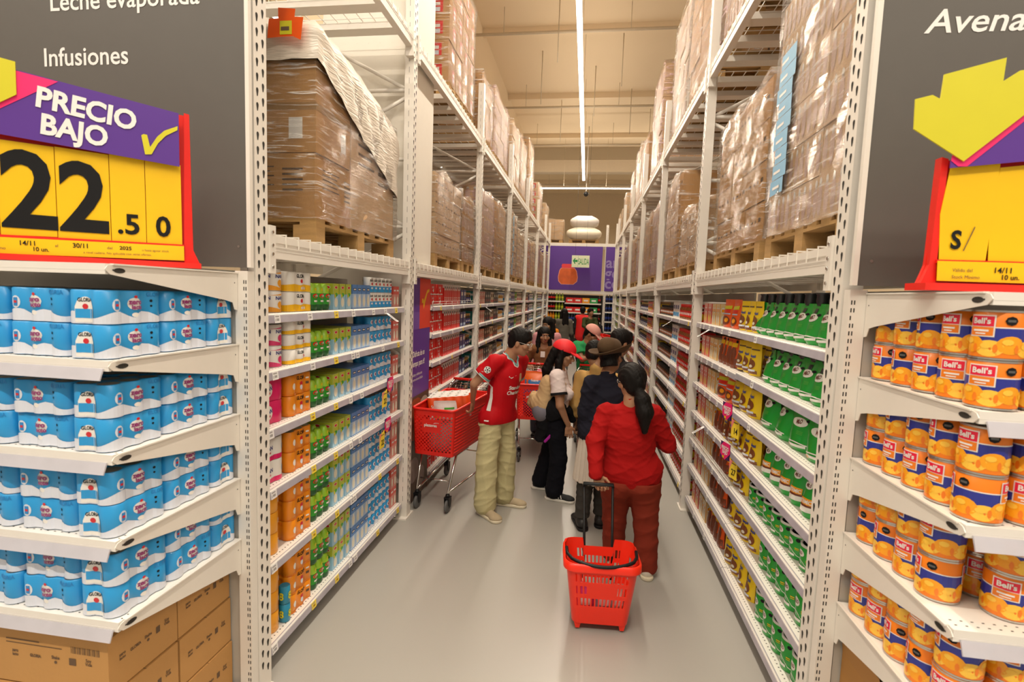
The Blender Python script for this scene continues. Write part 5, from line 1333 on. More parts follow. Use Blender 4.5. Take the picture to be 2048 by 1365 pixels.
# drinks
FZ = [1.44, 1.02, .62, .16]
ZZ = [1.79, 1.43, 1.06, .66, .16]
for i, z in enumerate(ZZ):
    for (x0, x1, nm) in ((-2.05, -.86, 'left'), (-.84, .56, 'middle'), (.68, 2.9, 'right')):
        b = MB(); zz = z-(.06 if nm == 'middle' else 0); b.box(x0, FY+.02, zz-.03, x1, FY+.5, zz, WHITE2); b.box(x0, FY+.0, zz-.045, x1, FY+.02, zz+.004, WHITE)
        tag(b.build('shelf'), 'white drinks shelf of the end rack, %s section, %s down' % (nm, ORD[i+1]), 'shelf', 'drinks shelves of the end rack')
    def row(key, x0, x1, n, zz, desc):
        for k in range(n):
            o = put(key, 1, x0+(x1-x0)*(k+.5)/n, FY+.14, zz+.002, '%s, %s along, %s drinks shelf of the end rack' % (desc, ORD[k+1], ORD[i+1]), 'drink', 'drinks on the end rack'); o.rotation_euler = (0, 0, 0)
    if i < 4:
        row(('cola', 'cola', 'orangesoda', 'cola')[i], -1.62, -1.22, 4, z, 'dark cola bottle' if i != 2 else 'orange soda bottle'); row('limesoda', -1.22, -.88, 3, z, 'lime soda bottle')
        row('sodared', -.80, -.18, 2, z-.06, 'red drinks box') if i < 2 else row('bluesoda', -.80, -.3, 5, z-.06, 'navy soda bottle')
        if i < 2: row('sodaorg', -.17, .12, 1, z-.06, 'orange drinks box'); row('sodagrn', .13, .42, 1, z-.06, 'green drinks box')
        row('cola', .43, .54, 1, z-.06, 'single cola bottle'); row('bluesoda', .72, 1.25, 5, z, 'navy bottle right of the post')
    if i == 0 or i > 2: continue
b = MB(); b.box(-2.05, FY+.52, .05, 2.9, FY+.54, 2.05, mat('dark_rack_back', (.06, .05, .045), .8)); tag(b.build('back_panel'), 'dark back of the end rack behind the drinks', 'back panel')
# loads on top of the end rack
def top_load(x, w, h, label, m, film, seed):
    t = empty('wrapped_pallet', (x+w/2, FY+.05, Z2+.12), PI/2*0); tag(t, label, 'wrapped pallet', 'wrapped pallets on the end rack')
    link('pallet', pallet_mesh(w, 1.0), t)
    b = MB(); n = 3
    for i in range(n):
        for k in range(max(1, int(h/.25))): b.box(-w+i*w/n+.004, .0, .14+k*.25, -w+(i+1)*w/n-.004, 1.0, .385+k*.25, m)
    b.build('stacked_goods', t); s = shell_mesh(w, 1.0, .1, .14+max(1, int(h/.25))*.25+.02, .02, seed, ny=8, nz=8); s.mats = [film]; s.build('stretch_film', t)
top_load(-1.52, 1.0, .95, 'wrapped kraft load on top of the end rack, at the left', CARD2, FILM, 81)
top_load(1.62, 1.0, 1.0, 'wrapped kraft load on top of the end rack, at the right', CARD2, FILM, 82)
t = empty('wrapped_bundle', (-.22, FY+.35, Z2+.12)); tag(t, 'white film-wrapped bundle on a pallet on top of the end rack', 'wrapped bundle')
o = link('pallet', pallet_mesh(1.15, 1.0), t, (.58, -.3, 0))
def pillow(w, d, h, z, m, seed):
    b = MB(); rs = np.random.RandomState(seed); n = 24; vs = []
    for k in range(9):
        a = k/8; q = math.sin(a*PI)**.35 if 0 < a < 1 else .55
        for i in range(n):
            f = 2*PI*i/n; cx = max(-1, min(1, 1.3*math.cos(f))); cy = max(-1, min(1, 1.3*math.sin(f))); r = q*(1+(rs.rand()-.5)*.04)
            vs.append((cx*w/2*r, cy*d/2*r, z+h*a))
    b.add(vs, [[k*n+i, k*n+(i+1) % n, (k+1)*n+(i+1) % n, (k+1)*n+i] for k in range(8) for i in range(n)]+[[8*n+i for i in range(n)], list(range(n))[::-1]], m, True); return b
WB = mat('white_bagged_goods', (.85, .78, .62), .4, bump=.3, bscale=14)
pillow(1.34, 1.0, .48, .14, WB, 1).build('lower_bundle', t); pillow(1.10, .9, .45, .60, mat('clear_bagged_goods', (.66, .60, .55), .3, bump=.4, bscale=16), 2).build('upper_bundle', t)
# ================================================================== figures: smooth implicit bodies
def V3(*a): return np.array(a, float)
class Field:
    def __init__(s, k=.02): s.p = []; s.k = k; s.cuts = []
    def cap(s, a, b, ra, rb=None, sq=1., n=None, k=None): s.p.append(('c', V3(*a), V3(*b), ra, ra if rb is None else rb, sq, None if n is None else V3(*n)/np.linalg.norm(n), k)); return s
    def ell(s, c, r, ax=None, k=None):
        s.p.append(('e', V3(*c), V3(*r), np.eye(3) if ax is None else np.array(ax), k)); return s
    def sub(s, c, r, ax=None, k=.01): s.cuts.append(('e', V3(*c), V3(*r), np.eye(3) if ax is None else np.array(ax), k)); return s
    def plane(s, p, n): s.cuts.append(('h', V3(*p), V3(*n)/np.linalg.norm(n))); return s
    @staticmethod
    def _d(q, X):
        if q[0] == 'c':
            _, a, b, ra, rb, sq, n, k = q; d = b-a; L = d@d+1e-12
            R = X-a; t = np.clip(R@d/L, 0, 1); W_ = R-t[..., None]*d
            if n is not None and sq != 1.:
                c = W_@n; W_ = W_+c[..., None]*n*(1/sq-1)
            return np.sqrt((W_**2).sum(-1))-(ra+(rb-ra)*t)
        _, c, r, ax = q[:4]; R = (X-c)@ax.T; u = R/r; m = np.sqrt((u**2).sum(-1)+1e-12); g = np.sqrt(((R/r**2)**2).sum(-1))+1e-9
        return m*(m-1)/g
    def bounds(s):
        lo, hi = [], []
        for q in s.p:
            if q[0] == 'c': r = max(q[3], q[4]); lo.append(np.minimum(q[1], q[2])-r); hi.append(np.maximum(q[1], q[2])+r)
            else: r = max(q[2]); lo.append(q[1]-r); hi.append(q[1]+r)
        return np.min(lo, 0), np.max(hi, 0)
    def grid(s, h, disp=None):
        lo, hi = s.bounds(); lo = lo-3*h-.01; hi = hi+3*h+.01; N = np.ceil((hi-lo)/h).astype(int)+1
        A = [lo[i]+h*np.arange(N[i]) for i in range(3)]; Vv = np.full(N, 1., np.float64)
        for q in s.p:
            k = q[-1] if q[-1] is not None else s.k; m = k+3*h+.012
            if q[0] == 'c': r = max(q[3], q[4]); l, u = np.minimum(q[1], q[2])-r-m, np.maximum(q[1], q[2])+r+m
            else: r = max(q[2]); l, u = q[1]-r-m, q[1]+r+m
            i0 = np.maximum(0, np.floor((l-lo)/h).astype(int)); i1 = np.minimum(N, np.ceil((u-lo)/h).astype(int)+1)
            if (i1 <= i0).any(): continue
            sl = tuple(slice(i0[i], i1[i]) for i in range(3))
            X = np.stack(np.meshgrid(A[0][sl[0]], A[1][sl[1]], A[2][sl[2]], indexing='ij'), -1)
            d = s._d(q, X); o = Vv[sl]; w = np.clip(.5+.5*(o-d)/k, 0, 1); Vv[sl] = o*(1-w)+d*w-k*w*(1-w)
        if s.cuts or disp:
            X = np.stack(np.meshgrid(*A, indexing='ij'), -1)
            if disp: Vv = Vv+disp(X)
            for q in s.cuts:
                if q[0] == 'h': Vv = np.maximum(Vv, (X-q[1])@q[2])
                else:
                    d = -s._d(q, X); k = q[4]; w = np.clip(.5-.5*(Vv-d)/k, 0, 1); Vv = Vv*(1-w)+d*w+k*w*(1-w)
        return lo, h, Vv
    def net(s, h, disp=None):
        lo, h, V_ = s.grid(h, disp); I = V_ < 0; N = V_.shape
        c = np.zeros(tuple(n-1 for n in N), int)
        for dx in (0, 1):
            for dy in (0, 1):
                for dz in (0, 1): c += I[dx:N[0]-1+dx, dy:N[1]-1+dy, dz:N[2]-1+dz]
        act = (c > 0) & (c < 8); idx = -np.ones(c.shape, int); idx[act] = np.arange(act.sum()); ii = np.argwhere(act)
        acc = np.zeros((len(ii), 3)); cnt = np.zeros(len(ii))
        for ax in range(3):
            for a in (0, 1):
                for b in (0, 1):
                    o0 = [0, 0, 0]; oth = [x for x in range(3) if x != ax]; o0[oth[0]] = a; o0[oth[1]] = b; o1 = list(o0); o1[ax] = 1
                    v0 = V_[ii[:, 0]+o0[0], ii[:, 1]+o0[1], ii[:, 2]+o0[2]]; v1 = V_[ii[:, 0]+o1[0], ii[:, 1]+o1[1], ii[:, 2]+o1[2]]
                    m = (v0 < 0) != (v1 < 0); t = np.where(m, v0/(v0-v1+1e-15), 0); P = np.array(o0)[None]+np.zeros((len(ii), 3)); P[:, ax] += t
                    acc += P*m[:, None]; cnt += m
        vs = lo+h*(ii+acc/cnt[:, None]); F = []
        for ax in range(3):
            o = [x for x in range(3) if x != ax]
            s0 = [slice(1, n-1) for n in N]; s1 = [slice(1, n-1) for n in N]; s0[ax] = slice(0, N[ax]-1); s1[ax] = slice(1, N[ax])
            A, B = I[tuple(s0)], I[tuple(s1)]; m = A != B; q = np.argwhere(m); 
            if not len(q): continue
            flip = A[m]; base = q.copy(); base[:, o[0]] += 1; base[:, o[1]] += 1
            def g(da, db):
                w = base.copy(); w[:, o[0]] -= da; w[:, o[1]] -= db; return idx[w[:, 0], w[:, 1], w[:, 2]]
            Q = np.stack([g(1, 1), g(0, 1), g(0, 0), g(1, 0)], 1)
            fl = flip if ax != 1 else ~flip
            Q[~fl] = Q[~fl][:, ::-1]; F.append(Q[(Q >= 0).all(1)])
        return vs, np.concatenate(F)
def net_mesh(name, nets, m):
    vs = []; fs = []; o = 0
    for v, f in nets: vs.append(v); fs.append(f+o); o += len(v)
    v = np.concatenate(vs); f = np.concatenate(fs); me = bpy.data.meshes.new(name)
    me.vertices.add(len(v)); me.vertices.foreach_set('co', v.ravel().astype(np.float32)); me.loops.add(len(f)*4); me.loops.foreach_set('vertex_index', f.ravel().astype(np.int32))
    me.polygons.add(len(f)); me.polygons.foreach_set('loop_start', np.arange(0, len(f)*4, 4, dtype=np.int32)); me.polygons.foreach_set('loop_total', np.full(len(f), 4, np.int32))
    me.polygons.foreach_set('use_smooth', np.ones(len(f), bool)); me.materials.append(m); me.update(calc_edges=True); me.validate(); return me
def folds(amp, seed=0, zf=38., xf=16.):
    r = np.random.RandomState(seed); D = r.randn(5, 3)*np.array([xf, xf, zf]); ph = r.rand(5)*6
    def f(X):
        s = 0
        for d, p in zip(D, ph): s = s+(1-np.abs(np.sin((X@d)*.5+p+1.6*np.sin(X[..., 0]*11+p)+1.1*np.sin(X[..., 2]*7+2*p))))**3
        return -amp*(s/5-.2)*3.4
    return f
def unit(v): v = V3(*v); return v/np.linalg.norm(v)
SKIN = mat('skin_tan', (.42, .21, .115), .5, var=.05, scale=20); SKIN2 = mat('skin_brown', (.34, .165, .085), .5, var=.05, scale=20)
HAIR = mat('black_hair', (.006, .0045, .004), .55, spec=.18, var=.5, scale=40, stretch=(6, 6, .6), bump=.25, bscale=60)
LIPS = mat('lips', (.36, .09, .07), .45); EYEW = mat('eye_white', (.70, .66, .62), .3); EYED = mat('eye_dark', (.015, .01, .008), .2)
def basis(fwd, up=(0, 0, 1)):
    f = unit(fwd); r = unit(np.cross(f, up)); u = np.cross(r, f); return r, f, u
def head_skin(F, J, s=1.):
    r, f, u = basis(J['fwd'], J.get('hup', (0, 0, 1))); c = V3(*J['head']); ax = [r, f, u]
    P = lambda x, y, z: c+s*(x*r+y*f+z*u)
    F.ell(P(0, -.008, .022), (.072*s, .090*s, .086*s), ax); F.ell(P(0, .024, -.040), (.056*s, .062*s, .070*s), ax, .02)
    F.ell(P(0, .060, -.086), (.026*s, .022*s, .020*s), ax, .02); F.ell(P(0, .070, -.028), (.045*s, .022*s, .035*s), ax, .015)
    F.cap(P(0, .086, .010), P(0, .108, -.028), .009*s, .013*s, k=.008); F.ell(P(0, .100, -.036), (.018*s, .011*s, .009*s), ax, .006)
    F.ell(P(0, .082, .030), (.050*s, .014*s, .011*s), ax, .012)
    F.ell(P(0, .088, -.058), (.024*s, .010*s, .0075*s), ax, .006)
    for q in (-1, 1):
        F.ell(P(.074*q, -.005, -.012), (.008*s, .018*s, .031*s), ax, .006); F.ell(P(.048*q, .062, -.022), (.020*s, .020*s, .020*s), ax, .014)
        F.sub(P(.032*q, .098, .008), (.017*s, .012*s, .010*s), ax, .008)
    F.sub(P(0, .102, -.0585), (.026*s, .006*s, .0018*s), ax, .003)
    return P
def hand_field(F, w, d, pn, s=1., curl=.3, side=1, thumb=1.):
    """w wrist, d finger direction, pn palm normal; side +1 puts the thumb to d x pn"""
    d = unit(d); pn = V3(*pn); pn = unit(pn-d*(pn@d)); t = np.cross(d, pn)*side; w = V3(*w)
    F.cap(w-d*.02, w+d*.03, .024*s, .026*s, .62, pn, .01)
    F.cap(w+d*.035+t*.016, w+d*.075+t*.020, .022*s, .020*s, .55, pn, .012); F.cap(w+d*.035-t*.014, w+d*.072-t*.020, .020*s, .018*s, .55, pn, .012)
    for i, L in enumerate((.072, .080, .074, .058)):
        o = (.030-.0195*i)*s; b = w+d*(.082-.004*abs(i-1.2))*s+t*o; a = curl*(.8+.25*i); p = b; dd = d+t*(.10-.07*i); dd = unit(dd)
        for j, fr in enumerate((.45, .30, .25)):
            ang = a*(j+.6); v = dd*math.cos(ang)+pn*math.sin(ang); q = p+v*L*fr*s
            F.cap(p, q, (.0092-.0010*j)*s, (.0088-.0010*j)*s, k=.004); p = q
    b = w+d*.022+t*.026; m = b+unit(d*.7+t*.75*thumb+pn*.25)*.038*s; e = m+unit(d*.9+t*.25+pn*.45)*.030*s
    F.cap(b, m, .0135*s, .011*s, k=.01); F.cap(m, e, .0105*s, .0085*s, k=.004)
def person(name, label, J, group=None, tops=(), skin=SKIN, hs=1., face=True, fine=1., bw=1., hands=True, eyes=True, legs=True):
    """J holds world-space joints. The body is one surface; garments are child meshes."""
    org = V3((J['anR'][0]+J['anL'][0])/2, (J['anR'][1]+J['anL'][1])/2, 0)
    t = empty(name, tuple(org)); tag(t, label, 'person', group)
    J = {k: (V3(*v)-org if k not in ('fwd', 'hup', 'hdR', 'hdL', 'pnR', 'pnL', 'front') else V3(*v)) for k, v in J.items()}
    fr = unit(J['front'])
    B = Field(.03); pel = (J['hipR']+J['hipL'])/2; shc = (J['shR']+J['shL'])/2
    B.cap(pel+V3(0, 0, .03), shc-V3(0, 0, .10), .115*bw, .115*bw, .8, fr); B.cap(J['shR']*.85+shc*.15, J['shL']*.85+shc*.15, .055, .055); B.cap(shc, J['neck'], .06, .052)
    B.cap(J['neck']-unit(J['head']-J['neck'])*.02, J['head']-unit(J['head']-J['neck'])*.05*hs, .050*hs, .050*hs, k=.03)
    for S in 'RL':
        B.cap(J['sh'+S], J['el'+S], .046, .037, k=.02); B.cap(J['el'+S], J['wr'+S], .038, .023, .9, J['pn'+S], k=.015)
        if legs: B.cap(J['hip'+S], J['kn'+S], .075*bw, .052, k=.03); B.cap(J['kn'+S], J['an'+S], .052, .036, k=.02)
    nets = [B.net(.009*fine)]
    H = Field(.018*hs); Pf = head_skin(H, J, hs); H.cap(J['neck'], Pf(0, -.015, -.06), .048*hs, .050*hs, k=.02); nets.append(H.net(.0042*fine))
    if hands:
        for S in 'RL':
            Hh = Field(.006); hand_field(Hh, J['wr'+S], J['hd'+S], J['pn'+S], hs*.98, J_curl.get((name, S), .35), (1 if S == 'R' else -1)); nets.append(Hh.net(.0034*fine))
    o = bpy.data.objects.new('body', net_mesh('body', nets, skin)); COL.objects.link(o); o.parent = t
    if eyes:
        r, f, u = basis(J['fwd'], J.get('hup', (0, 0, 1))); W3 = MB(); D3 = MB(); Bm = MB()
        for q in (-1, 1):
            c = Pf(.032*q, .078, .006)
            e = MB(); e.lathe([(0.0001, -.013), (.009, -.009), (.0125, 0), (.009, .009), (.0001, .013)], EYEW, 12, (0, 0, 0)); ob = e.build('eye', t, tuple(c)); ob.scale = (hs*1., hs*1., hs*.72)
            ee = MB(); ee.lathe([(.0001, -.006), (.0055, -.003), (.0055, .003), (.0001, .006)], EYED, 10, (0, 0, 0)); ob = ee.build('iris', t, tuple(c+f*.0095*hs)); ob.scale = (hs, hs, hs)
            b_ = Field(.003).cap(Pf(.016*q, .089, .029), Pf(.034*q, .086, .035), .0035*hs, .004*hs).cap(Pf(.034*q, .086, .035), Pf(.052*q, .070, .029), .004*hs, .002*hs)
            ob = bpy.data.objects.new('eyebrow', net_mesh('eyebrow', [b_.net(.002)], HAIR)); COL.objects.link(ob); ob.parent = t
        L_ = Field(.003).ell(Pf(0, .0945, -.0545), (.022*hs, .0055*hs, .0042*hs), [r, f, u]).ell(Pf(0, .0945, -.0635), (.019*hs, .0065*hs, .0048*hs), [r, f, u])
        ob = bpy.data.objects.new('lips', net_mesh('lips', [L_.net(.0018)], LIPS)); COL.objects.link(ob); ob.parent = t
    return t, J, Pf
J_curl = {}
def garment(name, t, F, h, m, disp=None, label=None, extra=()):
    o = bpy.data.objects.new(name, net_mesh(name, [F.net(h, disp)]+list(extra), m)); COL.objects.link(o); o.parent = t
    if label: o['label'] = label
    return o
def top_field(J, r=1., sleeve='long', front=None, belly=0., bust=0., hemz=None, w=.145, th=.0, sl=1., cuff=1., k=.03, nk=.062, neck_open=1.):
    F = Field(k); fr = unit(J['front']); pel = (J['hipR']+J['hipL'])/2; shc = (J['shR']+J['shL'])/2; mid = pel*.5+shc*.5
    F.cap(pel+V3(0, 0, -.02), mid, w*r*1.04, w*r, .80, fr); F.cap(mid, shc-V3(0, 0, .12), w*r, w*r*1.02, .80, fr)
    F.cap(J['shR']*.9+shc*.1-V3(0, 0, .005), J['shL']*.9+shc*.1-V3(0, 0, .005), .066+th, .066+th); F.cap(shc-V3(0, 0, .02), J['neck']-V3(0, 0, .01), nk+.012, nk, k=.03)
    if belly: F.ell(mid-V3(0, 0, .08)+fr*.04, (w*r*1.0, w*r*.95, .15))
    if bust:
        rt = np.cross(fr, V3(0, 0, 1))
        for q in (-1, 1): F.ell(shc-V3(0, 0, .17)+fr*(w*r*.60)+rt*q*.075, (.075*bust, .07*bust, .07*bust))
    for S in 'RL':
        a, e, wv = J['sh'+S], J['el'+S], J['wr'+S]
        if sleeve == 'long': F.cap(a, e, .062*sl, .054*sl, k=.025); F.cap(e, e+(wv-e)*.92, .054*sl, .038*sl*cuff, k=.02)
        elif sleeve == 'short': F.cap(a, a+(e-a)*.62, .066*sl, .070*sl, k=.025)
        elif sleeve == 'three': F.cap(a, e, .062*sl, .056*sl, k=.025); F.cap(e, e+(wv-e)*.45, .054*sl, .046*sl, k=.02)
    if neck_open: r_ = np.cross(fr, V3(0, 0, 1)); F.sub(J['neck']+fr*.030+V3(0, 0, .012), (.066*neck_open, .074*neck_open, .070), [r_, fr, V3(0, 0, 1)], .006)
    if sleeve == 'short':
        for S in 'RL':
            a, e = J['sh'+S], J['el'+S]; d = unit(e-a); p = a+(e-a)*.62
            F.cuts.append(('slab', p, d))
    if hemz is not None: F.plane((0, 0, hemz), (0, 0, -1))
    return F
_old = Field.grid
def _grid(s, h, disp=None):
    sl = [c for c in s.cuts if c[0] == 'slab']; s.cuts = [c for c in s.cuts if c[0] != 'slab']
    lo, h, V_ = _old(s, h, disp)
    if sl:
        N = V_.shape; A = [lo[i]+h*np.arange(N[i]) for i in range(3)]; X = np.stack(np.meshgrid(*A, indexing='ij'), -1)
        for _, p, d in sl:
            q = (X-p)@d; R = X-p; rad = np.sqrt(((R-q[..., None]*d)**2).sum(-1)); m = (rad < .10) & (q < .15)
            V_ = np.where(m, np.maximum(V_, q), V_)
    s.cuts += sl; return lo, h, V_
Field.grid = _grid
def pants_field(J, r=1., hemf=.94, loose=1., waistz=None, k=.025, fl=1.):
    F = Field(k); pel = (J['hipR']+J['hipL'])/2; fr = unit(J['front'])
    F.cap(J['hipR']+V3(0, 0, .04), J['hipL']+V3(0, 0, .04), .092*r, .092*r, .95, fr); F.cap(pel+V3(0, 0, .02), pel+V3(0, 0, .12), .125*r, .122*r, .85, fr)
    for S in 'RL':
        a, b, c = J['hip'+S], J['kn'+S], J['an'+S]; F.cap(a-fr*.015, a-V3(0, 0, .10), .092*r, .088*r)
        F.cap(a, b, .090*r, .066*loose, k=.03); F.cap(b, b+(c-b)*hemf, .066*loose, .058*loose*fl, k=.02)
    if waistz: F.plane((0, 0, waistz), (0, 0, 1))
    z = min(J['anR'][2], J['anL'][2])
    return F
def shoe(t, J, S, m, sole, s=1., high=False, stripes=None, name='shoe'):
    a = J['an'+S]; to = J['to'+S]; d = to-a; L = math.hypot(d[0], d[1]); d = V3(d[0]/L, d[1]/L, 0); n = V3(-d[1], d[0], 0)
    g = a[2]*0+max(0, min(J['an'+S][2]-.085, .05)); base = V3(a[0], a[1], J.get('fz'+S, V3(0, 0, 0))[2] if isinstance(J.get('fz'+S), np.ndarray) else 0.)
    F = Field(.02); F.ell(base-d*.035*s+V3(0, 0, .050), (.040*s, .038*s, .046)); F.cap(base-d*.02+V3(0, 0, .045), base+d*.13*s+V3(0, 0, .032), .040*s, .034*s); F.ell(base+d*.15*s+V3(0, 0, .030), (.052*s, .044*s, .030)); F.cap(base+V3(0, 0, .05), base+V3(0, 0, .12 if high else .085), .042*s, .040*s)
    F.plane((0, 0, base[2]+.022), (0, 0, -1)); root = empty(name, tuple(0*base)); root.parent = t
    bpy.data.objects.remove(root)
    o = garment(name, t, F, .005, m)
    G = Field(.012); G.cap(base-d*.045*s+V3(0, 0, .016), base+d*.155*s+V3(0, 0, .016), .046*s, .048*s); G.plane((0, 0, base[2]+.026), (0, 0, 1)); G.plane((0, 0, base[2]+.001), (0, 0, -1))
    q = garment('sole', o, G, .005, sole); 
    if stripes:
        for k in range(3):
            b = Field(.004)
            for sg in (-1, 1): 
                p = base+d*(.03+.026*k)*s; b.cap(p+n*sg*.040*s+V3(0, 0, .036), p-d*.012+n*sg*.030*s+V3(0, 0, .070), .0045, .0045)
            garment('stripe', o, b, .0035, stripes)
    return o
def conform(t, target, fn_pts, faces, m, name, direction, off=.003, st=.4):
    """lay flat artwork onto a garment: rays along `direction` find the cloth"""
    me = target.data; bv = BVHTree.FromPolygons([v.co[:] for v in me.vertices], [p.vertices[:] for p in me.polygons]); D = Vector(unit(direction)); out = []; last = .3
    for p in fn_pts:
        p = Vector(p); h = bv.ray_cast(p-D*st, D, .9)
        if h[0] is not None: out.append(h[0]-D*off); last = (h[0]-p).dot(D)
        else: out.append(p+D*(last-off))
    b = MB(); b.add([tuple(q) for q in out], faces, m); o = b.build(name); o.parent = target; return o
def art_text(t, target, s, org, right, up, h, m, name='lettering', bold=.02, sx=1., direction=None, off=.003):
    vs, fs = text2d(s, bold); R, U_ = unit(right), unit(up); D = direction if direction is not None else -np.cross(R, U_)
    return conform(t, target, [V3(*org)+R*x*h*sx+U_*y*h for x, y in vs], fs, m, name, D, off)
def art_grid(t, target, pts2, org, right, up, m, name, direction=None, off=.003, n=6, st=.4):
    """convex polygon outline given as a quad strip: pts2 = list of (left, right) pairs going up"""
    R, U_ = unit(right), unit(up); D = direction if direction is not None else -np.cross(R, U_); P = []; f = []
    for (a, b) in pts2:
        for i in range(n+1): q = (a[0]+(b[0]-a[0])*i/n, a[1]+(b[1]-a[1])*i/n); P.append(V3(*org)+R*q[0]+U_*q[1])
    for k in range(len(pts2)-1):
        for i in range(n): f.append([k*(n+1)+i, k*(n+1)+i+1, (k+1)*(n+1)+i+1, (k+1)*(n+1)+i])
    return conform(t, target, P, f, m, name, D, off, st)
# ================================================================== trolleys and the rolling basket
def rrect(x0, x1, y0, y1, r, n=120):
    """rounded rectangle perimeter, n points, starting at the front-left corner going along the front"""
    segs = [((x0+r, y0), (x1-r, y0)), None, ((x1, y0+r), (x1, y1-r)), None, ((x1-r, y1), (x0+r, y1)), None, ((x0, y1-r), (x0, y0+r)), None]
    cen = [None, (x1-r, y0+r, -90), None, (x1-r, y1-r, 0), None, (x0+r, y1-r, 90), None, (x0+r, y0+r, 180)]
    Ls = [abs(x1-x0)-2*r, r*PI/2, abs(y1-y0)-2*r, r*PI/2]*2; T = sum(Ls); out = []
    for i in range(n):
        d = T*i/n
        for k, L in enumerate(Ls):
            if d <= L+1e-9: break
            d -= L
        if segs[k]: a, b = segs[k]; t = d/L; out.append((a[0]+(b[0]-a[0])*t, a[1]+(b[1]-a[1])*t))
        else: cx, cy, a0 = cen[k]; a = math.radians(a0)+d/r; out.append((cx+r*math.cos(a), cy+r*math.sin(a)))
    return out
def holed_wall(b, bot, top, z0, z1, nz, hole, m, ztop=None, th=.004):
    n = len(bot); vs = []
    for k in range(nz+1):
        t = k/nz
        for i in range(n):
            zz = z0+(((ztop(i) if ztop else z1))-z0)*t
            vs.append((bot[i][0]+(top[i][0]-bot[i][0])*t, bot[i][1]+(top[i][1]-bot[i][1])*t, zz))
    cx = sum(p[0] for p in bot)/n; cy = sum(p[1] for p in bot)/n; N = len(vs)
    inn = [(x+(cx-x)*th/.2, y+(cy-y)*th/.2, z) for x, y, z in vs]; fs = []
    H = [[hole(i, k) for i in range(n)] for k in range(nz)]
    for k in range(nz):
        for i in range(n):
            if H[k][i]: continue
            j = (i+1) % n; q = [k*n+i, k*n+j, (k+1)*n+j, (k+1)*n+i]
            fs.append(q); fs.append([N+w for w in q[::-1]])
            if H[k][(i+1) % n]: fs.append([k*n+j, N+k*n+j, N+(k+1)*n+j, (k+1)*n+j])
            if H[k][(i-1) % n]: fs.append([k*n+i, (k+1)*n+i, N+(k+1)*n+i, N+k*n+i])
            if k+1 < nz and H[k+1][i]: fs.append([(k+1)*n+i, (k+1)*n+j, N+(k+1)*n+j, N+(k+1)*n+i])
            if k > 0 and H[k-1][i]: fs.append([k*n+i, N+k*n+i, N+k*n+j, k*n+j])
    b.add(vs+inn, fs, m)
    return b
def caster(t, x, y, z0=.0, r=.062):
    c = empty('caster', (x, y, z0)); c.parent = t
    b = MB(); b.lathe([(.0, -.014), (r*.5, -.014), (r*.9, -.012), (r, -.006), (r, .006), (r*.9, .012), (r*.5, .014), (0, .014)], GREYP, 18, (0, 0, r), axis='x'); b.lathe([(.012, -.022), (.012, .022)], CHROME, 8, (0, 0, r), axis='x'); b.build('wheel', c)
    b = MB()
    for s in (-1, 1): b.prism([(-.018, r-.01), (.018, r-.01), (.035, r*2-.02), (.030, r*2+.018), (-.030, r*2+.018)], s*.022-.002, s*.022+.002, BLACK, 'x')
    b.box(-.025, -.03, r*2+.012, .025, .035, r*2+.022, BLACK); b.lathe([(.018, r*2+.02), (.022, r*2+.03), (.018, r*2+.045)], BLACK, 10, (0, 0, 0)); b.build('fork', c)
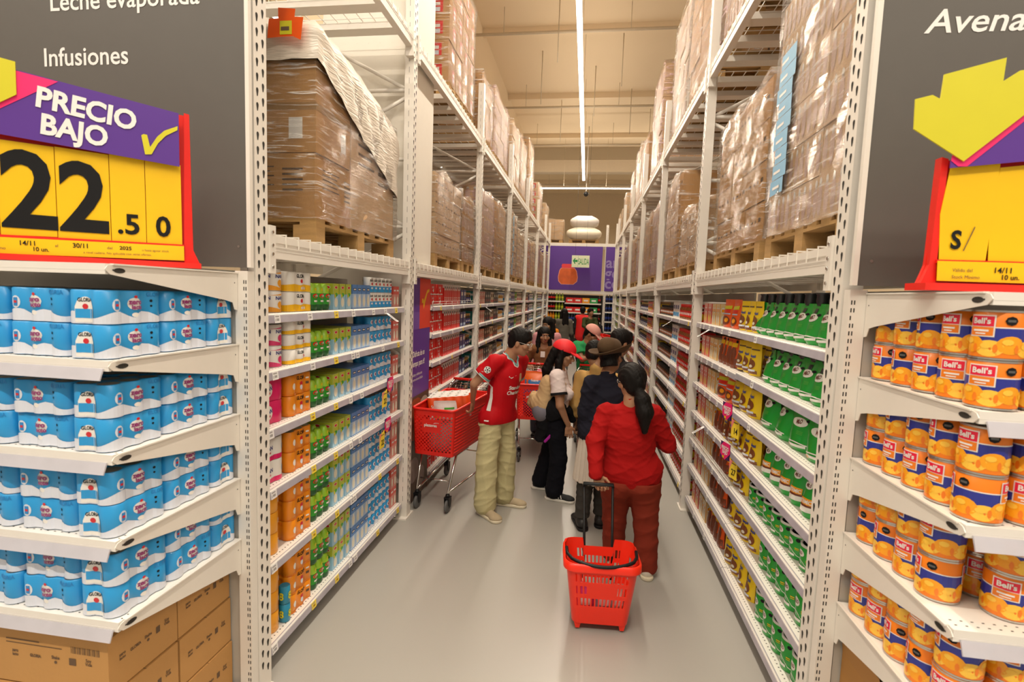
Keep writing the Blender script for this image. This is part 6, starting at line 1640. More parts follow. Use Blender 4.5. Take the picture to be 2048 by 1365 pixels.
def make_cart(name_label, loc, rz, group='red shopping trolleys'):
    t = empty('shopping_trolley', loc, rz); tag(t, name_label, 'shopping trolley', group)
    n = 132; bot = rrect(-.185, .185, .02, .80, .03, n); top = rrect(-.20, .20, 0, .86, .04, n)
    top = [(x*(1+.20*max(0, y)/.86), y) for x, y in top]; bot = [(x*(1+.20*max(0, y)/.86), y) for x, y in bot]
    nz = 24
    fr = [i for i in range(n) if top[i][1] < .02]
    def hole(i, k):
        if top[i][1] < .01 and bot[i][1] < .035:
            if k < 2 or k > nz-4: return False
            x = top[i][0]
            if abs(x+.02) < .095 and 12 <= k < 19: return False
            return (k+(i//1)) % 2 == 0
        if abs(top[i][0]) > .15: return False
        return False
    b = MB(); holed_wall(b, bot, top, .51, .93, nz, hole, RED, ztop=lambda i: .925+.03*top[i][1])
    b.add([(x, y, .512) for x, y in bot], [list(range(n))], RED)
    # ribs along the sides
    for k in range(12):
        z = .545+k*.029; tt = (z-.51)/.42
        for s in (-1, 1):
            P = [(s*(.1855+.0155*tt+.0)*(1+.20*y/.86)+s*.002, y) for y in (.05, .25, .45, .65, .80)]
            b.tube([(x, y, z) for x, y in P], .0045, RED, 5)
    b.build('basket', t)['label'] = 'red plastic basket'
    rim = MB(); rim.tube([(x, y, .928+.03*y) for x, y in top], .012, RED, 8, closed=True); rim.build('rim', t)
    lg = MB(); fn = plane_fn((0, .018-.004, 0), (1, 0, 0), (0, 0, 1), (0, -1, 0)); lg.front = lambda u, v, o: (u, (.0+.02*(1-(v-.51)/.42))-.003-o, v)
    lg.text('plazavea', -.02, .775, .026, PW, .03, .001, 1.0); lg.poly([(.005, .800), (.02, .812), (.055, .815), (.065, .808), (.05, .812), (.022, .808)], PW, .002); lg.build('logo', t)
    f = MB(); R = .011
    for s in (-1, 1):
        f.tube([(s*.15, .03, .16), (s*.155, .03, .20), (s*.17, .16, .49), (s*.19, .40, .50)], R, CHROME); f.tube([(s*.15, .03, .18), (s*.23, .90, .19)], R, CHROME)
        f.tube([(s*.235, .90, .15), (s*.235, .92, .30), (s*.235, .86, .55), (s*.245, .95, .98), (s*.20, 1.0, 1.04)], R, CHROME)
    f.tube([(-.155, .10, .26), (.155, .10, .26)], .007, CHROME); f.tube([(-.20, .62, .40), (.20, .62, .40)], .007, CHROME); f.tube([(-.2, .62, .40), (-.2, .7, .51)], .006, CHROME); f.tube([(.2, .62, .40), (.2, .7, .51)], .006, CHROME)
    f.build('tube_frame', t)['label'] = 'chrome tube frame'
    h = MB(); h.tube([(-.22, 1.0, 1.045), (.22, 1.0, 1.045)], .015, RED, 10); h.build('push_handle', t)['label'] = 'red push handle'
    w = MB()
    for k in range(4): w.tube([(-.22, .90+.015*k, .945+.022*k), (.22, .90+.015*k, .945+.022*k)], .003, CHROME, 5)
    for k in range(9): x = -.22+.055*k; w.tube([(x, .89, .93), (x, .955, 1.02)], .003, CHROME, 5)
    w.tube([(-.04, .95, 1.02), (-.02, .95, 1.06), (.02, .95, 1.06), (.04, .95, 1.02)], .004, CHROME, 5); w.build('child_seat_wires', t)
    for (x, y) in ((-.15, .03), (.15, .03), (-.235, .90), (.235, .90)): caster(t, x, y)
    return t
make_cart('red shopping trolley beside the white column, in front of the boy', (-1.300, 4.30, 0), math.radians(-8))
make_cart('red shopping trolley pushed by the woman in a brown top', (-.56, 5.86, 0), math.radians(3))
make_cart('red shopping trolley behind the cap of the man in green', (.135, 5.98, 0), math.radians(-2))
make_cart('far red shopping trolley pushed by the person in dark green', (.72, 13.75, 0), math.radians(30))
# contents of the first trolley
PAPW = mat('paper_roll_white', (.84, .81, .76), .7, bump=.2, bscale=40)
b = Wrap(outline(5, 3, .052, 40), .21, printed('orange_red_wrap', (.80, .09, .01)), None, PAPW); b.h = .21
b.text('Suave', -.16, .10, .035, PW, .02, .002, .9); b.band(b.allu(), .0, .03, PW, .001)
for i in range(5):
    for j in range(3):
        cx, cy = (2*i-4)*.052, (2*j-2)*.052
        b.add([(cx+.014*math.cos(2*PI*k/10), cy+.014*math.sin(2*PI*k/10), .2112) for k in range(10)], [list(range(10))], mat('roll_core', (.30, .25, .20), .8))
        b.tube([(cx+.035*math.cos(a), cy+.035*math.sin(a), .210) for a in [2*PI*k/12 for k in range(12)]], .004, PAPW, 5, closed=True)
o = b.build('toilet_roll_pack', None, (-1.235, 4.74, .80)); o.rotation_euler = (math.radians(4), math.radians(-7), math.radians(2)); o.scale = (.78, .84, .95); tag(o, 'big pack of white toilet rolls in orange wrap, in the trolley by the column', 'toilet rolls')
b = Wrap(outline(4, 3, .06, 40), .25, PAPW, None, PAPW); o = b.build('paper_towel_pack', None, (-1.225, 4.80, .52), -.12); o.scale = (.78, .9, 1.); tag(o, 'white pack lying under the toilet rolls in the trolley by the column', 'paper pack')
b = Pouch(.22, .10, .17, mat('clear_white_bag', (.80, .76, .72), .25, bump=.4, bscale=30), tuck=.95); b.sbox(.0, .10, .09, .115, BG2, .003); b.sbox(-.12, .02, -.04, .06, NYEL, .003)
o = b.build('white_bag', None, (-1.215, 4.46, .82), 0); o.rotation_euler = (.15, -.08, -.05); tag(o, 'white glossy bag with a green stripe beside the toilet rolls', 'bag')
b = Pouch(.26, .18, .29, printed('grey_bag', (.45, .42, .40)), tuck=.95); o = b.build('white_bag', None, (-1.27, 4.47, .52), -.12); tag(o, 'pale bag at the bottom of the trolley by the column', 'bag')
# contents of the second trolley
for (nm, dm, lc, m_, lb) in (('detergent_bag', (.28, .11, .19), (-.565, 6.12, .86), printed('orange_bag', (.85, .16, .02)), 'orange and blue bag lying on top in the second trolley'),
                             ('grocery_bag', (.28, .20, .38), (-.585, 6.42, .525), printed('pale_bag', (.72, .68, .66)), 'white bag in the middle of the second trolley'),
                             ('pink_bundle', (.14, .10, .14), (-.50, 6.30, .92), printed('pink_bundle', (.80, .25, .32)), 'pink bundle on top in the second trolley')):
    b = Pouch(*dm, m_, tuck=.95)
    if nm == 'detergent_bag': b.sbox(-.13, .0, .13, .09, printed('bag_blue', (.05, .25, .60)), .002); b.text('Suave', -.01, .075, .028, PW, .02, .004)
    o = b.build(nm, None, lc); tag(o, lb, 'bag')
b = Pouch(.28, .20, .32, printed('navy_bag', (.05, .06, .2)), tuck=.95); o = b.build('grocery_bag', None, (-.565, 6.10, .525)); tag(o, 'dark bag at the bottom of the second trolley', 'bag')
# ---- the red rolling basket in the foreground
def make_basket():
    t = empty('rolling_basket', (.165, 2.92, 0), math.radians(4)); tag(t, 'bright red rolling basket with black pull handle on the floor in front', 'shopping basket')
    n = 160; bot = rrect(-.165, .165, -.02, .22, .045, n); top = rrect(-.215, .215, -.055, .255, .07, n); nz = 30
    def hole(i, k):
        x, y = top[i]
        if y < -.045:                                   # front face towards the camera
            c = (i % 3) != 0
            if abs(x) > .165: return False
            if 21 <= k <= 24: return c
            if 15 <= k <= 18: return c and (abs(x) > .095)
            if 9 <= k <= 12: return c
            return False
        if y > .245:
            return (i % 3) != 0 and (21 <= k <= 24 or 15 <= k <= 18 or 9 <= k <= 12) and abs(x) < .15
        if abs(x) > .2: return (i % 4) != 0 and (20 <= k <= 23 or 13 <= k <= 16) and .02 < y < .22
        return False
    b = MB(); RB = mat('bright_red_plastic', (.90, .03, .01), .28, var=.03)
    def zt(i):
        x, y = top[i]
        return .432-(.040 if (y > .235 and abs(x) < .10) else 0)+(.012 if y > .22 and abs(x) >= .10 else 0)
    holed_wall(b, bot, top, .05, .432, nz, hole, RB, ztop=zt, th=.005); b.add([(x, y, .052) for x, y in bot], [list(range(n))], RB)
    b.build('basket_body', t)
    r = MB(); P = [(top[i][0], top[i][1], zt(i)) for i in range(n)]
    # wide rolled rim
    out = [(x*1.055, y+(y-.12)*.055, z-.004) for x, y, z in P]; low = [(x*1.06, y+(y-.12)*.06, z-.045) for x, y, z in P]; N = n
    r.add(P+out+low, [[i, (i+1) % N, N+(i+1) % N, N+i] for i in range(N)]+[[N+i, N+(i+1) % N, 2*N+(i+1) % N, 2*N+i] for i in range(N)], RB, True); r.build('rim', t)
    f = MB()
    for s in (-1, 1): f.prism([(s*.13-.02, .05), (s*.13+.02, .05), (s*.13+.012, .015), (s*.13-.012, .015)], -.01, .02, RB, 'y')
    f.build('feet', t)
    for s in (-1, 1):
        w = MB(); w.lathe([(0, -.012), (.028, -.012), (.03, 0), (.028, .012), (0, .012)], BLACK, 16, (s*.15, .215, .03), axis='x'); w.build('wheel', t)
    hb = MB(); pts = []
    for k in range(17):
        a = k/16; x = -.205+.41*a; y = .05-.115*math.sin(PI*a)**.45; pts.append((x, y, .440-.012*math.sin(PI*a)))
    hb.tube([(-.208, .10, .452)]+pts+[(.208, .10, .452)], .010, BLACK, 8); hb.build('carry_handle', t)['label'] = 'black folding carry handle'
    p = MB()
    for s in (-1, 1): p.tube([(s*.088, .250, .18), (s*.088, .265, .38), (s*.094, .42, .72)], .0085, BLACK, 8)
    p.tube([(-.094, .42, .72), (-.098, .425, .735), (.098, .425, .735), (.094, .42, .72)], .012, BLACK, 8); p.build('pull_handle', t)['label'] = 'long black telescopic pull handle'
make_basket()
for i, (x, y, w, d, h, m_, lb) in enumerate(((.07, 2.98, .12, .09, .20, printed('magenta_packet', (.70, .05, .25)), 'magenta packet at the bottom left of the rolling basket'), (.19, 3.0, .11, .09, .19, printed('silver_packet', (.42, .42, .5)), 'silver grey packet in the middle of the rolling basket'), (.272, 3.0, .08, .07, .20, printed('cream_packet', (.75, .6, .5)), 'cream packet at the right of the rolling basket'))):
    b = Pouch(w, d, h, m_, tuck=.95); b.sbox(-w*.3, h*.4, w*.3, h*.6, PW, .002); tag(b.build('snack_packet', None, (x, y, .056), .1*i), lb, 'packet')
# ================================================================== the shoppers
def stdj(x, y, H, front, lean=0., lower=0.):
    f = unit((front[0], front[1], 0)); r = V3(f[1], -f[0], 0); o = V3(x, y, 0)
    def q(a, b, c): return o+r*a*H+f*b*H+V3(0, 0, c*H-lower*(c > .5))
    L = lean
    J = dict(front=f, fwd=f, head=q(0, L+.012, .925), neck=q(0, L, .835), shR=q(.108, L, .80), shL=q(-.108, L, .80), hipR=q(.05, 0, .50), hipL=q(-.05, 0, .50), knR=q(.055, .012, .275), knL=q(-.055, .012, .275),
             anR=q(.055, 0, .05), anL=q(-.055, 0, .05), toR=q(.06, .10, .02), toL=q(-.06, .10, .02), elR=q(.13, L*.6-.01, .62), elL=q(-.13, L*.6-.01, .62), wrR=q(.135, L*.4+.03, .48), wrL=q(-.135, L*.4+.03, .48),
             hdR=V3(0, 0, -1), hdL=V3(0, 0, -1), pnR=-r, pnL=r)
    return J
def strands(amp=.0025, f=260., seed=0):
    def d(X): return amp*np.sin(f*(X[..., 0]*.9+X[..., 1]*.7)+12*X[..., 2]+3*np.sin(9*X[..., 2]))*.6+amp*.5*np.sin(f*1.9*(X[..., 1]*.8-X[..., 0]*.6)+1.)
    return d
def hair(t, J, Pf, style='short', s=1., back=None, m=None, fringe=True, len_=.30, disp=True):
    r, f, u = basis(J['fwd'], J.get('hup', (0, 0, 1))); ax = [r, f, u]; F = Field(.012*s)
    F.ell(Pf(0, -.016, .038), (.086*s, .104*s, .090*s), ax); F.ell(Pf(0, -.058, -.012), (.068*s, .050*s, .072*s), ax)
    F.sub(Pf(0, .115, -.050), (.080*s, .075*s, .092*s), ax, .012); F.sub(Pf(0, .10, .012), (.052*s, .05*s, .030*s), ax, .012)
    if style == 'short':
        for q in (-1, 1): F.sub(Pf(.085*q, .002, -.050), (.03*s, .04*s, .055*s), ax, .01)
        F.plane(tuple(Pf(0, 0, -.075)), tuple(-u))
        if fringe: 
            for k in (-2, -1, 0, 1, 2): F.p.append(('c', Pf(.020*k, .040, .100), Pf(.024*k, .080-.006*abs(k), .060), .020*s, .010*s, 1., None, .014))
    if style == 'tail':
        F.p.append(('e', Pf(.0, -.105, .0), V3(.030*s, .030*s, .035*s), np.eye(3), .02))
        p0, p1, p2, p3 = Pf(.002, -.108, -.05), Pf(.010, -.140, -.11), Pf(.018, -.158, -.19), Pf(.022, -.148, -.32)
        F.cap(p0, p1, .028*s, .048*s, k=.012); F.cap(p1, p2, .048*s, .053*s, k=.012); F.cap(p2, p3, .053*s, .018*s, k=.012)
        for q in (-1, 1): F.sub(Pf(.090*q, .030, -.035), (.030*s, .045*s, .050*s), ax, .01)
    if style == 'long':
        for q in (-1, 1):
            F.cap(Pf(.066*q, -.01, .04), Pf(.078*q, -.005, -.08), .030*s, .034*s); F.cap(Pf(.078*q, -.005, -.08), Pf(.080*q, .02, -.08-len_*.55), .036*s, .034*s); F.cap(Pf(.080*q, .02, -.08-len_*.55), Pf(.075*q, .03, -.08-len_), .034*s, .012*s)
        for q in (-1, 0, 1): F.cap(Pf(.04*q, -.085, .0), Pf(.05*q, -.100, -.10-len_*.6), .040*s, .040*s); F.cap(Pf(.05*q, -.100, -.10-len_*.6), Pf(.05*q, -.095, -.12-len_), .040*s, .012*s)
    if back:
        for a, b_, ra, rb in back: F.cap(Pf(*a), Pf(*b_), ra*s, rb*s)
    return garment('hair', t, F, .0055, m or HAIR, strands() if disp else None)
CL = lambda n, c, r=.75, **k: mat(n, c, r, spec=.15, bump=k.get('bump', .12), bscale=k.get('bscale', 90), var=.06)
# ---------- the boy in the red jersey
J = stdj(-.745, 4.46, 1.70, (.87, -.5), .0)
J.update(head=(-.556, 4.42, 1.555), neck=(-.640, 4.44, 1.445), fwd=(1, -.12, -.30), hup=(.25, 0, 1), shR=(-.755, 4.30, 1.385), shL=(-.570, 4.60, 1.370), elR=(-.925, 4.27, 1.190), wrR=(-.985, 4.50, .985), elL=(-.650, 4.745, 1.12), wrL=(-.68, 4.76, .90),
         hdR=(-.12, .25, -1), pnR=(-1, .2, .1), hipR=(-.785, 4.38, .86), hipL=(-.695, 4.54, .86), knR=(-.812, 4.34, .48), knL=(-.670, 4.575, .47), anR=(-.812, 4.34, .085), anL=(-.688, 4.60, .085), toR=(-.70, 4.23, 0), toL=(-.50, 4.58, 0))
J_curl[('person', 'R')] = .5
t, Jb, Pf = person('person', 'boy in a red football jersey and pale green trousers standing by the first trolley', J)
hair(t, Jb, Pf, 'short')
JR = CL('jersey_red', (.50, .005, .010), .6); JT = CL('jersey_teal_trim', (.20, .42, .42)); JW = CL('jersey_white', (.80, .76, .72))
F = top_field(Jb, 1., 'short', hemz=.835, w=.150, sl=1.12, neck_open=1.05); F.cap((V3(*Jb['hipR'])+V3(0, 0, .02)), (V3(*Jb['hipL'])+V3(0, 0, .02)), .119, .119)
shirt = garment('jersey', t, F, .0065, JR, folds(.005, 3, 24, 22))
rt = np.cross(Jb['front'], V3(0, 0, 1)); fr = Jb['front']; chest = (Jb['shR']+Jb['shL'])/2
for (a, b_, m_, k) in ((.90, 1.02, JT, 1.0), (1.02, 1.06, JW, 1.0)):
    pass
e, a_ = Jb['elR'], Jb['shR']; d = unit(e-a_); c0 = a_+(e-a_)*.60
def ring(nm, par, c, d, r, h, m, sq=1.):
    F = Field(.002); d = unit(d); F.cap(c-d*h, c+d*h, r, r); F.cuts.append(('h', c+d*h, d)); F.cuts.append(('h', c-d*h, -d)); F.cuts.append(('e', c, V3(r-.006, r-.006, r-.006), np.eye(3), .001)); return garment(nm, par, F, .003, m)
for S in 'RL':
    e, a_ = Jb['el'+S], Jb['sh'+S]; d = unit(e-a_); 
    ring('sleeve_trim', shirt, a_+(e-a_)*.585, d, .0815, .009, JT); ring('sleeve_trim', shirt, a_+(e-a_)*.625, d, .0815, .004, JW)
def neckline(par, J, m, rr=.008, k=1., v=0., lift=.012):
    """trim following the neck opening of a garment"""
    f, n = J['front'], J['neck']+J['front']*.030+V3(0, 0, lift); r = np.cross(f, V3(0, 0, 1)); me = par.data
    bv = BVHTree.FromPolygons([q.co[:] for q in me.vertices], [p.vertices[:] for p in me.polygons]); P = []
    for i in range(28):
        a = 2*PI*i/28; d = r*math.cos(a)*.068*k+f*math.sin(a)*.078*k; d = d+(f*.02-V3(0, 0, .05))*v*max(0, math.sin(a))**3
        h = bv.find_nearest(Vector(n+d-V3(0, 0, .03)*(1 if math.sin(a) > 0 else .2))); P.append(tuple(h[0]))
    b = MB(); b.tube(P, rr, m, 8, closed=True); return b.build('collar', par)
neckline(shirt, Jb, JT, .008, 1.04, 1.); neckline(shirt, Jb, JW, .005, 1.20, 1.2)
F = Field(.01); low = Jb['neck']+fr*.045
rside = unit(rt); 
# lettering runs across the chest
o0 = chest+fr*.16-V3(0, 0, .235)-rt*(-.005)
art_text(t, shirt, 'Standard', tuple(o0), tuple(-rt), (0, 0, 1), .032, JW, bold=.03, sx=.95, direction=-fr); art_text(t, shirt, 'Chartered', tuple(o0-V3(0, 0, .045)), tuple(-rt), (0, 0, 1), .032, JW, bold=.03, sx=.95, direction=-fr)
sw = chest+fr*.16-V3(0, 0, .125)+rt*.065
vs = [(-.035, .006), (-.012, -.010), (.040, .018), (-.010, -.001), (-.026, .002), (-.028, .014)]
conform(t, shirt, [sw-rt*x+V3(0, 0, y) for x, y in vs], [[0, 1, 3, 4, 5], [1, 2, 3]], JW, 'swoosh', -fr)
cr = chest+fr*.16-V3(0, 0, .135)-rt*.030; GLD = CL('crest_gold', (.62, .42, .22), .4)
conform(t, shirt, [cr-rt*x+V3(0, 0, y) for x, y in ((-.018, .035), (-.018, -.02), (0, -.045), (.018, -.02), (.018, .035), (0, .042))], [[0, 1, 2, 3, 4, 5]], GLD, 'crest', -fr)
# white side stripe, seen on his right flank
sd = unit(rt*.93-fr*.0+V3(0, 0, 0)); sp = Jb['hipR']*.5+Jb['shR']*.5
art_grid(t, shirt, [((-.024, -.295), (.018, -.295)), ((-.020, -.2), (.018, -.2)), ((-.016, -.1), (.018, -.1)), ((-.014, 0), (.014, 0)), ((-.010, .08), (.012, .08)), ((-.006, .15), (.008, .15))], tuple((Jb['hipR']+Jb['shR'])/2+rt*.15+V3(0, 0, .04)), tuple(-fr), (0, 0, 1), JW, 'side_stripe', tuple(-rt), .004, 4, .01)
# round badge on the sleeve
am = Jb['shR']+(Jb['elR']-Jb['shR'])*.36; vd = unit(V3(0, 0, CAM_H)-V3(-.745, 4.46, 0)-am); ups = unit(Jb['shR']-Jb['elR']); rr_ = unit(np.cross(ups, vd)); ups = np.cross(vd, rr_)
def blob(c, R_, m, nm, off, n=16): conform(t, shirt, [am+vd*.12+rr_*(c[0]+R_*math.cos(2*PI*k/n))+ups*(c[1]+R_*math.sin(2*PI*k/n)) for k in range(n)]+[am+vd*.12+rr_*c[0]+ups*c[1]], [[k, (k+1) % n, n] for k in range(n)], m, nm, tuple(-vd), off)
blob((0, 0), .030, JW, 'sleeve_badge', .003)
blob((0, 0), .008, INK, 'badge_star', .005, 5)
for k in range(5): blob((.019*math.cos(2*PI*k/5+.3), .019*math.sin(2*PI*k/5+.3)), .0062, INK, 'badge_star', .005, 5)
PG = CL('pale_green_denim', (.55, .49, .27), .85)
F = pants_field(Jb, 1.04, .95, 1.40, waistz=.862, fl=1.25); garment('trousers', t, F, .008, PG, folds(.008, 5, 26, 20))
BEI = mat('beige_suede', (.42, .33, .21), .8); CRM = mat('cream_sole', (.70, .62, .46), .6)
for S in 'RL':
    o = shoe(t, Jb, S, BEI, CRM, 1.12, name='sneaker')
    a = Jb['an'+S]; dd = Jb['to'+S]-a; dd[2] = 0; dd = unit(dd); b = MB()
    for k in range(4): c = V3(a[0], a[1], 0)+dd*(.045+.022*k)+V3(0, 0, .083-.010*k); n_ = V3(-dd[1], dd[0], 0); b.tube([tuple(c-n_*.028-V3(0, 0, .006)), tuple(c+V3(0, 0, .003)), tuple(c+n_*.028-V3(0, 0, .006))], .0045, JW, 6)
    b.build('laces', o)
GLS = mat('clear_spectacle_frame', (.72, .68, .62), .2, metal=.3)
def glasses(t, J, Pf):
    b = MB()
    for q in (-1, 1):
        c = (.034*q, .104, .004); b.tube([tuple(Pf(c[0]+.025*math.cos(a), c[1]-.004*abs(math.cos(a))*(1 if math.cos(a)*q > 0 else 0)*2, c[2]+.018*math.sin(a))) for a in [2*PI*k/16 for k in range(16)]], .0018, GLS, 6, closed=True)
        b.tube([tuple(Pf(.059*q, .098, .008)), tuple(Pf(.074*q, .050, .008)), tuple(Pf(.080*q, -.005, .004))], .0018, GLS, 6)
    b.tube([tuple(Pf(-.010, .108, .006)), tuple(Pf(.010, .108, .006))], .0018, GLS, 6); b.build('spectacles', t)
glasses(t, Jb, Pf)
# ---------- woman in the red jumper, pulling the basket
J = stdj(.36, 3.62, 1.50, (-.10, 1), .0)
J.update(head=(.335, 3.62, 1.385), neck=(.345, 3.60, 1.265), fwd=(-.42, 1, -.12), shR=(.500, 3.62, 1.172), shL=(.172, 3.60, 1.165), elR=(.615, 3.68, .945), wrR=(.56, 3.90, .93), elL=(.105, 3.52, .965), wrL=(.118, 3.40, .775), hdL=(.35, -.15, -.75), pnL=(.35, -.75, .1),
         hdR=(-.2, 1, .2), hipR=(.455, 3.62, .735), hipL=(.270, 3.62, .735), knR=(.492, 3.62, .36), knL=(.275, 3.68, .36), anR=(.510, 3.60, .085), anL=(.285, 3.72, .085), toR=(.50, 3.78, 0), toL=(.27, 3.88, 0))
J_curl[('person', 'L')] = 1.15
t, Jw, Pf = person('person', 'woman in a red jumper and rust trousers seen from behind, pulling the red basket', J, skin=SKIN, bw=1.12)
hair(t, Jw, Pf, 'tail', 1.10)
RJ = CL('red_jumper', (.36, .007, .007), .85)
F = top_field(Jw, 1.0, 'long', hemz=.665, w=.168, belly=1, sl=1.14, cuff=1.15, nk=.056, neck_open=0); F.cap(Jw['hipR']+V3(-.02, 0, .03), Jw['hipL']+V3(.02, 0, .03), .153, .153, .95, Jw['front']); F.cap((Jw['shR']+Jw['shL'])/2-V3(0, -.01, .20), (Jw['shR']+Jw['shL'])/2-V3(0, -.01, .26), .178, .165, .80, Jw['front'])
garment('jumper', t, F, .0065, RJ, folds(.007, 8, 34, 16))
F = pants_field(Jw, 1.34, .98, 1.30, fl=1.05, waistz=.700); F.ell(V3(*((Jw['hipR']+Jw['hipL'])/2))+V3(.075, -.055, -.055), (.105, .095, .115)); F.ell(V3(*((Jw['hipR']+Jw['hipL'])/2))+V3(-.075, -.055, -.055), (.105, .095, .115))
garment('trousers', t, F, .008, CL('rust_trousers', (.215, .028, .014), .85), folds(.006, 2, 30, 18))
for S in 'RL': shoe(t, Jw, S, mat('white_shoe', (.62, .56, .48), .6), CRM, .98)
glasses(t, Jw, Pf)
# ---------- woman in the red cap with the backpack
J = stdj(-.24, 4.88, 1.50, (1, .05), .02)
J.update(head=(-.190, 4.85, 1.425), neck=(-.232, 4.87, 1.300), fwd=(1, -.15, -.32), hup=(.25, 0, 1), shR=(-.238, 4.71, 1.225), shL=(-.226, 5.01, 1.215), elR=(-.197, 4.66, .965), wrR=(-.115, 4.73, .765), elL=(-.17, 5.06, .98), wrL=(-.10, 5.12, .82), hdR=(.1, .05, -1), pnR=(-.2, .9, 0),
         hipR=(-.235, 4.80, .76), hipL=(-.235, 4.95, .76), knR=(-.195, 4.80, .42), knL=(-.300, 5.03, .42), anR=(-.225, 4.82, .085), anL=(-.385, 5.08, .085), toR=(-.04, 4.78, 0), toL=(-.21, 5.06, 0), hdL=(.9, 0, -.3), pnL=(0, 0, -1))
t, Jc, Pf = person('person', 'woman in a red cap, white t-shirt and black trousers with a backpack', J, skin=SKIN)
hair(t, Jc, Pf, 'long', 1.02, len_=.16)
F = top_field(Jc, 1., 'short', hemz=.915, w=.135, sl=1.05, bust=.95); TW = CL('white_pink_tee', (.78, .66, .64), .8)
tee = garment('t_shirt', t, F, .0065, TW, folds(.004, 9))
for S in 'RL': d = unit(Jc['el'+S]-Jc['sh'+S]); ring('sleeve_band', tee, Jc['sh'+S]+(Jc['el'+S]-Jc['sh'+S])*.60, d, .078, .012, CL('black_band', (.01, .01, .012)))
F = pants_field(Jc, 1.05, .97, 1.25, waistz=.98, fl=1.2); BK = CL('black_trousers', (.006, .006, .010), .9); garment('trousers', t, F, .008, BK, folds(.006, 4))
F = Field(.03); pc = (Jc['hipR']+Jc['hipL'])/2; F.cap(pc+V3(-.02, -.10, .14), pc+V3(-.02, .10, .14), .125, .125, .95, Jc['front']); F.cap(pc+V3(-.07, -.07, .10), pc+V3(-.14, -.08, -.14), .11, .06); F.cap(pc+V3(-.07, .07, .10), pc+V3(-.12, .08, -.12), .10, .05); F.cap(pc+V3(.10, 0, .12), pc+V3(.15, .03, .02), .05, .035)
garment('jacket_round_waist', t, F, .008, CL('black_jacket', (.008, .008, .010), .9), folds(.012, 6, 30, 22))
F = Field(.01); F.cap(pc+V3(.02, -.15, -.03), pc+V3(-.09, -.16, -.16), .014, .014, .4, (0, 1, 0)); garment('phone_strap', t, F, .004, CL('purple_strap', (.35, .02, .28)))
for S in 'RL': shoe(t, Jc, S, mat('black_mesh_shoe', (.01, .01, .011), .7), mat('white_sole', (.72, .68, .62), .5), 1.02, stripes=JW)
def cap(t, J, Pf, m, s=1., brim=.085):
    r, f, u = basis(J['fwd'], J.get('hup', (0, 0, 1))); ax = [r, f, u]; F = Field(.01); F.ell(Pf(0, -.010, .042), (.088*s, .106*s, .090*s), ax); F.sub(Pf(0, -.010, .020), (.080*s, .098*s, .085*s), ax, .004); F.plane(tuple(Pf(0, 0, .032)), tuple(-u))
    o = garment('cap', t, F, .005, m)
    G = Field(.008); c = Pf(0, .075, .034); G.ell(c+f*brim*.25, (.072*s, brim*s, .012), [r, unit(f-u*.25), unit(u+f*.25)]); garment('cap_brim', o, G, .0045, m); return o
cap(t, Jc, Pf, mat('red_cap', (.80, .012, .02), .6, bump=.1), 1.10, .088)
# her backpack hangs on her shoulder
bp = empty('backpack', (-.36, 4.86, .90)); tag(bp, 'beige backpack with a grey base on the back of the woman in the red cap', 'backpack')
TAN = CL('beige_canvas', (.56, .38, .20), .85); GRB = CL('grey_blue_canvas', (.20, .19, .23), .85)
F = Field(.05); F.cap((.0, -.08, .02), (.03, -.07, .24), .10, .085, .85, (1, 0, 0)); F.cap((.0, .08, .02), (.03, .07, .24), .10, .085, .85, (1, 0, 0)); F.cap((-.06, -.05, .05), (-.05, .05, .05), .085, .085); F.plane((0, 0, .0), (0, 0, -1))
F.p = [q for q in F.p]; F.cuts = []
g = garment('bag_body', bp, F, .006, TAN, folds(.005, 12, 30, 20))
F = Field(.04); F.cap((-.01, -.08, -.02), (-.01, .08, -.02), .108, .108, .9, (1, 0, 0)); F.plane((0, 0, .03), (.35, 0, 1)); garment('bag_base', bp, F, .006, GRB)
F = Field(.03); F.cap((-.115, -.05, .04), (-.105, -.05, .10), .045, .04); F.cap((-.115, .05, .04), (-.105, .05, .10), .045, .04); garment('front_pocket', bp, F, .005, TAN, folds(.003, 13))
for s_ in (-1, 1):
    F = Field(.02); F.cap((.06, s_*.09, .28), (.11, s_*.11, .34), .018, .018, .5, (0, 0, 1)); F.cap((.11, s_*.11, .34), (.20, s_*.13, .25), .018, .016, .5, (1, 0, 0)); F.cap((.20, s_*.13, .25), (.19, s_*.14, .10), .016, .014, .5, (1, 0, 0)); F.cap((.19, s_*.14, .10), (.06, s_*.11, -.05), .014, .012, .5, (1, 0, 0)); garment('strap', bp, F, .005, TAN)
# ---------- woman in the brown felt hat
J = stdj(.16, 4.27, 1.52, (.25, 1), .04)
J.update(head=(.225, 4.29, 1.475), neck=(.205, 4.27, 1.345), fwd=(.5, 1, -.15), shL=(.075, 4.26, 1.25), shR=(.345, 4.30, 1.25), elL=(.035, 4.26, 1.00), wrL=(.10, 4.45, .88), elR=(.40, 4.34, 1.02), wrR=(.33, 4.52, .92), hdL=(.2, 1, 0), hup=(-.22, 0, 1), hdR=(-.2, 1, 0), anL=(.045, 4.27, .085), anR=(.205, 4.36, .085), toL=(.0, 4.44, 0), toR=(.22, 4.52, 0), knL=(.07, 4.28, .42), knR=(.2, 4.34, .42), hipL=(.09, 4.28, .78), hipR=(.23, 4.30, .78))
t, Jh, Pf = person('person', 'woman in a brown felt hat, dark jumper and white pleated skirt seen from behind', J, skin=SKIN2, eyes=False)
hair(t, Jh, Pf, 'short', 1.05, back=[((0, -.055, -.06), (0, -.070, -.17), .070, .062)])
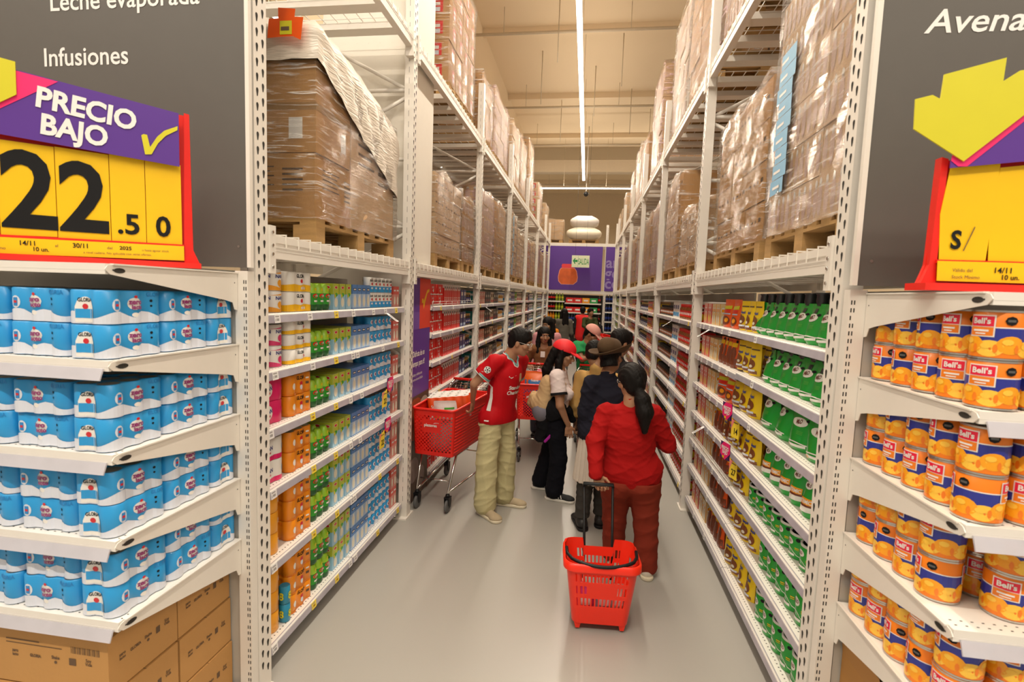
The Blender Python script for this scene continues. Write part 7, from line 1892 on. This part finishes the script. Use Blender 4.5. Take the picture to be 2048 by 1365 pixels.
F = top_field(Jh, 1., 'long', hemz=.78, w=.150, sl=1.25, cuff=1.3, th=.006, neck_open=0); F.cap(Jh['hipR']+V3(0, 0, .08), Jh['hipL']+V3(0, 0, .08), .118, .118); garment('jumper', t, F, .007, CL('midnight_jumper', (.016, .016, .026), .95), folds(.007, 21))
F = Field(.03); a = (Jh['hipR']+Jh['hipL'])/2; F.cap(a+V3(-.01, 0, .05), a+V3(-.02, 0, -.36), .150, .185, .85, Jh['front']); F.plane((0, 0, .42), (0, 0, -1))
def pleats(X): an = np.arctan2(X[..., 1]-a[1], X[..., 0]-a[0]); return .008*np.sin(an*26+3*X[..., 2])
garment('pleated_skirt', t, F, .006, CL('white_skirt', (.62, .54, .46), .85), pleats)
F = Field(.02)
for S in 'RL': F.cap(Jh['kn'+S]+V3(0, 0, .1), Jh['an'+S]+V3(0, 0, .03), .075, .062)
F.plane((0, 0, .1), (0, 0, -1)); garment('jeans', t, F, .007, CL('grey_jeans', (.055, .05, .045), .9), folds(.007, 22, 50))
for S in 'RL': shoe(t, Jh, S, mat('dark_boot', (.02, .018, .018), .5), BLACK, 1.05, True, name='boot')
HAT = mat('brown_felt', (.085, .045, .018), .9, bump=.2, bscale=120)
r, f, u = basis(Jh['fwd'], (0, 0, 1)); ax = [r, f, u]
F = Field(.012); F.ell(Pf(0, -.01, .075), (.092, .112, .082), ax); F.cap(Pf(0, -.07, .090), Pf(0, .06, .098), .078, .070, k=.02); F.sub(Pf(0, .0, .190), (.022, .075, .045), ax, .02); F.plane(tuple(Pf(0, 0, .035)), tuple(-u))
hat = garment('hat', t, F, .005, HAT)
b = MB(); n = 40; vs = []
for k, (ra, dz) in enumerate(((.9, .0), (1.25, -.006), (1.6, .002), (1.92, .016), (2.0, .022))):
    for i in range(n):
        q = 2*PI*i/n; rr = .088*ra; x = rr*math.cos(q)*1.0; y = rr*math.sin(q)*1.12; zz = .036+dz+.038*(abs(math.cos(q))**2)*(ra-.9)**1.5*.8+.030*math.sin(q)*(ra-.9); vs.append(tuple(Pf(x, y-.01, zz)))
nn = len(vs); vs += [(x, y, z-.004) for x, y, z in vs]
b.add(vs, [[k*n+i, k*n+(i+1) % n, (k+1)*n+(i+1) % n, (k+1)*n+i] for k in range(4) for i in range(n)]+[[nn+k*n+i, nn+(k+1)*n+i, nn+(k+1)*n+(i+1) % n, nn+k*n+(i+1) % n] for k in range(4) for i in range(n)]+[[4*n+i, 4*n+(i+1) % n, nn+4*n+(i+1) % n, nn+4*n+i] for i in range(n)], HAT, True); b.build('hat_brim', hat)
F = Field(.004); F.ell(Pf(0, -.01, .075), (.0905, .1105, .0765), ax); F.plane(tuple(Pf(0, 0, .058)), tuple(u)); F.plane(tuple(Pf(0, 0, .038)), tuple(-u)); garment('hat_band', hat, F, .004, mat('dark_hat_band', (.03, .018, .01), .7))
# ---------- person in the mustard top
def simple(x, y, H, front, label, topm, pantm, hairstyle='short', fwd=None, sleeve='long', upd=None, fine=1.6, skin=SKIN2, r=1., bend=0., eyes=False, hs=1., hem=.55):
    J = stdj(x, y, H, front, bend)
    if fwd is not None: J['fwd'] = fwd
    if upd: J.update(upd)
    t, J2, Pf = person('person', label, J, 'shoppers further down the aisle', skin=skin, fine=fine, eyes=eyes, hands=True, hs=hs)
    F = top_field(J2, r, sleeve, hemz=hem*H-.06*H, w=.088*H, sl=1.05); g = garment('top', t, F, .008*min(2, fine), topm, folds(.005, int(x*100) % 50))
    if pantm: P = pants_field(J2, 1.08*H/1.6, .97, 1.15*H/1.6, waistz=.60*H); garment('trousers', t, P, .010*min(2, fine), pantm, folds(.004, 3))
    for S in 'RL': shoe(t, J2, S, BLACK, GREYP, .95*H/1.6)
    if hairstyle: hair(t, J2, Pf, hairstyle, hs*1.02, len_=.26)
    return t, J2, Pf, g
DK = CL('dark_trousers', (.02, .02, .03)); JN = CL('blue_grey_jeans', (.08, .09, .12))
simple(.14, 4.90, 1.50, (.15, 1), 'short-haired person in a mustard top standing between the cap and the hat', CL('mustard_top', (.58, .35, .12), .85), DK, 'short', fwd=(.45, 1, -.45), sleeve='three', fine=1.2, upd=dict(head=(.100, 4.90, 1.435), neck=(.12, 4.86, 1.325)))
simple(.345, 5.35, 1.58, (.5, 1), 'dark-haired person in dark clothes leaning towards the right shelves behind the hat', CL('charcoal_top', (.03, .028, .03), .9), DK, 'short', fwd=(.9, .6, -.4), upd=dict(head=(.370, 5.33, 1.515), neck=(.34, 5.30, 1.40)), hs=1.12)
t, Jg, Pf, g = simple(-.56, 7.08, 1.53, (.1, -1), 'long-haired woman in a brown top pushing the second trolley', CL('brown_top', (.20, .085, .035), .85), JN, 'long', fwd=(.28, -1, -.08), eyes=True, fine=1.2, skin=SKIN2, sleeve='three', upd=dict(wrR=(-.745, 6.90, 1.02), elR=(-.80, 7.10, 1.02), hdR=(.25, -.6, .0), pnR=(0, 0, -1), wrL=(-.42, 6.92, 1.02), elL=(-.36, 7.10, 1.02), hdL=(.1, -1, 0), pnL=(0, 0, -1)))
lan = MB(); c = Jg['neck']+V3(.0, -.10, -.10); lan.box(c[0]-.03, c[1]-.032, c[2]-.05, c[0]+.03, c[1]-.028, c[2]+.03, PW); lan.build('name_card', t)
simple(-.62, 8.45, 1.62, (.2, -1), 'long-haired woman in a pink top behind the woman with the second trolley', CL('pink_top', (.62, .28, .30)), DK, 'long', fwd=(-.45, -1, -.25), eyes=True)
t, Jg, Pf, g = simple(.04, 7.20, 1.62, (.4, -1), 'bending man in a green t-shirt and pink cap looking at his phone', CL('green_tee', (.03, .30, .10), .8), JN, None, fwd=(1, -.35, -.7), sleeve='short', bend=.02, upd=dict(head=(.09, 7.12, 1.465), neck=(.045, 7.15, 1.37), hup=(.6, -.2, 1), wrR=(.22, 6.93, 1.22), elR=(-.02, 6.98, 1.12), hdR=(1, .1, .2), pnR=(0, .3, 1), wrL=(.28, 7.12, 1.22), elL=(.20, 7.28, 1.12), hdL=(.5, -1, .2), pnL=(0, .3, 1)))
hair(t, Jg, Pf, 'short', 1.0, fringe=False)
cap(t, Jg, Pf, mat('pink_cap', (.72, .34, .28), .7), 1.09, .09)
b = MB(); b.box(-.04, -.075, -.004, .04, .075, .004, mat('grey_phone', (.3, .3, .32), .2)); o = b.build('phone', None, (.335, 7.00, 1.265)); o.rotation_euler = (0, -.5, 1.4); tag(o, 'grey phone held by the man in the pink cap', 'phone')
t, Jg, Pf, g = simple(-.10, 15.6, 1.68, (.1, 1), 'man in a red vest seen from behind far down the aisle', CL('dark_sleeves', (.02, .02, .02)), DK, 'short', fine=2.2)
F = Field(.03); a = (Jg['shR']+Jg['shL'])/2; F.cap(Jg['shR']*.8+a*.2, Jg['shL']*.8+a*.2, .085, .085); F.cap(a-V3(0, 0, .08), a-V3(0, 0, .55), .185, .20, .8, Jg['front']); garment('vest', t, F, .016, mat('red_vest', (.78, .01, .01), .7))
simple(.12, 14.95, 1.66, (.5, -.87), 'person in dark green pushing the far red trolley', CL('dark_green_top', (.045, .06, .02)), DK, 'short', fine=2.2, upd=dict(wrR=(.10, 14.60, 1.08), elR=(-.05, 14.75, 1.15), wrL=(.36, 14.72, 1.08), elL=(.32, 14.92, 1.15), hdR=(.5, -.87, 0), hdL=(.5, -.87, 0), pnR=(0, 0, -1), pnL=(0, 0, -1)))
simple(-.55, 13.2, 1.66, (-.5, .9), 'person in a grey top and patterned trousers far down the aisle', CL('grey_top', (.13, .12, .10)), mat('patterned_trousers', (.12, .11, .10), .8, var=.9, scale=60), 'long', fine=2.2, sleeve='three', upd=dict(wrL=(-.80, 13.2, 1.22), elL=(-.75, 13.2, 1.08), wrR=(-.70, 13.35, 1.15)))
simple(-.80, 12.2, 1.42, (.6, .8), 'dark-haired person in an orange top far down the aisle', CL('orange_top', (.80, .24, .02)), DK, 'short', fine=2.2)
simple(.33, 16.3, 1.32, (0, -1), 'child in a dark hood behind the far red trolley', CL('charcoal_hoodie', (.02, .02, .022)), DK, 'long', fine=2.2, hs=.9)
